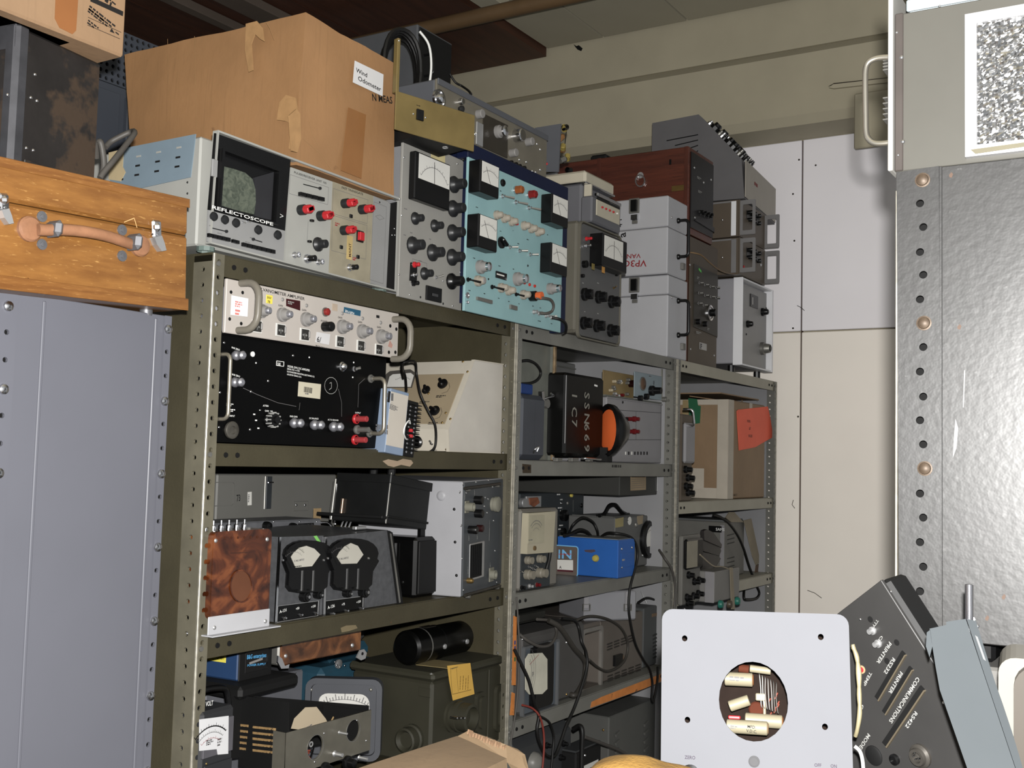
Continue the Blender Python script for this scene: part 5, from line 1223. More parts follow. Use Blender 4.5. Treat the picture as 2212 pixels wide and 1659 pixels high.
# ================================================================== unit one, lowest shelf in view
ZDs = .9312
gb = T('instrument_box', 'plain grey box with small plate, under the blue box on the lowest shelf', 'box', (440, 1600), (656, 1444), Y=.16, z=ZDs, d=.26)
F = gb.F; gb.h = F.p(656, 1446)[1]; GB2 = mat('smooth_grey_box', (96, 97, 103), .5, amt=.05, spots=.76, spotcol=(150, 150, 150), spotscale=60)
gb.w = F.p(655, 1480)[0]; gb.body(GB2); F.frame('plate_rim', INK, 565, 1497, 613, 1484, .8, .0004); F.text('WARRANTY', 577, 1493, 4, INK, rot=3); F.screw(639, 1456, 3)
ZGB = gb.M.translation.z+gb.h
bb = T('supply_box', 'small blue box with black lettered end, on a black slab above the grey box', 'box', (513, 1457), (584, 1404), Y=.085, z=ZGB+.024, rot=3, d=.16)
F = bb.F; L = bb.left(); BL2 = mat('steel_blue', (40, 72, 116), .45, amt=.05); bb.h = .115; bb.w = F.p(584, 1436)[0]
bb.body(BL2); F.boxm('end_panel', BLKM, 0, 0, bb.w, bb.h, .003)
CY = mat('cyan_ink', (70, 164, 220), .6, amt=0)
o = F.box('name_plate', BLK, 530, 1409, 578, 1444, .001, n=.003); tfit(F, 'B&G enterprises', 533, 1424, 575, 1419, 9, CY, n=.0045); F.cbox('stripe', GKNOB, 553, 1428, 42, 5, .0003, n=.0042, rot=6)
tfit(F, 'POWER SUPPLY', 534, 1440, 574, 1436, 4.5, CY, n=.0045)
o = L.box('yellow_label', mat('label_yellow', (218, 204, 30), .5, amt=.03), 440, 1396, 488, 1432, .0006); tfit(L, 'UNIT', 468, 1424, 484, 1425, 12, INK, n=.001)
bb.body(BLKM, x0=-.03, y0=-.035, x1=bb.w+.04, y1=bb.d+.02, z0=-.0225, z1=-.0005, name='black_slab', bv=.006)
bi = T('bridge_instrument', 'marbled brown plastic panel in a steel clipped case, tucked under the third shelf', 'instrument', (604, 1439), (780, 1372), Y=.075, d=.2)
F = bi.F; bi.w = F.p(778, 1415)[0]; bi.h = .10
bi.body(STL, y0=.004); F.boxm('front_plate', burl('brown_marble', (64, 34, 14), (118, 68, 28), (150, 94, 44), 16, .18), 0, 0, bi.w, bi.h, .005, -.003, .004)
for x, y in ((617, 1417), (761, 1394)): F.screw(x, y, 5, ALU, n=.002)
F.poly('corner_clip', CHR, [(598, 1416), (606, 1422), (612, 1438), (622, 1434), (620, 1443), (604, 1444), (597, 1430)], .004); F.poly('lug', ALU, [(768, 1420), (776, 1404), (784, 1402), (790, 1410), (787, 1422), (778, 1426)], .003)
F.lathe('lug_hole', HOLE, 783, 1412, [(3.5, 0), (3.5, .5), (0, .5)], .0032, 10)
tm = T('teal_machine', 'teal painted machine casting with silver end and red wire, behind the square meter frame', 'machine', (690, 1560), (812, 1432), Y=.285, z=ZDs, d=.14)
F = tm.F; TEAL = mat('teal_paint', (40, 84, 104), .45, amt=.12); tm.w = F.p(815, 1450)[0]; tm.h = F.p(720, 1440)[1]
tm.body(TEAL, bv=.012); a, b = F.p(748, 1432); tm.body(TEAL, x0=a-.03, x1=tm.w, y0=.02, z0=tm.h, z1=tm.h+.035, name='upper_casting', bv=.012)
o = F.lathe('bearing_boss', TEAL, 775, 1464, [(22, 0), (22, 8), (18, 10), (10, 10), (9, 4), (0, 4)], 0, 18); F.lathe('silver_end', ALU, 730, 1434, [(10, 0), (10, 4), (6, 6), (0, 6)], 0, 12)
for x, y in ((724, 1430), (728, 1437), (735, 1441), (745, 1438)): F.screw(x, y, 2.4, n=.006)
tm.body(mat('motor_grey', (84, 86, 88), .5), x0=a, y0=.03, x1=tm.w-.005, z0=tm.h+.035, z1=tm.h+.075, name='motor_cover', bv=.01)
# ---- olive box with connectors, its tag, the black cylinders
og = T('equipment_box', 'dusty olive drab equipment box with threaded connectors and ribbed front', 'box', (930, 1612), (1104, 1416), Y=.015, z=ZDs, d=.21)
F = og.F; L = og.left(); og.h = F.p(933, 1454)[1]; og.w = F.p(1103, 1440)[0]
OG = mat('dusty_olive', (62, 60, 45), .6, amt=.16, scale=7, spots=.66, spotcol=(104, 102, 88), spotscale=5)
lidz = F.p(933, 1474)[1]
og.body(OG, z1=lidz, bv=.006); og.body(OG, x0=-.006, y0=-.006, x1=og.w+.003, y1=og.d+.006, z0=lidz+.0005, name='lid', bv=.006)
for x, y in ((993, 1545),):
    o = F.lathe('connector', OG, x-14, y, [(36, 0), (36, 5), (30, 6), (30, 14), (33, 15), (33, 22), (30, 23), (30, 48), (24, 50), (22, 30), (0, 30)], 0, 22); 
    for q in (-8, 0, 8): F.lathe('pin', CHR, x-12+q, y+4, [(2.5, 0), (2.5, 18), (0, 19)], .035, 6, o)
o = L.lathe('connector', OG, 892, 1594, [(30, 0), (30, 8), (26, 10), (26, 30), (22, 32), (16, 24), (0, 24)], 0, 20)
for x, y, w_, h_ in ((1034, 1538, 24, 86), (1078, 1528, 30, 100)):
    a, b = F.p(x, y); k = F.k(x, y)
    F.link('bulge', prismmesh(rrect(w_*k*1.5, h_*k, w_*k*.5, 4), 0, .008), OG, a, b); F.link('bulge_top', prismmesh(rrect(w_*k*.9, h_*k*.8, w_*k*.4, 4), .008, .014), OG, a, b)
F.boxm('seam', OG, F.p(1052, 1540)[0]-.001, .01, F.p(1052, 1540)[0]+.001, lidz-.004, .004)
L.boxm('plate', OG, L.p(905, 1490)[0], L.p(905, 1490)[1]-.012, L.p(905, 1490)[0]+.03, L.p(905, 1490)[1]+.006, .002)
og.body(OG, x0=.05, y0=.10, x1=.13, y1=.115, z0=og.h, z1=og.h+.006, name='carry_handle', bv=.003)
L.screw(932, 1459, 6, ALU); F.tube('chain', CHR, [(1010, 1562, .012), (1012, 1575, .016), (1004, 1588, .012), (985, 1600, .006)], 1.6, seg=5)
tg = T('paper_tag', 'yellow paper tag hanging over the front edge of the olive box lid', 'tag', None, None, O=og.M @ Vector((F.p(966, 1436)[0], -.0075, og.h+.0005)), d=.1)
Ft = tg.F; YT = mat('yellow_paper', (206, 160, 46), .6, amt=.06)
pts = [(966, 1438), (1015, 1432), (1019, 1462), (1024, 1499), (978, 1513), (970, 1470)]
Ft.poly('hanging_end', YT, pts, .0012)
w_ = Ft.p(1015, 1432)[0]
link('lying_end', boxmesh(w_*.98, .085, .0012, 0), mat('dusty_yellow_paper', (128, 112, 68), .8, amt=.1), tg.e, Matrix.Translation((w_/2-.006, .042, .001)) @ Matrix.Rotation(.12, 4, 'Z'))
line(Ft, [(973, 1442), (977, 1500), (1018, 1490)], INK, .8, n=.0016); line(Ft, [(986, 1442), (990, 1494)], INK, .6, n=.0016)
for x in (993, 999, 1005, 1010): Ft.scribble(x, 1490, 44, 3, 1, mat('brown_print', (110, 80, 20)), n=.0016, rot=88)
cyd = T('motor', 'pair of black cylindrical motor housings lying on the olive box', 'motor', None, None, O=onY(877, 1388, .10), d=.1)
r_ = .036; cyd.M.translation
zc = og.M.translation.z+og.h+.0375; O_ = onY(877, 1388, .10); dz_ = zc-O_.z
MX = Matrix(((0, 0, 1, 0), (0, 1, 0, 0), (-1, 0, 0, dz_), (0, 0, 0, 1))); GBK = mat('worn_gloss_black', (16, 16, 15), .28, amt=.3, scale=30, spots=.72, spotcol=(70, 68, 60), spotscale=30)
link('housing', lathemesh([(0, 0), (.030, 0), (r_, .006), (r_, .098), (r_*1.02, .099), (r_*1.02, .104), (0, .104)], 28), GBK, cyd.e, MX)
link('rear_housing', lathemesh([(0, .1), (r_*.97, .104), (r_*.97, .20), (r_*.9, .206), (0, .206)], 28), GBK, cyd.e, MX)
for x in (.0445,): link('end_ring', lathemesh([(r_*1.01, .0), (r_*1.012, .002), (r_*1.01, .004)], 28), STL, cyd.e, MX @ Matrix.Translation((0, 0, x)))
link('name_plate', boxmesh(.035, .02, .001), STK, cyd.e, Matrix.Translation((.075, -.0, dz_+r_-.0005)))
for xx in (.09, .175): link('screw', lathemesh([(.006, 0), (.005, .003), (0, .004)], 8), ALU, cyd.e, Matrix(((1, 0, 0, xx), (0, 0, -1, -r_*.98), (0, 1, 0, dz_-.004), (0, 0, 0, 1))))
# ---- square meter frame
sm = T('square_meter', 'large square grey framed meter with rounded corners and white dial, behind the open chassis', 'meter', (655, 1640), (825, 1466), Y=.225, rot=-58.25, d=.05)
F = sm.F; sm.w = F.p(824, 1560)[0]; sm.h = F.p(700, 1464)[1]; SG = mat('satin_grey_frame', (84, 86, 92), .35, amt=.05)
sm.M.translation
F.link('frame', ringprism(rrect(sm.w, sm.h, .02, 5), rrect(sm.w-.022, sm.h-.022, .012, 5), -.02, .006), SG, sm.w/2, sm.h/2)
o = F.link('inner_frame', ringprism(rrect(sm.w-.024, sm.h-.024, .011, 5), rrect(sm.w-.05, sm.h-.06, .02, 5), -.012, .001), SG, sm.w/2, sm.h/2)
F.boxm('back', BLKM, .01, .01, sm.w-.01, sm.h-.01, .012, -.03)
d_ = F.boxm('dial', WHT, .02, .02, sm.w-.02, sm.h-.02, .002, -.016); F.scale(sm.w/2, sm.h*.1, sm.h*.62, 40, -.0135, d_, GINK, 25, .01)
for x, y in ((672, 1490), (801, 1490)): F.screw(x, y, 4, STL, n=.001)
# ---- multimeter
mm = T('multimeter', 'portable test meter with white dial and black handle, behind the perforated corner post', 'meter', (428, 1740), (507, 1526), Y=-.005, z=ZDs, rot=4, d=.09)
F = mm.F; mm.h = F.p(470, 1531)[1]; mm.w = F.p(505, 1600)[0]; MMB = mat('multimeter_grey', (56, 57, 60), .45, amt=.05)
mm.body(MMB, bv=.005); o = F.boxm('meter_window', mat('window_rim', (92, 90, 96), .4), *F.p(432, 1640), *F.p(500, 1545), .006)
dl = F.poly('dial', mat('bright_dial', (206, 206, 208), .5, amt=.02), [(430, 1554), (493, 1546), (492, 1628), (470, 1630), (468, 1618), (430, 1622)], .001, n=.006)
F.scale(*F.p(452, 1640, .006), F.k(452, 1600)*68, 42, .0074, dl, INK, 15, .04); F.scale(*F.p(452, 1640, .006), F.k(452, 1600)*56, 40, .0074, dl, GINK, 15, .02); F.scale(*F.p(452, 1640, .006), F.k(452, 1600)*44, 38, .0074, dl, RINK, 9, .02)
F.scribble(446, 1600, 22, 12, 3, INK, n=.0074); F.scribble(470, 1596, 16, 18, 3, GINK, n=.0074)
F.tube('handle', BLK, [(432, 1528, -.02), (436, 1498, -.02), (448, 1489, -.02), (476, 1486, -.02), (488, 1490, -.02), (493, 1510, -.02), (494, 1530, -.02)], 7)
F.boxm('lower_panel', MMB, .006, .01, mm.w-.006, F.p(470, 1645)[1], .004); F.screw(446, 1650, 3, BRASS, n=.004); tfit(F, 'VOLT', 444, 1526, 460, 1523, 10, WINK, n=.002)
# ---- open chassis with perforated side, paper in it
oc = T('open_chassis', 'open instrument chassis with slotted black side and a steel front with two round holes', 'chassis', (616, 1680), (808, 1528), Y=-.045, d=.11)
F = oc.F; L = oc.left()
oc.w = F.p(800, 1600)[0]; a, b = F.p(638, 1581); hf = F.p(720, 1556)[1]
SF2 = mat('dull_steel_front', (112, 108, 96), .4, .4, amt=.15, scale=20)
# front plate with two real round holes
def holes_plate(w, h, holes, d):
    import bmesh
    cu = bpy.data.curves.new('plate', 'CURVE'); cu.dimensions = '2D'; cu.fill_mode = 'BOTH'; cu.extrude = d/2; cu.resolution_u = 2
    def sp(pts):
        s = cu.splines.new('POLY'); s.points.add(len(pts)-1); s.use_cyclic_u = True
        for i, (x, y) in enumerate(pts): s.points[i].co = (x, y, 0, 1)
    sp(w if isinstance(w, list) else [(0, 0), (w, 0), (w, h), (0, h)])
    for x, y, rx, ry in holes: sp([(x+rx*math.cos(i*math.pi/14), y+ry*math.sin(i*math.pi/14)) for i in range(28)])
    o = bpy.data.objects.new('tmp', cu); COL.objects.link(o)
    me = bpy.data.meshes.new_from_object(o.evaluated_get(bpy.context.evaluated_depsgraph_get())); bpy.data.objects.remove(o); bpy.data.curves.remove(cu); me.materials.clear()
    return me
k = F.k(720, 1600); h1 = F.p(681, 1614); h2 = F.p(763, 1578)
F.link('front_plate', holes_plate(oc.w, hf, [(*h1, 25*k, 25*k), (*h2, 23*k, 23*k)], .003), SF2, 0, 0, -.0015)
for hh, rr in ((h1, 25), (h2, 23)): F.link('hole_rim', ringprism(circ(rr*k*1.06, 28), circ(rr*k, 28), 0, .0008), STL, hh[0], hh[1], .0)
oc.body(SF2, x0=0, y0=.002, x1=.0015, y1=.03, z1=hf, name='side_flange', bv=0)
ls = [(-.0, L.p(631, 1521)[1])]
hl = L.p(560, 1508)[1]
slots = []
me = holes_plate([(0, 0), (oc.d, 0), (oc.d, L.p(494, 1499)[1]), (0.004, L.p(631, 1521)[1])], 0, [], .002)
Mz = Matrix(((0, 0, 1, .006), (1, 0, 0, 0), (0, 1, 0, 0), (0, 0, 0, 1)))
link('side_plate', me, BLKM, oc.e, Mz)
TS = mat('tan_inside', (150, 118, 70), .6, amt=.4, scale=60, spots=.55, spotcol=(40, 26, 16), spotscale=90)
for i in range(5):
    for x0, x1 in ((511, 537), (546, 596)):
        y = 1563+i*12.5+(x0-511)*.14
        L.poly('slot', TS, [(x0, y), (x1-i*1.5, y+(x1-x0)*.1), (x1-i*1.5, y+5+(x1-x0)*.1), (x0, y+5)], .0006, n=-.0045)
F.poly('rear_plate', BLKM, [(494, 1499), (797, 1524), (797, 1590), (494, 1640)], -.002, n=-oc.d+.002)
F.tube('top_rail', BLKM, [(633, 1522, -.004), (700, 1524, -.07), (797, 1525, -.16)], 4, k=3) if False else None
oc.body(BLKM, x0=oc.w-.004, y0=.004, x1=oc.w-.002, z1=hf-.004, name='side_plate', bv=0)
for x, y in ((771, 1556), (700, 1584), (791, 1600), (680, 1646)): F.screw(x, y, 2.5)
for x, y, r_ in ((737, 1582, 4), (780, 1636, 5), (727, 1628, 7)): F.lathe('stand_off', ALU, x-4, y, [(r_, 0), (r_*.6, 3), (r_*.6, 22), (0, 22)], 0, 10)
F.knob(748, 1646, 14, 24, BLK, 'step'); F.knob(700, 1660, 14, 22, BLK, 'step')
rnd = random.Random(9)
for hh in (h1, h2):
    for i in range(9):
        p0 = Vector((hh[0]+rnd.uniform(-.012, .012), rnd.uniform(.012, .05), hh[1]-.006+rnd.uniform(-.012, .008)))
        pts = [p0+Vector((rnd.uniform(-.02, .02), rnd.uniform(0, .02), rnd.uniform(-.014, .010))) for _ in range(4)]
        link('wire', tubemesh(smoothpts(pts, 4), .0016, 5), rnd.choice([mat('rust_red_wire', (140, 60, 40)), mat('tan_wire', (170, 140, 90)), BLK]), oc.e)
    link('inner_part', lathemesh([(.008, 0), (.008, .02), (0, .02)], 10), mat('tan_part', (150, 126, 84), .5), oc.e, Matrix.Translation((hh[0]-.006, .04, hh[1]-.014)))
F.link('solder_tag', ringprism(circ(.005, 10), circ(.0025, 10), 0, .001), ALU, h1[0]-.002, h1[1]+.004, -.008)
a, b = F.p(632, 1570, -.05)
pp = T('paper_sheet', 'loose cream paper lying inside the open chassis', 'paper', None, None, O=oc.M @ Vector((.012, .012, hf-.02)), d=.1)
CRP = mat('cream_paper', (176, 160, 132), .7, amt=.03)
P = [pp.F.p(x, y, -.03) for x, y in ((629, 1574), (636, 1552), (660, 1528), (684, 1527), (704, 1553), (708, 1562), (664, 1578))]
pp.F.link('sheet', prismmesh(P, -.0306, -.03), CRP, 0, 0); pp.F.scribble(660, 1572, 40, 4, 1, GINK, n=-.0295, rot=12)
# ================================================================== unit two, upper compartment
ZB2 = 1.5542
RUST = mat('rusty_bright_edge', (150, 126, 92), .4, .6, amt=.35, scale=50)
up = T('chassis_upright', 'grey steel upright chassis with rusty edge and cable loop, behind the dark grey canister', 'frame', (1129, 998), (1190, 748), Y=.05, z=ZB2, d=.30)
F = up.F; UG = mat('scuffed_grey_steel', (104, 106, 98), .45, amt=.14, scale=20)
up.h = F.p(1160, 743)[1]; up.w = F.p(1189, 900)[0]
F.boxm('front_plate', UG, -.02, 0, up.w-.008, up.h, .003, -.003, .0005); up.body(UG, x0=up.w-.008, y0=-.012, x1=up.w-.002, y1=up.d, name='side_plate', bv=.0005); F.boxm('rusty_edge', RUST, up.w-.010, 0, up.w, up.h, .006, .008)
F.tube('cable_loop', CABLE, [(1126, 780, .012), (1142, 779, .02), (1158, 787, .022), (1168, 803, .02), (1163, 818, .018), (1148, 827, .014), (1126, 829, .01)], 3.2)
o = F.lathe('wing_nut', STL, 1170, 872, [(10, 0), (10, 16), (0, 16)], .003, 10); F.cbox('wing', CHR, 1165, 856, 9, 22, .012, n=.01, rot=12, par=o); F.tube('hook', CHR, [(1172, 862, .016), (1186, 858, .02), (1196, 855, .018), (1190, 850, .016)], 2.6)
cnr = T('canister', 'dark grey rounded canister with a blue cap, standing before the steel frame', 'canister', (1122, 1000), (1183, 856), Y=.012, z=ZB2, d=.034)
F = cnr.F; cnr.h = F.p(1150, 852)[1]; cnr.w = F.p(1180, 930)[0]
CNM = mat('dark_blue_grey', (74, 78, 86), .4, amt=.08); cnr.body(CNM, bv=.012); F.boxm('seam', mat('seam_grey', (50, 52, 56)), cnr.w*.55, .03, cnr.w*.555, cnr.h-.02, .0006)
cnr.body(mat('blue_cap_plastic', (24, 62, 128), .4), x0=.006, x1=cnr.w*.5, y0=.004, y1=.03, z0=cnr.h, z1=F.p(1140, 829)[1], name='cap', bv=.002); F.tube('ring', CHR, [(1152, 978, .002), (1156, 970, .01), (1164, 965, .012), (1160, 975, .008)], 2)
sc = T('carrying_case', 'black dented metal case with SSN669 IC7 painted down its front', 'case', (1219, 989), (1306, 812), Y=.0, z=ZB2+.012, d=.11)
F = sc.F; L = sc.left(); sc.h = F.p(1220, 803)[1]; BC = mat('scuffed_black', (17, 17, 16), .38, amt=.3, scale=30, spots=.68, spotcol=(54, 54, 52), spotscale=60)
sc.body(BC, bv=.007); F.boxm('bright_edge', ALU, -.0012, .03, .0016, sc.h-.008, .001)
def vtext(F, s, px, py0, py1, size, m):
    n = len(s)
    for i, ch in enumerate(s): F.text(ch, px, py0+(py1-py0)*i/n, size, m, rot=-92, n=.0008)
SI = mat('silver_paint', (132, 130, 120), .6)
vtext(F, 'SSN669', 1263, 846, 982, 23, SI); vtext(F, 'IC7', 1236, 850, 932, 23, SI)
F.cbox('staple', WINK, 1287, 833, 14, 4, .001, rot=-4)
for x, w_ in ((1200, 24), (1234, 30), (1268, 18)): F.cbox('latch', STL, x, 993, w_, 8, .012, n=-.006)
F.handle(1256, 990, 1290, 992, .012, 2.6, CHR); L.lathe('rivet', ALU, 1196, 990, [(3, 0), (3, 3), (0, 3)], 0, 8)
# enclosure, chassis above, lamp
en = T('instrument_enclosure', 'flat grey instrument enclosure with red plugs and black switches, beside the SSN669 case', 'instrument', (1308, 995), (1447, 868), Y=.045, z=ZB2, d=.3)
F = en.F; en.h = F.p(1380, 866)[1]; EG = mat('pale_enclosure_grey', (136, 134, 136), .45, amt=.04)
en.body(EG); F.boxm('rim', EG, -.002, en.h-.004, en.w+.002, en.h, .003)
DL = mat('groove_grey', (84, 82, 84), .6)
for pts in ([(1310, 884), (1428, 892)], [(1346, 950), (1428, 950)], [(1428, 875), (1427, 990)], [(1374, 888), (1374, 950)]): line(F, pts, DL, 1.2)
o = F.box('recess', HOLE, 1440, 872, 1446, 988, .002); F.box('slide_panel', EG, 1431, 881, 1440, 980, .003); F.cbox('recess_edge', HOLE, 1431, 930, 3, 98, .001)
for i, c_ in enumerate((WHT, BLK, WHT, BLK, BLK, BLK, BLK, BLK)): F.cbox('push_switch', c_, 1351+6.6*i, 979, 5, 7, .002)
for y in (905, 932):
    F.post(1346, y, 5, 12, BLK, STL); F.lathe('red_plug', DRED, 1352, y, [(4.5, 0), (4.5, 16), (6, 17), (6, 24), (4, 25), (4, 32), (0, 32)], 0, 10)
F.screw(1345, 869, 3, BLK)
for i in range(4): F.screw(1445, 896+22*i, 1.8, WINK)
cb = T('circuit_chassis', 'open chassis with tan circuit board and pale blue knob panel, on the flat grey enclosure', 'chassis', (1308, 864), (1448, 800), Y=.045, z=ZB2+en.h+.001, d=.14)
F = cb.F; cb.h = .105
TANB = mat('tan_circuit_board', (140, 118, 74), .6, amt=.1)
cb.body(UG, z1=.004, name='chassis_base', bv=0); F.box('circuit_board', TANB, 1300, 864, 1368, 811, .002, n=-.035)
rnd = random.Random(4)
for i in range(16):
    x, y = 1312+rnd.uniform(0, 50), 820+rnd.uniform(0, 38)
    F.lathe('component', rnd.choice([ALU, mat('tan_part', (150, 126, 84)), STL, mat('cream_part', (170, 156, 126)), DRED]), x, y, [(3.5, 0), (3.5, 7), (2, 9), (0, 9)], -.033, 8)
F.cyl('valve', mat('dark_valve', (50, 16, 14), .2), 1360, 829, 8, 12, -.033)
F.box('knob_panel', mat('pale_blue_panel', (128, 142, 148), .4, amt=.05), 1369, 802, 1427, 865, .003)
o = F.lathe('dial_rim', STL, 1388, 829, [(15, 0), (15, 2), (0, 2)], .003, 20); F.lathe('dial_face', mat('brown_dial', (104, 78, 58), .3), 1388, 829, [(12.5, 2), (11, 3), (0, 3.4)], .003, 20, o)
F.knob(1405, 844, 11, 26, BLK, 'step', n=.003); F.cbox('index', BLK, 1412, 827, 2, 9, .001, n=.003)
for x, y in ((1380, 860), (1393, 856)): F.knob(x, y, 6, 9, BLK, 'cyl', n=.003)
F.scribble(1402, 811, 22, 4, 1, GINK, n=.0034)
F.box('end_plate', mat('grey_green_plate', (130, 130, 118), .45, amt=.1), 1428, 797, 1448, 869, .002); F.knob(1432, 863, 6, 10, STL, 'cyl', n=.002)
for y in (821, 841, 860): F.screw(1448, y, 3, BRASS, n=.002)
F.screw(1449, 803, 2.6, n=.002)
rp = T('instrument_cabinet', 'low grey cabinet with a riveted edge at the back, above the scuffed black case', 'cabinet', (1200, 820), (1458, 795), Y=.34, z=ZB2+.0, d=.1)
rp.h = rp.F.p(1240, 786)[1]; rp.body(mat('mid_grey_riveted', (110, 110, 108), .45, amt=.06)); rp.F.screw(1271, 789, 5, ALU); rp.F.boxm('top_flange', UG, 0, rp.h-.018, rp.w, rp.h-.014, .004)
A = Vector((-.80, .60, 0)).normalized()
cP = onY(1312, 929, -.018)
lm = T('signal_lamp', 'round signal lamp with orange lens and black rim, half hidden behind the black case', 'lamp', None, None, O=cP, d=.1)
xa = Vector((A.y, -A.x, 0)); za = A
MX = Matrix(((0, xa.x, za.x, 0), (0, xa.y, za.y, 0), (1, 0, 0, 0), (0, 0, 0, 1)))
link('rim', lathemesh([(0, -.05), (.03, -.05), (.05, -.03), (.066, -.012), (.068, .0), (.062, .006), (.058, 0), (.05, -.004), (0, -.004)], 28), BLK, lm.e, MX)
link('lens', lathemesh([(.057, -.003), (.03, .001), (0, .002)], 28), mat('orange_lens', (245, 104, 10), .25, amt=.06), lm.e, MX)
link('stand', boxmesh(.03, .03, cP.z-ZB2-.045), BLKM, lm.e, Matrix.Translation((.01, .012, -(cP.z-ZB2)+.0005)))
# ================================================================== unit two, second compartment
ZC2 = 1.2534
hb = T('instrument_case', 'long dark grey case with ruled tan label, above the round black meter case', 'case', (1338, 1071), (1420, 1022), Y=.055, d=.37)
F = hb.F; DK2 = mat('dark_olive_grey', (66, 66, 62), .5, amt=.06)
hb.body(DK2, bv=.002); o = F.poly('label', mat('tan_label', (148, 128, 98), .7), [(1362, 1026), (1395, 1025), (1395, 1058), (1362, 1060)], .0006)
F.boxm('label_bar', mat('brown_bar', (70, 50, 40)), F.p(1364, 1031)[0], F.p(1364, 1031)[1], F.p(1393, 1027)[0], F.p(1393, 1027)[1], .0004, .0006, 0, o)
for i in range(5): line(F, [(1364, 1036+4.6*i), (1393, 1034+4.6*i)], GINK, .7, n=.001, par=o)
F.boxm('bright_edge', ALU, hb.w-.004, .01, hb.w, hb.h, .003)
pn = T('white_panel_unit', 'pale grey front panel with two black slots, under the long dark case', 'instrument', (1262, 1160), (1400, 1064), Y=.40, z=ZC2, d=.04)
F = pn.F; pn.h = F.p(1300, 1066)[1]; pn.body(mat('pale_panel', (150, 148, 150), .4, amt=.04)); F.cbox('slot', BLK, 1304, 1073, 45, 4, .001); F.cbox('slot', BLK, 1296, 1105, 22, 3, .001); F.box('inset', EG, 1282, 1076, 1327, 1094, .0015); F.text('J', 1297, 1090, 9, INK, n=.002, rot=180); F.screw(1349, 1091, 3, BLK)
pd = T('amplifier', 'slate grey panel with white legends and small knobs, behind the cream faced test meter', 'amplifier', (1120, 1200), (1262, 1064), Y=.26, z=ZC2, d=.12)
F = pd.F; pd.h = F.p(1200, 1064)[1]; SL = mat('slate_panel', (58, 64, 68), .45, amt=.06)
pd.body(SL); o = F.box('open_socket', ALU, 1135, 1072, 1167, 1097, .003); F.poly('copper_part', mat('copper_orange', (140, 80, 50), .4, amt=.3, scale=80), [(1142, 1076), (1160, 1074), (1164, 1086), (1152, 1095), (1144, 1090)], .003, n=.003, par=o); F.cyl('silver_drum', ALU, 1126, 1086, 11, 10)
for i, (x, y, w_) in enumerate(((1203, 1067, 26), (1210, 1078, 16), (1205, 1096, 28), (1210, 1102, 22), (1208, 1134, 24), (1206, 1142, 20))): F.scribble(x, y, w_, 4, 1, WINK)
F.cyl('yellow_lamp', mat('yellow_lens', (206, 186, 60), .3), 1233, 1070, 4, 4); line(F, [(1238, 1080), (1238, 1106)], DGINK, 1.); F.knob(1214, 1113, 12, 12, BLK, 'cyl', line=WINK); F.screw(1212, 1087, 4, CHR); F.screw(1226, 1087, 4, STL); F.screw(1256, 1092, 5, BLK); F.knob(1214, 1148, 8, 8, BLK, 'cyl')
mg = T('test_meter', 'grey cased test meter with a large cream meter and four beige knobs', 'meter', (1121, 1283), (1206, 1104), Y=.018, z=ZC2, d=.06)
F = mg.F; mg.h = F.p(1150, 1099)[1]; mg.w = F.p(1205, 1190)[0]; MGC = mat('warm_grey_case', (116, 112, 104), .45, amt=.05)
mg.body(MGC, bv=.006); F.box('dark_panel', SL, 1122, 1276, 1190, 1104, .002)
cm = mat('yellowed_cream', (168, 160, 136), .35, amt=.06)
o = F.poly('meter', cm, [(1128, 1108), (1186, 1104), (1181, 1192), (1124, 1196)], .018, n=.002); F.poly('dial_window', mat('dial_cream', (158, 152, 128), .4), [(1141, 1114), (1175, 1112), (1174, 1172), (1140, 1174)], .002, n=.020, par=o)
for r_ in (30, 24, 15): F.scale(*F.p(1158, 1156, .022), F.k(1158, 1150)*r_, 50, .0224, o, GINK, 9, .04)
F.lathe('stain_knob', mat('stained_plastic', (110, 88, 54), .4), 1154, 1184, [(5, 0), (5, 3), (0, 4)], .02, 10, o); F.scribble(1142, 1166, 26, 3, 1, GINK, n=.0226, par=o)
for x, y, r_, h_ in ((1137, 1210, 9, 16), (1163, 1207, 9, 16), (1136, 1241, 11, 20), (1162, 1237, 11, 22)): F.lathe('knob', mat('grey_beige_knob', (128, 122, 108), .4), x, y, [(r_, 0), (r_, h_*.5), (r_*.85, h_*.6), (r_*.85, h_), (0, h_)], .002, 14)
for x, y in ((1141, 1224), (1155, 1222), (1150, 1228), (1124, 1234)): F.toggle(x, y, 8, 2.6, (.3, -.6), n=.002)
F.post(1125, 1269, 5, 12, BLK, STL, n=.002); F.post(1142, 1266, 5, 12, ALU, STL, n=.002); F.post(1158, 1263, 5, 12, DRED, STL, n=.002)
F.tube('test_lead', CABLE, [(1186, 1150, .004), (1189, 1175, .012), (1187, 1205, .014), (1181, 1228, .012), (1180, 1245, .008)], 4)
mb = T('meter_instrument', 'grey case with round black meter and black strap handle, behind the bright blue box', 'instrument', (1327, 1226), (1419, 1110), Y=.085, z=ZC2, d=.15)
F = mb.F; mb.h = F.p(1330, 1118)[1]; mb.body(mat('grey_meter_case', (98, 98, 96), .45, amt=.06))
o = F.lathe('meter', BLK, 1399, 1165, [(41, 0), (41, 6), (38, 10), (30, 11), (29, 7), (0, 7)], 0, 26); 
a, b = F.p(1399, 1165); k = F.k(1399, 1165)
F.link('dial', prismmesh([(28*k*math.cos(t_*.1309-.5), 28*k*math.sin(t_*.1309-.5)) for t_ in range(33)], 0, .001), WHT, a, b, 7.2*k, par=o); F.scale(a, b-8*k, 28*k, 40, 7.2*k+.0014, o, GINK, 13, .03)
for x, y in ((1399, 1130), (1388, 1200)): F.screw(x, y, 3, n=.006, par=o)
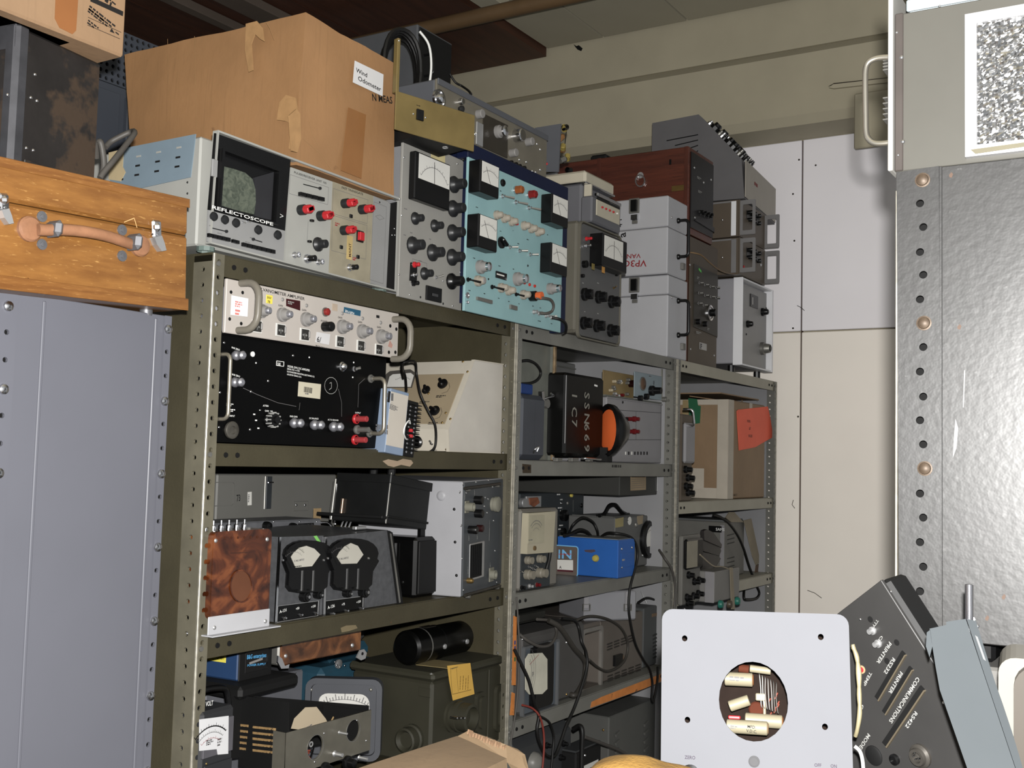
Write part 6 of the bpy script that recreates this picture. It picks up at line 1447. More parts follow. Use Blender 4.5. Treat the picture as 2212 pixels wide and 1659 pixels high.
F.poly('yellow_sticker', mat('dull_yellow', (146, 134, 88), .6), [(1329, 1121), (1347, 1117), (1346, 1137), (1329, 1140)], .0005); F.lathe('round_sticker', WHT, 1360, 1125, [(9, 0), (9, .4), (0, .4)], 0, 18); F.scribble(1354, 1123, 12, 4, 1, GINK, n=.0016); F.poly('pink_sticker', mat('dull_cream', (146, 130, 104), .6), [(1376, 1115), (1389, 1113), (1388, 1131), (1377, 1134)], .0005); F.cbox('corner_sticker', mat('dull_cream', (146, 130, 104), .6), 1414, 1114, 7, 9, .0005); F.screw(1374, 1134, 6, STL)
mb.body(mat('grey_meter_case', (98, 98, 96)), x0=.004, y0=.01, x1=mb.w-.004, y1=mb.d-.01, z0=mb.h, z1=mb.h+.002, name='top_plate', bv=0)
hz = mb.h+.003
link('strap_handle', tubemesh(smoothpts([(.0, .05, hz), (.03, .05, hz+.004), (.06, .05, hz+.026), (.1, .05, hz+.028), (.14, .05, hz+.008), (.17, .05, hz)], 5), .006, 6), BLK, mb.e)
for x in (.01, .165): link('strap_end', boxmesh(.03, .02, .006, .002), BLK, mb.e, Matrix.Translation((x, .05, hz-.002)))
bl = T('recorder', 'bright blue metal box with a cyan N emblem and yellow lamp on its long side', 'recorder', (1334, 1250), (1372, 1166), Y=onZ(1334, 1250, ZC2).y, z=ZC2, d=.22)
F = bl.F; L = bl.left(); bl.h = F.p(1335, 1167)[1]; BLB = mat('bright_blue_enamel', (26, 96, 180), .4, amt=.06)
a1 = L.p(1209, 1200)[0]; bl.d = -L.p(1203, 1200)[0]
bl.body(BLB, bv=.002)
LC = mat('light_cyan', (104, 178, 228), .5, amt=0)
o = L.boxm('emblem_plate', mat('taupe_plate', (104, 92, 84), .5), *L.p(1190, 1240), *L.p(1248, 1182), .0006)
x0, y0 = L.p(1188, 1242); x1, y1_ = L.p(1250, 1180)
L.link('emblem_rim', ringprism(rrect(x1-x0, y1_-y0, .008, 4), rrect(x1-x0-.005, y1_-y0-.005, .006, 4), 0, .0012), LC, (x0+x1)/2, (y0+y1_)/2, .0)
L.text('N', 1212, 1206, 19, LC, n=.0012, sq=1.3, par=o); L.text('I', 1205, 1206, 19, LC, n=.0012, par=o); line(L, [(1207, 1197), (1234, 1197)], RED, 1.2, n=.0016, par=o)
q = L.poly('white_label', WHT, [(1204, 1209), (1238, 1210), (1238, 1232), (1204, 1230)], .0006, n=.0008); L.text('A', 1208, 1228, 6, n=.0016, par=q); L.poly('maroon_strip', mat('maroon_strip', (96, 30, 44)), [(1204, 1230), (1238, 1232), (1238, 1236), (1204, 1234)], .0004, n=.0008)
L.lathe('yellow_lamp', mat('dull_yellow_lamp', (172, 156, 50), .25), 1287, 1206, [(8, 0), (8, 2), (6, 6), (0, 8)], 0, 14); L.poly('smudge', mat('brown_smudge', (84, 70, 84), .6), [(1262, 1188), (1284, 1187), (1287, 1191), (1278, 1194), (1264, 1192)], .0003)
for x, y in ((1343, 1186), (1365, 1183), (1343, 1226)): F.screw(x, y, 3)
F.box('plate', BLB, 1341, 1196, 1369, 1222, .001); F.scribble(1344, 1208, 22, 6, 1, DGINK, n=.0016)
bl.body(mat('grey_lid', (110, 112, 112), .5), x0=.004, y0=.004, x1=bl.w-.004, y1=bl.d-.004, z0=bl.h, z1=bl.h+.002, name='lid', bv=0)
Tt = bl.M @ Vector((bl.w*.4, .05, bl.h+.008))
cable('flex_cable', 'thick black flex arching over the bright blue box to the slate panel', [(1230, 1150, .12), (1238, 1133, .10), (1258, 1118, .09), (1280, 1127, .09), (1290, 1145, .08), (1292, 1158, .07)], .0034)
cable('flex_cable', 'short black flex with a green marked plug lying behind the bright blue box', [(1219, 1157, .10), (1232, 1154, .10), (1250, 1145, .10), (1266, 1148, .1), (1276, 1158, .1)], .0048)
cable('flex_cable', 'long black flex hanging from the bright blue box down past the orange painted shelf', [(1294, 1164, .07), (1310, 1152, .04), (1330, 1152, .01), (1352, 1156, -.01), (1367, 1164, -.02), (1376, 1182, -.025), (1377, 1205, -.025), (1370, 1235, -.025), (1361, 1270, -.025), (1358, 1310, -.025), (1362, 1345, -.025), (1373, 1392, -.025), (1390, 1425, -.025), (1403, 1445, -.025), (1409, 1475, -.025), (1408, 1512, -.025), (1412, 1512, -.025), (1420, 1470, -.025), (1421, 1440, -.02)], .0036)
cable('flex_cable', 'grey flex running from the round meter case down along the middle post', [(1424, 1188, .03), (1436, 1206, .0), (1450, 1228, -.012), (1457, 1255, -.014), (1458, 1290, -.014), (1455, 1330, -.014)], .0036, GCABLE)
# ================================================================== unit two, third compartment
ZE2 = .9692
im = T('meter_instrument', 'grey instrument with sideways fan dial in a black rim, below the cream faced test meter', 'instrument', (1122, 1556), (1260, 1368), Y=.02, z=ZE2, d=.26)
F = im.F; im.h = F.p(1180, 1362)[1]; im.w = F.p(1262, 1460)[0]; IG = mat('blue_grey_case', (96, 98, 100), .45, amt=.06)
im.body(mat('warm_dark_grey', (84, 82, 80), .5, amt=.06), bv=.008)
o = F.frame('bezel', IG, 1122, 1552, 1202, 1378, 5, .010, r=8); F.box('bezel_panel', mat('blue_grey_panel', (88, 96, 104), .4, amt=.05), 1123, 1545, 1199, 1383, .004)
m_ = F.link('meter_rim', prismmesh(rrect(.082, .145, .012, 4), 0, .018), BLK, *F.p(1160, 1456), .004); 
F.poly('dial', mat('bright_ivory', (190, 186, 168), .5), [(1141, 1412), (1170, 1410), (1181, 1424), (1181, 1488), (1170, 1499), (1142, 1500), (1134, 1490), (1134, 1424)], .002, n=.022, par=m_)
a, b = F.p(1136, 1455, .024)
for r_ in (44, 36, 28, 24):
    v = []; f = []
    k = F.k(1160, 1455)
    for i in range(13):
        t0 = -.95+1.9*i/13; t1 = -.95+1.9*(i+1)/13; q = len(v)
        for t_, R_ in ((t0, r_), (t1, r_), (t1, r_+1), (t0, r_+1)): v.append((R_*k*math.cos(t_)*.9, R_*k*math.sin(t_)*1.2, 0))
        f.append((q, q+3, q+2, q+1)); f[-1] = f[-1][::-1]
    F.link('scale', mk('arc', v, f), GINK, a, b, .0242, par=m_)
line(F, [(1144, 1436), (1164, 1414)], RINK, 1., n=.0244, par=m_); F.scribble(1150, 1452, 6, 10, 3, GINK, n=.0244, par=m_)
for x, y in ((1224, 1388), (1224, 1500), (1190, 1518), (1129, 1381)): F.screw(x, y, 3, BRASS if y == 1500 else CHR, n=.0 if x > 1200 else .005)
dkb = T('terminal_box', 'small black olive box wedged above the fan dial instrument', 'box', (1121, 1347), (1179, 1316), Y=.035, d=.1)
F = dkb.F; dkb.body(mat('black_olive', (40, 40, 34), .55))
dkb.body(mat('black_olive', (40, 40, 34), .55), x0=.004, y0=.004, x1=dkb.w-.004, y1=dkb.d-.004, z0=-.002, z1=0, name='base', bv=0)
vc = T('oscilloscope', 'brown grey vented cabinet with a deep empty screen bezel, beside the fan dial instrument', 'cabinet', (1249, 1512), (1388, 1330), Y=.045, z=ZE2, d=.32)
F = vc.F; vc.h = F.p(1320, 1336)[1]; vc.w = F.p(1388, 1400)[0]; VG = mat('brown_grey_paint', (104, 96, 88), .5, amt=.06)
k = F.k(1320, 1420)
c0, c1 = F.p(1254, 1502), F.p(1297, 1358)
vc.body(VG, x0=c1[0]-.002, bv=.004); vc.body(VG, x0=0, y0=.10, x1=c1[0], bv=.004, name='bezel_back')
vc.body(VG, x0=0, y0=0, x1=c1[0], y1=.1, z1=c0[1]+.006, name='sill', bv=.003); vc.body(VG, x0=0, y0=0, x1=c1[0], y1=.1, z0=c1[1]-.006, name='lintel_strip', bv=.003)
F.link('screen_bezel', ringprism(rrect(c1[0]-c0[0]+.014, c1[1]-c0[1]+.02, .014, 4), rrect(c1[0]-c0[0]-.004, c1[1]-c0[1], .01, 4), 0, .008), mat('bezel_grey', (118, 114, 108), .4), (c0[0]+c1[0])/2, (c0[1]+c1[1])/2, -.002)
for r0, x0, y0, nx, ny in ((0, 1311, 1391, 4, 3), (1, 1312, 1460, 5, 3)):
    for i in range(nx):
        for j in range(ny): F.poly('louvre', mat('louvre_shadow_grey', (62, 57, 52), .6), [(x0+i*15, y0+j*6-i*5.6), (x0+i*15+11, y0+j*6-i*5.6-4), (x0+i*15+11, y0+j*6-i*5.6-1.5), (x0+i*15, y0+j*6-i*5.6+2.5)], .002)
o = F.box('cord_socket', BLK, 1324, 1416, 1340, 1434, .008); F.cbox('brown_tag', mat('tan_tag', (120, 96, 70)), 1343, 1422, 14, 10, .003, rot=12)
dv = T('instrument_case', 'dark grey case with side louvres and a small tan sticker, far end of that shelf', 'case', (1388, 1478), (1430, 1306), Y=.05, z=ZE2, d=.34)
F = dv.F; dv.h = F.p(1400, 1312)[1]; dv.body(mat('dark_louvred_grey', (82, 84, 84), .5, amt=.06))  # the case itself is painted dark grey all over
for i in range(7): F.poly('louvre', mat('louvre_dark', (50, 52, 52)), [(1410, 1372+i*8), (1422, 1366+i*8), (1422, 1369+i*8), (1410, 1375+i*8)], .002)
F.poly('sticker', mat('tan_tag', (150, 112, 70)), [(1408, 1326), (1420, 1323), (1420, 1330), (1408, 1333)], .0006)
tz = vc.M.translation.z+vc.h
Ot = onY(1262, 1325, .06)
tb = T('tool_case', 'flat pale grey latched case lying on the brown grey vented cabinet', 'case', (1262, 1325), (1376, 1277), Y=.07, z=tz+.001, rot=-36, d=.16)
F = tb.F; tb.h = F.p(1310, 1277)[1]; tb.w = F.p(1375, 1315)[0]; TBG = mat('pale_case_grey', (128, 128, 132), .45, amt=.04)
tb.body(TBG, bv=.004)
for x in (1266, 1355): F.cbox('latch', EG, x, 1296, 12, 36, .004); F.frame('latch_ring', STL, x-8, 1320, x+8, 1304, 1.4, .006)
# loose cables there
cable('flex_cable', 'thick grey flex coiled in front of the brown grey vented cabinet', [(1185, 1340, .0), (1206, 1352, -.012), (1222, 1372, -.016), (1240, 1400, -.018), (1258, 1420, -.02), (1265, 1436, -.02), (1262, 1465, -.02), (1254, 1485, -.02), (1246, 1497, -.02), (1240, 1502, -.02), (1232, 1500, -.01)], .0066, mat('brown_grey_rubber', (64, 60, 54), .55))
cable('flex_cable', 'black flex bundle looping below the orange painted shelf and up over the fan dial instrument', [(1111, 1403, -.005), (1124, 1430, -.012), (1141, 1467, -.02), (1150, 1500, -.025), (1156, 1525, -.025), (1164, 1546, -.025), (1160, 1575, -.025), (1165, 1605, -.025), (1180, 1632, -.025), (1198, 1632, -.025), (1212, 1600, -.025), (1224, 1565, -.025), (1240, 1530, -.025), (1256, 1485, -.028), (1268, 1440, -.028), (1266, 1410, -.025), (1256, 1385, -.02), (1250, 1355, -.005), (1240, 1340, .0), (1214, 1336, .01)], .004)
cable('flex_cable', 'second black flex hanging in a narrow loop beside the perforated post', [(1164, 1546, -.03), (1186, 1560, -.03), (1196, 1590, -.03), (1194, 1625, -.03), (1190, 1670, -.03)], .003)
cable('wire', 'thin red wire dangling below the fan dial instrument', [(1128, 1523, -.012), (1150, 1530, -.02), (1166, 1548, -.031), (1174, 1580, -.032), (1175, 1620, -.032), (1170, 1680, -.032)], .0024, mat('dull_red_wire', (140, 52, 40), .5))
cable('wire', 'thin grey wire hanging down the perforated post of the middle unit', [(1116, 1290, -.004), (1119, 1340, -.006), (1122, 1400, -.008), (1120, 1460, -.008), (1116, 1520, -.008), (1108, 1575, -.006), (1100, 1620, -.004)], .0022, GCABLE)
cable('flex_cable', 'grey flex drooping in a wide loop over the vented cabinet front', [(1235, 1345, .03), (1262, 1333, .02), (1290, 1332, .015), (1320, 1341, .012), (1344, 1360, .01), (1356, 1390, .01), (1352, 1420, .01), (1336, 1440, .01), (1312, 1450, .01), (1292, 1442, .01), (1272, 1425, .0)], .0036, mat('brown_grey_rubber', (64, 60, 54)))
cable('flex_cable', 'grey flex looped low over the top of the fan dial instrument', [(1122, 1370, .0), (1140, 1384, -.01), (1165, 1396, -.014), (1186, 1394, -.014), (1198, 1380, -.01), (1202, 1362, .0), (1192, 1342, .01), (1160, 1338, .02)], .0036, GCABLE)
cable('wire', 'white dusty wires drooping beside the pale tray case', [(1376, 1258, .12), (1386, 1280, .1), (1398, 1304, .08)], .0018, ALU)
cable('flex_cable', 'dark flex arched beside the pale latched tray case', [(1378, 1302, .06), (1396, 1292, .06), (1414, 1296, .06), (1428, 1308, .06)], .0036)
# ================================================================== unit two, bottom compartment in view
ZF2 = .6012
cg = T('instrument_cabinet', 'grey louvred cabinet standing under the orange painted shelf', 'cabinet', (1313, 1700), (1424, 1545), Y=.05, z=ZF2, d=.24)
F = cg.F; cg.h = F.p(1320, 1548)[1]; cg.w = F.p(1424, 1600)[0]; CGG = mat('plain_grey_cabinet', (94, 94, 90), .5, amt=.06); cg.body(CGG)
for i in range(5):
    for j in range(2): F.cbox('louvre', CGG, 1332+62*j, 1585+18*i-22*j, 22, 6, .006, rot=14)
cg.left().screw(1303, 1577, 3, BRASS)
lb2 = T('receiver', 'dark grey rounded instrument with a pale dome and small knobs, in the bottom compartment', 'instrument', (1104, 1700), (1242, 1590), Y=.03, z=ZF2, d=.3)
F = lb2.F; lb2.h = F.p(1170, 1582)[1]; lb2.w = F.p(1240, 1650)[0]; lb2.body(mat('charcoal_grey', (66, 68, 70), .45, amt=.06), bv=.02)
F.lathe('dome', mat('dull_grey_dome', (120, 118, 112), .4), 1152, 1648, [(24, 0), (22, 10), (14, 18), (0, 22)], 0, 18)
for x, y in ((1216, 1606), (1210, 1636), (1224, 1632), (1180, 1610)): F.knob(x, y, 7, 12, BLK, 'step')
sm2 = T('small_meter', 'small black framed meter standing in front of the grey louvred cabinet', 'meter', (1243, 1705), (1299, 1620), Y=-.01, z=ZF2, d=.05)
F = sm2.F; sm2.h = F.p(1270, 1616)[1]; sm2.body(BLKM, bv=.004); F.box('dial', WHT, 1250, 1670, 1292, 1640, .001); F.screw(1264, 1632, 3)
sm2.body(mat('charcoal_grey', (66, 68, 70)), z0=sm2.h, z1=sm2.h+.004, x0=.002, x1=sm2.w-.002, y0=.002, name='top_plate', bv=0)
cable('flex_cable', 'black flex with a plug arching over the small black framed meter', [(1238, 1575, .0), (1252, 1568, -.02), (1258, 1580, -.03), (1257, 1620, -.03), (1256, 1670, -.03)], .0058)
cable('flex_cable', 'grey flex sloping down across the grey louvred cabinet', [(1262, 1592, -.01), (1300, 1606, -.014), (1335, 1620, -.016), (1358, 1634, -.018), (1374, 1652, -.02), (1384, 1690, -.02)], .0044, GCABLE)
# ================================================================== unit three
Z31 = 1.4432; Z32 = 1.1732
CARD2 = cboardmat('pale_brown_carton', (142, 112, 76), (122, 94, 62), .7)
k3 = T('cardboard_box', 'brown carton edged with pale tape, with an orange slip and a piece of green tape', 'box', (1571, 1082), (1653, 858), Y=.016, z=Z31, d=.36)
F = k3.F; L = k3.left(); k3.h = F.p(1571, 862)[1]
k3.body(CARD2, bv=.004, name='carton')
WT = mat('pale_paper_tape', (180, 170, 154), .6, amt=.06)
ae = L.p(1549, 980)[0]; L.boxm('tape_strip', WT, ae, .0, -.0, k3.h, .001); L.boxm('tape_strip', WT, -.36, k3.h-.018, ae, k3.h, .0008); L.boxm('tape_strip', WT, -.30, 0, ae, .035, .0008)
af = F.p(1584, 980)[0]; F.boxm('tape_strip', WT, 0, 0, af, k3.h, .001); F.boxm('tape_strip', WT, F.p(1619, 870)[0], F.p(1619, 882)[1], F.p(1625, 870)[0], k3.h, .0008)
F.poly('orange_slip', mat('orange_red_paper', (250, 98, 62), .6, amt=.05), [(1591, 888), (1594, 885), (1658, 878), (1663, 900), (1670, 944), (1655, 952), (1631, 966), (1596, 973)], .0012, n=.001)
for t_, x, y in (('PACKING', 1614, 912), ('LIST', 1618, 928), ('ENCLOSED', 1617, 944)): F.text(t_, x, y, 5.5, mat('dark_red_print', (70, 24, 20)), n=.0026, sq=.62 if len(t_) > 4 else .8)
F.scribble(1602, 864, 10, 6, 1, mat('brown_print', (110, 80, 20))); F.scribble(1635, 862, 10, 6, 1, mat('brown_print', (110, 80, 20))); F.text('INSTRUMENTS', 1578, 1072, 5, mat('brown_stamp', (90, 70, 46)), sq=.9)
L.poly('green_tape', mat('strong_green_tape', (26, 104, 66), .5, amt=.06), [(1487, 860), (1506, 862), (1508, 876), (1514, 877), (1512, 914), (1500, 916), (1489, 912)], .001, n=.001)
L.box('paper_label', WT, 1488, 1056, 1521, 1012, .0006, n=.001); L.box('cream_strip', mat('cream_strip', (150, 130, 84), .6), 1474, 918, 1487, 864, .0006, n=.001)
k3.body(CARD2, x0=-.02, y0=.02, x1=k3.w-.01, y1=.34, z0=k3.h+.018, z1=k3.h+.022, name='open_flap', bv=0)
link('bent_flap', boxmesh(k3.w, .12, .003), CARD2, k3.e, Matrix.Translation((k3.w*.5, .08, k3.h+.002)) @ Matrix.Rotation(.14, 4, 'X'))
ni = T('signal_generator', 'narrow brown grey instrument with bent chrome handle and round knobs, beside the taped carton', 'instrument', (1470, 1087), (1497, 905), Y=.004, z=Z31, d=.045)
F = ni.F; ni.h = F.p(1480, 895)[1]; ni.w = F.p(1496, 960)[0]; ni.body(mat('brown_grey_panel', (92, 80, 66)), bv=.004)
F.box('grey_cover', EG, 1472, 1000, 1495, 915, .012, bv=.006); F.handle(1476, 884, 1480, 920, .03, 2.6, CHR)
for x, y in ((1479, 1014), (1484, 1032), (1480, 1050), (1484, 1064)): F.knob(x, y, 8, 18, BLK, 'step')
# lower
ug = T('instrument_cabinet', 'grey louvred cabinet with pale front strip and black name plate, below the taped carton', 'cabinet', (1563, 1318), (1608, 1130), Y=.07, z=Z32, d=.36)
F = ug.F; L = ug.left(); ug.h = F.p(1563, 1128)[1]; ug.body(mat('mid_cabinet_grey', (112, 110, 104), .45, amt=.06))
L.boxm('front_strip', EG, L.p(1555, 1200)[0], .01, -.001, ug.h-.01, .002); L.box('name_plate', BLK, 1531, 1149, 1559, 1137, .002, n=.002); L.text('SAMS', 1546, 1146, 6, WINK, n=.0046)
for i in range(3):
    for j in (0, 1): F.poly('louvre', mat('louvre_dark', (50, 52, 52)), [(1571, 1156+i*9+j*50), (1586, 1152+i*9+j*50), (1586, 1154+i*9+j*50), (1571, 1158+i*9+j*50)], .001)
ug.body(mat('grey_lid', (110, 112, 112)), x0=.004, y0=.004, x1=ug.w-.004, y1=.3, z0=ug.h, z1=ug.h+.006, name='lid', bv=.002)
pm = T('test_meter', 'narrow grey meter with upright black framed window and black knobs, at the far post', 'meter', (1472, 1330), (1514, 1160), Y=-.013, z=Z32-.034, d=.015)
F = pm.F; pm.h = F.p(1490, 1156)[1]; pm.body(mat('mid_cabinet_grey', (112, 110, 104)), bv=.004)
m_ = F.box('meter', BLK, 1475, 1231, 1511, 1161, .014, bv=.005); F.box('dial', mat('dull_dial', (140, 134, 116), .3), 1483, 1228, 1507, 1167, .0008, n=.014, par=m_)
for x, y in ((1486, 1242), (1498, 1256), (1508, 1253), (1482, 1290), (1496, 1287), (1506, 1282), (1484, 1302)): F.knob(x, y, 8, 16, BLK, 'step')
F.screw(1479, 1316, 3)
gx = T('switch_box', 'grey box with two green and one brown push button, hung before the louvred cabinet', 'box', (1542, 1322), (1600, 1240), Y=-.055, z=Z32-.036, d=.058)
F = gx.F; L = gx.left(); gx.h = F.p(1542, 1236)[1]; gx.w = F.p(1597, 1290)[0]; gx.body(mat('pale_switch_grey', (126, 124, 120), .45, amt=.05))
L.boxm('side_cover', EG, -.03, .0, -.0, gx.h, .002)
for x, y, c_ in ((1554, 1305, (20, 120, 104)), (1573, 1305, (92, 80, 64)), (1590, 1298, (20, 120, 104))): F.lathe('push_button', mat('btn%d' % x, c_, .4), x, y, [(9, 0), (9, 4), (7, 8), (0, 9)], 0, 14)
sp = T('leather_pouch', 'folded black leather pouch wedged between the narrow meter and the louvred cabinet', 'pouch', None, None, O=onY(1516, 1195, .034), d=.03)
F = sp.F; POU = mat('black_leather', (26, 24, 24), .35, amt=.2, scale=60)
F.poly('flap', mat('grey_leather', (60, 56, 54), .4, amt=.1), [(1513, 1146), (1520, 1143), (1534, 1150), (1552, 1176), (1551, 1182), (1514, 1166)], .012); F.poly('body', POU, [(1513, 1164), (1551, 1182), (1553, 1190), (1548, 1200), (1514, 1190)], .008); F.poly('lower_fold', mat('grey_leather', (60, 56, 54)), [(1514, 1192), (1546, 1199), (1554, 1206), (1544, 1222), (1514, 1240)], .005)
ZU = ug.M.translation.z+ug.h+.006
cable('flex_cable', 'long black flex drooping down past the louvred cabinet of the far unit', [(1541, 1112, .05), (1556, 1117, .045), (1574, 1130, .04), (1592, 1154, .04), (1606, 1184, .04), (1618, 1222, .04), (1632, 1260, .03), (1640, 1280, .03), (1634, 1292, .03), (1615, 1295, .03), (1607, 1290, .035), (1609, 1258, .05)], .0046)
tape_ = T('webbing_strap', 'pale tan webbing strap hanging over the far end of the louvred cabinet', 'strap', None, None, O=onY(1612, 1130, .06), d=.01)
F = tape_.F; TW = mat('tan_webbing', (146, 134, 112), .7, amt=.08)
F.poly('long_end', TW, [(1606, 1124), (1622, 1120), (1640, 1206), (1641, 1214), (1632, 1221), (1624, 1200)], .002); F.poly('top_fold', TW, [(1574, 1106), (1584, 1106), (1604, 1128), (1578, 1128), (1566, 1118)], .004); F.poly('brown_tip', mat('brown_tip', (110, 84, 60)), [(1632, 1222), (1638, 1218), (1636, 1240), (1630, 1236)], .002)
t2 = T('webbing_strap', 'narrow tan tape running down over the box with green buttons', 'strap', None, None, O=onY(1579, 1228, -.058), d=.01)
F = t2.F; F.poly('tape', TW, [(1576, 1226), (1582, 1226), (1587, 1316), (1579, 1316)], .0015); F.tube('string', TW, [(1512, 1198, .0), (1540, 1222, .002), (1560, 1224, .002), (1576, 1230, .002)], 1.6)
# ================================================================== things at the left, nearer the camera
OAK = wood('golden_oak', (126, 78, 20), (144, 94, 28), (176, 130, 60), (3, 40, 14), 5, .32)
OAK2 = wood('golden_oak_mould', (120, 72, 18), (138, 88, 26), (160, 112, 50), (3, 40, 40), 5, .32)
ok = T('wooden_case', 'golden oak carrying case with brown leather handle and chrome latches, on the blue grey cabinet', 'case', (-170, 604), (405, 430), Y=-.10, roll=-2.3, d=.30)
F = ok.F; ok.w = F.p(405, 660)[0]; ok.h = F.p(200, 384)[1]
sp_ = F.p(200, 470)[1]
ok.body(OAK, z0=0, z1=sp_-.0006, bv=.004, name='case'); ok.body(OAK, z0=sp_+.0006, bv=.004, name='lid')
F.boxm('base_mould', OAK2, .0, -.0005, ok.w+.001, F.p(300, 632)[1], .0012, 0, .001); F.boxm('lid_mould', OAK2, 0, ok.h-.012, ok.w+.001, ok.h+.0005, .0012, 0, .001)
LTH = mat('brown_leather', (146, 100, 68), .4, amt=.2, scale=30, bump=.2, bscale=120); LUG = mat('dull_lug', (118, 118, 122), .45, .6, amt=.06)
h_ = F.tube('handle', LTH, [(82, 496, .012), (100, 497, .014), (130, 496, .018), (165, 498, .020), (200, 503, .020), (235, 511, .018), (262, 520, .016), (285, 528, .012)], 13, k=5, seg=12)
for x, y, r_ in ((61, 495, 28), (299, 531, 24)):
    F.lathe('leather_end', LTH, x, y, [(r_, 0), (r_, 8), (r_*.85, 13), (r_*.55, 15), (0, 15)], 0, 20, h_)
for x, y, l1, l2 in ((100, 497, (90, 468), (90, 528)), (273, 525, (263, 497), (263, 553))):
    o = F.cbox('bracket', LUG, x, y, 19, 36, .030, bv=.006, rot=-6)
    for lx, ly in (l1, l2): F.lathe('lug', LUG, lx, ly, [(12, 0), (12, 2.5), (5, 3), (5, 5), (0, 6)], 0, 16, o)
def drawlatch(F, x, y):
    o = F.cbox('latch', CHR, x, y-12, 25, 40, .006, bv=.003, rot=4); F.cbox('latch_roll', CHR, x-3, y-16, 15, 20, .012, bv=.004, rot=4, par=o); F.poly('latch_lever', ALU, [(x-12, y+6), (x+4, y+2), (x+10, y+18), (x+14, y+34), (x+4, y+36), (x-6, y+22)], .010, par=o)
    for dx, dy in ((-6, -2), (6, -2)): F.lathe('rivet', CHR, x+dx, y+dy, [(3, 0), (2.4, 2), (0, 2.4)], .006, 8, o)
drawlatch(F, 335, 508); drawlatch(F, 5, 450)
line(F, [(268, 480), (290, 471), (296, 492)], mat('raw_scratch', (206, 160, 96), .6), 1.6); line(F, [(60, 600), (78, 618)], mat('dark_scratch', (60, 30, 10)), 1.2)
for a in (.03, ok.w-.03):
    for y in (.05, .25): link('foot', lathemesh([(.009, -.008), (.009, 0), (0, 0)], 12), LUG, ok.e, Matrix.Translation((a, y, 0)))
zt_ok = ok.M @ Vector((F.p(60, 345)[0], .03, ok.h))
RST = mat('rusty_black_case', (46, 42, 40), .5, amt=.25, scale=18, spots=.5, spotcol=(72, 57, 44), spotscale=8, bump=.2, bscale=60)
Ob = onY(22, 340, -.06); Ob.z = zt_ok.z-.004
rc_ = T('metal_case', 'rusty black riveted metal case standing on the golden oak case', 'case', None, None, O=Ob, rot=9, d=.25)
F = rc_.F; rc_.w = F.p(212, 300)[0]; rc_.h = F.p(50, 58)[1]
rc_.body(RST, bv=.004); L = rc_.left()
STRP = mat('dark_steel_strip', (76, 76, 80), .4, .4, amt=.2, scale=30)
link('corner_strip', boxmesh(.024, .024, rc_.h+.004, .006), STRP, rc_.e, Matrix.Translation((.008, .008, -.0)))
L.boxm('edge_band', STRP, -.22, rc_.h-.03, .0, rc_.h+.002, .003); F.boxm('base_band', RST, .02, .0, rc_.w, .02, .003)
for x, y in ((76, 161), (67, 211), (80, 218), (57, 320), (72, 325), (55, 98), (35, 150), (17, 205)): F.screw(x, y, 4.2)
Zm = Ob.z+rc_.h
CARD3 = cboardmat('printed_carton', (140, 108, 74), (122, 90, 58), .74)
Or_ = onY(268, 124, -.085)
pb = T('cardboard_box', 'plain carton with black printed lines and a strip of tape, on the rusty black case', 'box', (-160, -60), None, Y=-.085, O=Vector((onY(-170, 100, -.085).x, -.085, Or_.z)), rot=0, d=.3)
F = pb.F; pb.w = F.p(268, 124)[0]; pb.h = .30
pb.body(CARD3, bv=.003, name='carton'); 
dz = Or_.z-Zm
for x0 in (.02, ):
    pb.body(CARD3, x0=.05, y0=.02, x1=pb.w-.07, y1=.2, z0=-dz+.0005, z1=.0, name='folded_base_flap', bv=.001)
F.poly('tape_strip', mat('clear_brown_tape', (142, 88, 40), .25, amt=.05), [(122, -60), (172, -60), (164, 66), (156, 74), (128, 60), (118, 40)], .0006)
PBK = mat('black_print', (34, 30, 28), .7, amt=.1)
F.poly('print_bar', PBK, [(196, -7), (266, 25), (265, 35), (195, 3)], .0004); F.scribble(235, -4, 30, 6, 1, PBK, rot=-17)
for x, y, w_, h_, n_ in ((194, 11, 78, 14, 2), (192, 17, 78, 12, 2), (191, 42, 30, 12, 2), (250, 68, 16, 5, 1)): F.scribble(x, y, w_, h_, n_, PBK, rot=-17)
for (x0, y0), (x1, y1_) in (((190, 37), (262, 70)), ((189, 54), (259, 84))): line(F, [(x0, y0), (x1, y1_)], PBK, 1.2)
F.poly('triangle_mark', PBK, [(237, 68), (241, 61), (247, 72)], .0004)
F.scribble(212, -18, 60, 14, 1, PBK, rot=-17)
cable('flat_cable', 'flat grey mains lead looped behind the oak case beside the white scope', [(216, 385, -.03), (224, 372, -.03), (244, 348, -.03), (268, 318, -.02), (288, 292, -.01), (290, 284, .0), (282, 285, .01), (262, 294, .02), (240, 306, .03), (228, 318, .03)], .0042, GCABLE)
cable('flat_cable', 'end of grey lead standing up between the rusty case and the white scope', [(218, 384, .0), (224, 360, .0), (222, 330, .0), (216, 306, .0), (209, 318, .01), (208, 340, .02)], .0046, GCABLE)
Lr = r.left(); Lr.poly('masking_tape', mat('masking_tape', (168, 150, 112), .6, amt=.08), [(236, 330), (268, 322), (266, 360), (272, 372), (262, 392), (236, 388)], .0012, n=.0012)

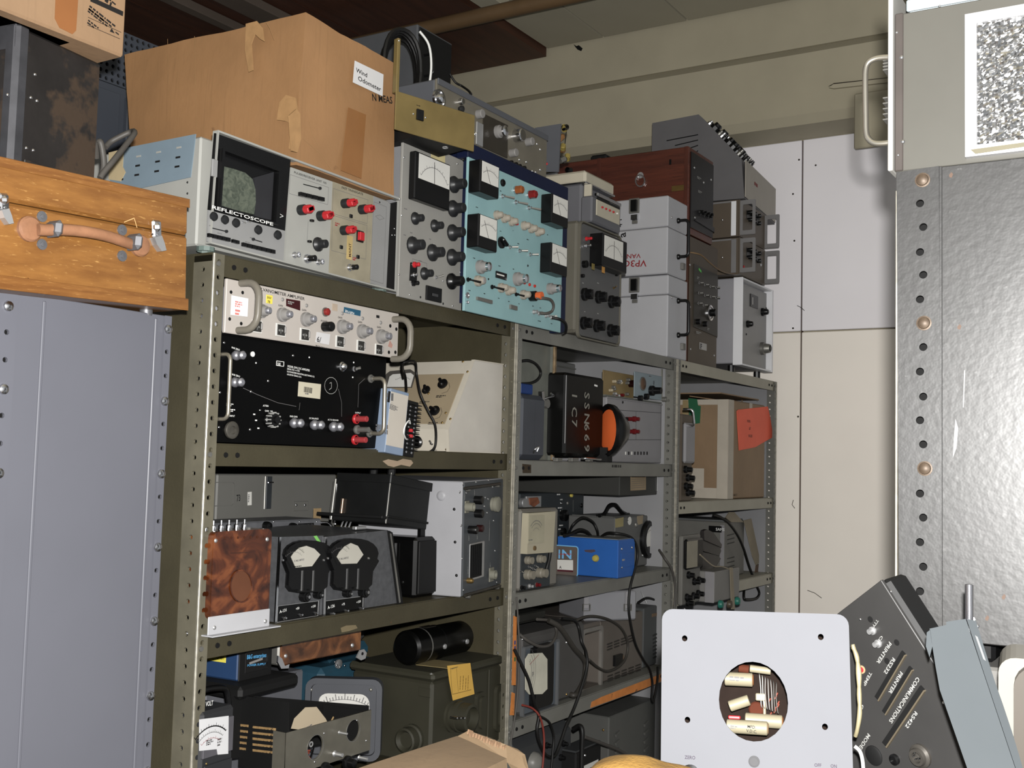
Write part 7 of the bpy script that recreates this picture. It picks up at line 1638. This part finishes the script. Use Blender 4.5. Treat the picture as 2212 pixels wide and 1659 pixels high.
# ================================================================== right of the aisle: rack cabinet, chassis with filter
XR = -.05
WRN = mat('worn_grey_steel', (54, 53, 52), .4, .0, spec=.4, amt=.16, scale=16, spots=.66, spotcol=(84, 83, 82), spotscale=60, bump=.12, bscale=120)
RBOLT = mat('rusty_bolt', (92, 76, 60), .5, .3, amt=.3, scale=90)
O = onX(1940, 1373, XR)
rk = T('equipment_cabinet', 'scuffed grey steel cabinet side with a perforated flange and rusty bolts', 'cabinet', None, None, O=O, d=.0)
L = rk.left(); rk.h = L.p(2100, 352)[1]
fl = [L.p(x, y) for x, y in ((1937, 373), (2029, 359), (2033, 1373), (1992, 1373), (1962, 1332), (1943, 1290))]
kk = L.k(1990, 800)
hy = [440, 491, 545, 594, 647, 750, 803, 857, 908, 960, 1066, 1118, 1171, 1224, 1277]
hl_ = []
for i, y in enumerate(hy):
    a, b = L.p(1988 if i % 2 == 0 else 1995, y); hl_.append((a, b, 8.5*kk, 8.5*kk))
o = L.link('flange', holes_plate([p for p in fl], 0, hl_, .003), WRN, 0, 0, 0)
L.boxm('flange_backing', HOLE, fl[0][0]+.006, .02, fl[2][0]-.001, rk.h-.02, .004, -.022, 0, o)
for x, y in ((1993, 389), (1996, 698), (1998, 1012), (1995, 1332)): L.lathe('bolt', RBOLT, x, y, [(16, 0), (16, 1.5), (13, 2), (12, 6), (7, 9), (0, 10)], .0015, 16, o)
a2 = L.p(2031, 800)[0]
L.boxm('side_panel', WRN, a2, .0, .60, rk.h, .003, -.003, .001); L.boxm('panel_fold', WRN, a2-.001, 0, a2+.0022, rk.h, .002, -.001, .0006)
L.boxm('chipped_edge', EDGE, fl[0][0]-.001, .04, fl[0][0]+.0012, rk.h-.02, .006, -.006, .0005)
rk.body(mat('cabinet_dark_grey', (70, 70, 70), .5), x0=.024, y0=-.6, x1=.45, y1=-.004, z0=.0, z1=rk.h-.001, name='shell')
SCR = mat('bare_scratch', (140, 138, 136), .5, .2, amt=.2, scale=80)
for pts in ([(2058, 990), (2062, 930), (2064, 905), (2070, 925), (2066, 968)], [(2080, 880), (2083, 800)]): L.poly('scratch', SCR, pts if len(pts) > 2 else [pts[0], pts[1], (pts[1][0]+2, pts[1][1]), (pts[0][0]+2, pts[0][1])], .0003)
RS2 = mat('rust_mark', (96, 72, 56), .6, amt=.2)
for x, y in ((2164, 1289), (2068, 706), (2050, 378), (2128, 1335)): L.poly('rust_chip', RS2, [(x, y), (x+5, y-6), (x+9, y-2), (x+6, y+6), (x+1, y+5)], .0003)
for y in (-.5, -.06):
    for x in (.06, .4): link('foot', boxmesh(.05, .05, .022, .004), BLK, rk.e, Matrix.Translation((x, y, -.0222)))
zB = O.z-.0225
bench = T('workbench', 'grey workbench carrying the scuffed steel cabinet', 'table', None, None, O=Vector((XR+.01, -1.75, 0)), d=.8)
bench.w = .75; bench.h = zB; BNG = mat('bench_grey', (104, 102, 98), .5)
bench.body(BNG, z0=zB-.03, z1=zB-.0003, y1=.72, name='top')
for x in (.03, .72):
    for y in (.04, .68): link('leg', boxmesh(.05, .05, zB-.03, .002), BNG, bench.e, Matrix.Translation((x, y, 0)))
# chassis on the cabinet
TAU = mat('taupe_chassis_paint', (88, 86, 79), .42, amt=.04); PLT = mat('pale_front_plate', (170, 168, 162), .35, amt=.04)
Oc = onX(1932, 372, XR+.004); Oc.z = O.z+rk.h+.0006
fc = T('rack_chassis', 'taupe rack chassis with bright bow handle and framed air filter, on the scuffed steel cabinet', 'chassis', None, None, O=Oc, d=.0)
L = fc.left(); hh = L.p(1930, -30)[1]; htop = L.p(2000, 20)[1]
fc.body(PLT, x0=-.008, y0=.0, x1=.45, y1=.005, z0=0, z1=hh, name='front_plate', bv=.0008)
fc.body(TAU, x0=.0, y0=-.55, x1=.44, y1=-.0005, z0=0, z1=htop, name='side_wall', bv=.001)
L.boxm('side_lip', mat('taupe_lip', (80, 73, 69), .35), .0008, 0, L.p(1952, 200)[0], htop, .003)
for x, y, q in ((1947, 124, 5), (1950, 306, 5), (1937, 70, 3), (1940, 335, 3)): L.screw(x, y, q, n=.003)
L.tube('bow_handle', mat('bright_handle', (205, 198, 182), .25, .9), [(1928, 124, -.02), (1910, 124, -.02), (1890, 127, -.02), (1876, 135, -.02), (1870, 150, -.02), (1869, 180, -.02), (1870, 250, -.02), (1871, 285, -.02), (1876, 300, -.02), (1888, 309, -.02), (1906, 310, -.02), (1930, 307, -.02)], 6.5, k=4, seg=12)
for y0, y1_ in ((135, 162), (222, 268)):
    for i in range(5): L.cbox('knurled_ring', STL, 1922, y0+(y1_-y0)*i/4, 13, 3, .02, n=-.04)
c1 = L.p(2087, 37); c2 = L.p(2092, 343); f0 = c1[0]; fb0 = c2[1]; ft = L.p(2200, 15)[1]
fw = .20; fh = c1[1]-c2[1]
ft_ = L.link('filter_frame', ringprism([(f0, fb0), (f0+fw, fb0), (f0+fw, fb0+fh), (f0, fb0+fh)], [(f0+.011, fb0+.011), (f0+fw-.011, fb0+.011), (f0+fw-.011, fb0+fh-.011), (f0+.011, fb0+fh-.011)], 0, .008), mat('bright_filter_frame', (210, 210, 212), .35, .7, amt=.05), 0, 0, 0)
n_ = 64; v = []; f = []; rnd = random.Random(2)
for j in range(n_+1):
    for i in range(n_+1): v.append((f0+.0105+(fw-.021)*i/n_, fb0+.0105+(fh-.021)*j/n_, .0015+rnd.uniform(0, .0042)))
for j in range(n_):
    for i in range(n_):
        q = j*(n_+1)+i; f += [(q, q+1, q+n_+2), (q, q+n_+2, q+n_+1)]
L.link('filter_mesh', mk('mesh', v, f), mat('crinkled_foil', (225, 225, 225), .22, 1., amt=.0), 0, 0, 0, par=ft_)
L.poly('frame_gasket', mat('cream_gasket', (110, 104, 82), .6), [(2110, 337), (2240, 318), (2240, 309), (2100, 328)], .009)
up2 = T('enclosure', 'pale blue white enclosure whose lower edge rests on the taupe rack chassis', 'case', None, None, O=Vector((Oc.x+.002, Oc.y-.012, Oc.z+htop+.0008)), d=.0)
PBW = mat('pale_blue_white', (150, 160, 164), .45, amt=.03)
up2.body(PBW, x0=0, y0=-.5, x1=.4, y1=0, z0=0, z1=.16, name='case', bv=.003)
up2.left().boxm('base_trim', PBW, .0, .0, .5, .012, .004); up2.left().screw(2030, 13, 3, n=.004)
# ================================================================== in front, low: boxes on a work cart
ZT = .95
cart = T('work_cart', 'low work cart below the picture carrying the white meter chassis and the torn carton', 'table', None, None, O=Vector((-.78, -1.22, 0)), d=.9)
cart.w = .72; cart.h = ZT; cart.body(BNG, z0=ZT-.03, z1=ZT-.0005, name='top')
for x in (.03, .69):
    for y in (.03, .87): link('leg', boxmesh(.04, .04, ZT-.03, .002), BNG, cart.e, Matrix.Translation((x, y, 0)))
DW = 1.02
def cpt(px, py, dd): return CAM+ray(px, py)*dd
Ow = cpt(1440, 1659, DW)
av = RGT*1.0+UPV*.0225-FWD*.27
wc = TF('meter_chassis', 'white painted meter chassis with a large round opening showing cream capacitors inside', 'chassis', Ow, av, UPV*1.0+FWD*.24)
F = wc.F; WP = mat('white_chassis_paint', (104, 105, 110), .7, spec=.08, amt=.02)
tl = F.p(1430, 1326); tr_ = F.p(1836, 1316); wl = tl[0]; wr = F.p(1838, 1500)[0]; wt = (tl[1]+tr_[1])/2
zb0 = -(Ow.z-ZT)/wc.M.col[2].z
zb0 += .004
k = F.k(1630, 1500)
hc = F.p(1627, 1515)
rr = rrect(wr-wl, wt-zb0, 24*k, 5, (wl+wr)/2, (wt+zb0)/2)
hs = [(*F.p(x, y), 6*k, 6.5*k) for x, y in ((1479, 1379), (1773, 1376), (1485, 1555), (1782, 1570))]
F.link('front_plate', holes_plate(rr, 0, [(hc[0], hc[1], 73*k, 83*k)]+hs, .002), WP, 0, 0, -.001)
dpt = .06
for nm, a0, b0, a1, b1 in (('side_wall', wl+.002, zb0, wl+.005, wt-.012), ('side_wall', wr-.005, zb0, wr-.002, wt-.012), ('top_wall', wl+.012, wt-.005, wr-.012, wt-.002), ('bottom_wall', wl+.002, zb0, wr-.002, zb0+.003)): F.boxm(nm, WP, a0, b0, a1, b1, dpt, -.0025-dpt, .0005)
BRD = mat('brown_circuit_board', (44, 32, 26), .8, spec=.05, amt=.2, scale=40)
F.boxm('circuit_board', BRD, wl+.006, zb0+.004, wr-.006, wt-.012, .003, -.055, 0)
CAPM = mat('cream_capacitor', (130, 122, 98), .5, amt=.05); CAPE = mat('orange_wax_end', (124, 74, 30), .5)
def cap(x0, y0, x1, y1, r_, n=-.032, m=None, lab=False, end=None):
    a0, b0 = F.p(x0, y0, n); a1, b1 = F.p(x1, y1, n); k_ = F.k(x0, y0); l = math.hypot(a1-a0, b1-b0)
    t = math.atan2(b1-b0, a1-a0)
    M = Matrix.Translation((a0, b0, n)) @ Matrix.Rotation(t, 4, 'Z') @ Matrix.Rotation(math.pi/2, 4, 'Y')
    o = link('capacitor', lathemesh([(0, 0), (r_*k_*.9, 0), (r_*k_, r_*k_*.1), (r_*k_, l-r_*k_*.1), (r_*k_*.9, l), (0, l)], 16), m or CAPM, wc.e, F.M @ M)
    if end: link('wax_end', lathemesh([(0, l), (r_*k_*.86, l), (r_*k_*.7, l+.001), (0, l+.001)], 14), end, o, F.M @ M)
    if lab: 
        F.text('MFD.', (x0+x1)/2, (y0+y1)/2+1, 6, INK, n=n+r_*k_+.0006, rot=-4, par=o); F.text('V.D.C.', (x0+x1)/2-2, (y0+y1)/2+10, 6, INK, n=n+r_*k_+.0004, rot=-4, par=o)
        F.scribble(x0+8, (y0+y1)/2-4, 16, 8, 2, GINK, n=n+r_*k_+.0005, rot=-4, par=o)
cap(1566, 1466, 1626, 1469, 15, lab=False, end=CAPE); cap(1620, 1444, 1665, 1450, 8); cap(1596, 1443, 1618, 1446, 9, m=mat('red_brown_cap', (92, 44, 26), .8, spec=.05)); cap(1576, 1526, 1618, 1512, 12, n=-.03, end=None); cap(1610, 1554, 1690, 1560, 15, n=-.04, end=CAPE); cap(1570, 1568, 1658, 1574, 15, n=-.026, lab=True, end=mat('tan_wax_end', (124, 98, 68), .5))
F.scribble(1576, 1460, 34, 12, 2, GINK, n=-.0325+.0068, rot=-3)
F.lathe('disc_capacitor', mat('red_brown_cap', (92, 44, 26)), 1634, 1532, [(17, 0), (17, 6), (14, 9), (0, 9)], -.045, 18); F.cbox('cream_block', CAPM, 1644, 1505, 22, 16, .01, n=-.045); F.cbox('cream_post', CAPM, 1652, 1528, 6, 42, .006, n=-.045)
rnd = random.Random(11)
for i in range(7):
    x = 1640+i*6; F.tube('loop_wire', rnd.choice([STL, DGINK, GKNOB]), [(x, 1456+i*3, -.04), (x+1, 1462+i*3, -.03), (x+2+rnd.uniform(-2, 2), 1490+i*3, -.028), (x+4, 1520+i*3, -.03), (x+6, 1528+i*2, -.036)], 1.0, k=4, seg=5)
for i in range(8): F.cbox('resistor', mat('rust_red_wire', (140, 60, 40)), 1668+rnd.uniform(-6, 14), 1500+i*6, 10, 3, .004, n=-.044, rot=60)
F.box('red_sleeve', RED, 1574, 1552, 1600, 1546, .006, n=-.03)
F.lathe('button', mat('dull_button', (84, 84, 86), .7, spec=.08), 1629, 1645, [(12, 0), (12, 3), (9, 4), (9, 6), (0, 6.5)], .0, 18)
PINK_ = mat('violet_ink', (58, 44, 66), .7, amt=0)
F.text('ZERO', 1479, 1639, 7, PINK_, n=.0004, sq=.9); F.text('OFF', 1759, 1656, 7, PINK_, n=.0004, sq=.85); F.text('ON', 1794, 1658, 7, PINK_, n=.0004, sq=.85)
F.lathe('knob', BLK, 1491, 1672, [(20, 0), (20, 8), (14, 10), (12, 20), (0, 20)], 0, 18)
WB2 = mat('cream_wire_bundle', (128, 119, 88), .5, amt=.08)
for i in range(3): F.tube('wire_bundle', WB2, [(1842, 1392+i*3, -.03), (1850+i, 1420, -.03), (1857-i*2, 1455, -.028), (1855+i, 1500, -.028), (1858-i, 1540, -.028), (1852, 1575, -.03), (1848, 1590, -.034)], 4.5, k=4)
F.tube('white_lead', WINK, [(1846, 1612, -.02), (1858, 1624, -.02), (1864, 1650, -.02), (1866, 1700, -.02)], 4)
# ---- torn carton on the cart
zc_ = 1.262
P0 = onZ(985, 1590, zc_); P1 = onZ(1095, 1637, zc_); P2 = onZ(790, 1655, zc_)
e1 = (P1-P0); e2 = (P2-P0)
Lr1 = e1.length; e1.normalize(); e2.normalize()
Oq = Vector((P0.x, P0.y, ZT))
A_ = e2*.36; B_ = e1*(Lr1)
tc2 = T('cardboard_box', 'torn pale brown carton lying on the work cart at the bottom of the view', 'box', None, None, O=Oq, d=.1)
Hc = zc_-ZT
base = [Vector((0, 0, .0006)), A_+Vector((0, 0, .0006)), A_+B_*1.5+Vector((0, 0, .0006)), B_*1.5+Vector((0, 0, .0006))]
PALE = cboardmat('pale_carton', (122, 99, 70), (110, 86, 58), .72)
top_ = [Vector((0, 0, Hc)), A_+Vector((0, 0, Hc)), A_+B_*1.5+Vector((0, 0, Hc)), B_*1.0+Vector((0, 0, Hc))]
crumple(base+top_, PALE, 'carton', tc2.e, 8, .002, .002, 8)
inv = tc2.M.inverted()
dq = dep(P0)
def cq(x, y, dd): return inv @ cpt(x, y, dd)
fp = [cq(985, 1592, dq), cq(1012, 1578, dq+.01), cq(1030, 1586, dq+.008), cq(1060, 1594, dq), cq(1094, 1609, dq-.02), cq(1118, 1618, dq-.03), cq(1134, 1630, dq-.045), cq(1142, 1662, dq-.06), cq(1146, 1720, dq-.06), cq(1096, 1640, dq-.035)]
nrm = Vector((0, 0, .004))
vv = [tuple(p) for p in fp]+[tuple(p-FWD*.004+Vector((0, 0, -.002))) for p in fp]; n_ = len(fp)
link('torn_flap', mk('flap', vv, [tuple(range(n_)), tuple(range(n_, 2*n_))[::-1]]+[(i, (i+1) % n_, n_+(i+1) % n_, n_+i) for i in range(n_)]), PALE, tc2.e)
rnd = random.Random(6)
for i in range(14):
    x = 1013+i*6; y = 1579+i*2.6
    p = cq(x, y, dq+.004-i*.002); link('torn_fibre', boxmesh(.006, .0015, .0035+rnd.uniform(0, .002), 0), mat('torn_card_edge', (128, 98, 70), .8, amt=.1), tc2.e, Matrix.Translation(p+Vector((0, 0, -.004))) @ Matrix.Rotation(rnd.uniform(-.6, .6), 4, 'Y'))
# ---- yellow cloth
yc_ = cpt(1392, 1712, .98)
from mathutils import noise
v = []; f = []; nu, nv = 28, 12
for j in range(nv+1):
    for i in range(nu):
        th = 2*math.pi*i/nu; ph = math.pi/2*j/nv
        p = Vector((math.cos(th)*math.cos(ph)*.055, math.sin(th)*math.cos(ph)*.045, math.sin(ph)*(.030+.0)))
        p *= 1+.22*noise.noise(p*30+Vector((3, 1, 2))); v.append(tuple(p))
for j in range(nv):
    for i in range(nu): f.append((j*nu+i, j*nu+(i+1) % nu, (j+1)*nu+(i+1) % nu, (j+1)*nu+i))
me = mk('cloth', v, f, 1.2)
ycl = T('cloth', 'crumpled yellow cloth between the torn carton and the white meter chassis', 'cloth', None, None, O=Vector((yc_.x, yc_.y, ZT)), d=.1)
link('cloth_heap', me, mat('yellow_cloth', (142, 104, 28), .85, amt=.15, scale=60, bump=.5, bscale=300), ycl.e, Matrix.Translation((0, 0, yc_.z-ZT)) @ Matrix.Rotation(-1.0, 4, 'Z'))
link('cloth_base', lathemesh([(.05, 0.0005), (.054, yc_.z-ZT+.002), (0, yc_.z-ZT+.002)], 20), mat('yellow_cloth', (142, 104, 28)), ycl.e)
# ---- dark connector panel, tilted
DP_ = 1.04
def cv(x, y, z): return RGT*x-UPV*y+FWD*z
Oc2 = cpt(1903, 1253, DP_)
ea = cv(-65, 102, 120); eb = cv(207, 406, -233); s_ = DP_/FPX
# face coordinates: a runs down to the left, b down to the right
cpn = TF('data_terminal', 'charcoal connector panel with white legends, tilted upside down beside the white meter chassis', 'panel', Oc2, ea, eb)
F = cpn.F; CH = mat('charcoal_panel', (60, 59, 58), .45, amt=.08)
wA = ea.length*s_*2.5; wB = eb.length*s_*1.25
F.boxm('plate', CH, 0, 0, wA, wB, .004, -.004, .0006); F.boxm('case_back', mat('charcoal_case', (22, 22, 22), .6), -.002, -.0, wA+.002, wB, .03, -.035, .004)
def ctext(t, x0, y0, x1, y1, sz): tfit(F, t, x0, y0, x1, y1, sz, DGINK)
ctext('COMMUNICATIONS', 1981, 1461, 1920, 1557, 9); ctext('PRINTER', 1945, 1449, 1919, 1495, 8); ctext('PRINTER', 1921, 1385, 1893, 1430, 8); ctext('RS232', 1929, 1419, 1909, 1452, 8); ctext('RS422', 1977, 1535, 1955, 1569, 8); ctext('MODEM', 1875, 1583, 1851, 1621, 8); ctext('TEMP', 1879, 1450, 1864, 1478, 7); ctext('TTY', 1894, 1337, 1884, 1352, 6); ctext('CH', 1904, 1372, 1894, 1386, 6); ctext('G', 1862, 1520, 1856, 1530, 7)
TANE = mat('tan_edge', (98, 88, 70), .5)
for (x0, y0), (x1, y1_), w_ in (((1950, 1405), (1892, 1503), 14), ((1966, 1438), (1908, 1534), 13), ((1990, 1480), (1908, 1602), 16)):
    o = F.poly('connector', BLKM, [(x0, y0), (x0+w_*.55, y0+w_*.6), (x1+w_*.55, y1_+w_*.6), (x1, y1_)], .002); F.poly('connector_rim', TANE, [(x0+w_*.55, y0+w_*.6), (x0+w_*.68, y0+w_*.78), (x1+w_*.68, y1_+w_*.78), (x1+w_*.55, y1_+w_*.6)], .003, par=o)
for x, y in ((1880, 1338), (1937, 1388), (1916, 1428)): F.lathe('hole', HOLE, x, y, [(7, 0), (7, .4), (0, .4)], 0, 12)
for x, y in ((1886, 1362), (1898, 1390)): F.lathe('bnc_socket', ALU, x, y, [(9, 0), (9, 4), (6, 5), (6, 14), (4, 14), (4, 6), (0, 6)], 0, 12)
o = F.lathe('button_ring', mat('cream_ring', (170, 140, 100), .5), 1862, 1446, [(9, 0), (9, 2), (0, 2)], 0, 14); F.lathe('red_button', RED, 1862, 1446, [(6, 2), (6, 5), (0, 6)], 0, 12, o)
o = F.lathe('round_connector', mat('tarnished_grey', (86, 82, 76), .4, .5), 1990, 1632, [(26, 0), (26, 6), (20, 10), (18, 18), (12, 18), (11, 6), (0, 6)], 0, 20)
for i in range(6): F.lathe('pin', CHR, 1986+8*math.cos(i), 1630+8*math.sin(i), [(1.6, 0), (1.6, 10), (0, 11)], .003, 6, o)
F.lathe('round_connector', BLK, 1934, 1640, [(12, 0), (12, 6), (8, 8), (8, 4), (0, 4)], 0, 16)
for x, y in ((2037, 1518), (1858, 1338), (1924, 1278)): F.screw(x, y, 3)
F.lathe('round_black_socket', BLKM, 1888, 1632, [(22, 0), (22, 2), (18, 4), (0, 3)], 0, 20)  # low matt black socket disc
# ---- grey plastic terminal with a threaded rod
gd = TF('printer', 'grey plastic desk machine standing on end beside the connector panel, a threaded rod above it', 'machine', cpt(2030, 1500, .905), RGT*1.0-FWD*.40, UPV*1.0+FWD*.26)
F = gd.F; GPL = mat('cool_grey_plastic', (76, 81, 84), .85, spec=.03, amt=.03)
F.poly('shell', GPL, [(2008, 1358), (2044, 1350), (2044, 1343), (2086, 1337), (2120, 1440), (2160, 1560), (2200, 1680), (2420, 2520), (2300, 2520), (2100, 1690), (2030, 1490), (2021, 1440)], -.06)
F.poly('side_shell', mat('cool_grey_plastic_side', (72, 77, 80), .85, spec=.03, amt=.03), [(2088, 1337), (2108, 1341), (2142, 1450), (2150, 1475), (2166, 1520), (2186, 1580), (2216, 1680), (2440, 2520), (2421, 2520), (2201, 1680), (2161, 1560), (2121, 1440)], -.075)
F.poly('rounded_corner', GPL, [(2002, 1366), (2010, 1360), (2014, 1396), (2008, 1420), (2000, 1396)], -.03)
F.poly('inset_slot', mat('dark_plastic_slot', (56, 60, 64), .5), [(2106, 1372), (2112, 1376), (2130, 1428), (2124, 1424)], .0008, n=.0002)
a, b = F.p(2094, 1340, -.02)
pit = []
for i in range(60): pit += [(.0038, .0008*i), (.0033, .0008*i+.0004)]
link('threaded_rod', lathemesh([(0, 0)]+pit+[(0, .0484)], 12), CHR, gd.e, F.M @ Matrix.Translation((a, b-.018, -.02)) @ Matrix.Rotation(-math.pi/2, 4, 'X') @ Matrix.Rotation(.0, 4, 'Y'))
F.lathe('nut', CHR, 2097, 1338, [(9, 0), (9, 6), (0, 6)], -.022, 6); F.screw(2111, 1353, 5, n=-.01)
# ---- cream cabinet at the edge
cm2 = TF('cream_case', 'cream enamelled case with rounded corner, behind the grey plastic machine', 'case', cpt(2190, 1620, .96), RGT*1.0-FWD*.46, UPV*1.0)
F = cm2.F; a, b = F.p(2190, 1436); CW = mat('cream_white_enamel', (130, 126, 116), .4, amt=.03)
zbot = -(cm2.M.translation.z-ZT)
F.link('front_board', prismmesh(rrect(.16, b-zbot, .02, 5), -.02, 0), mat('taupe_front', (84, 77, 68), .5, amt=.05), .08, (b+zbot)/2, -.001)
F.link('rim', prismmesh(rrect(.185, b-zbot+.003, .014, 5), -.07, -.012), CW, .08, (b+zbot)/2+.0015, -.001)
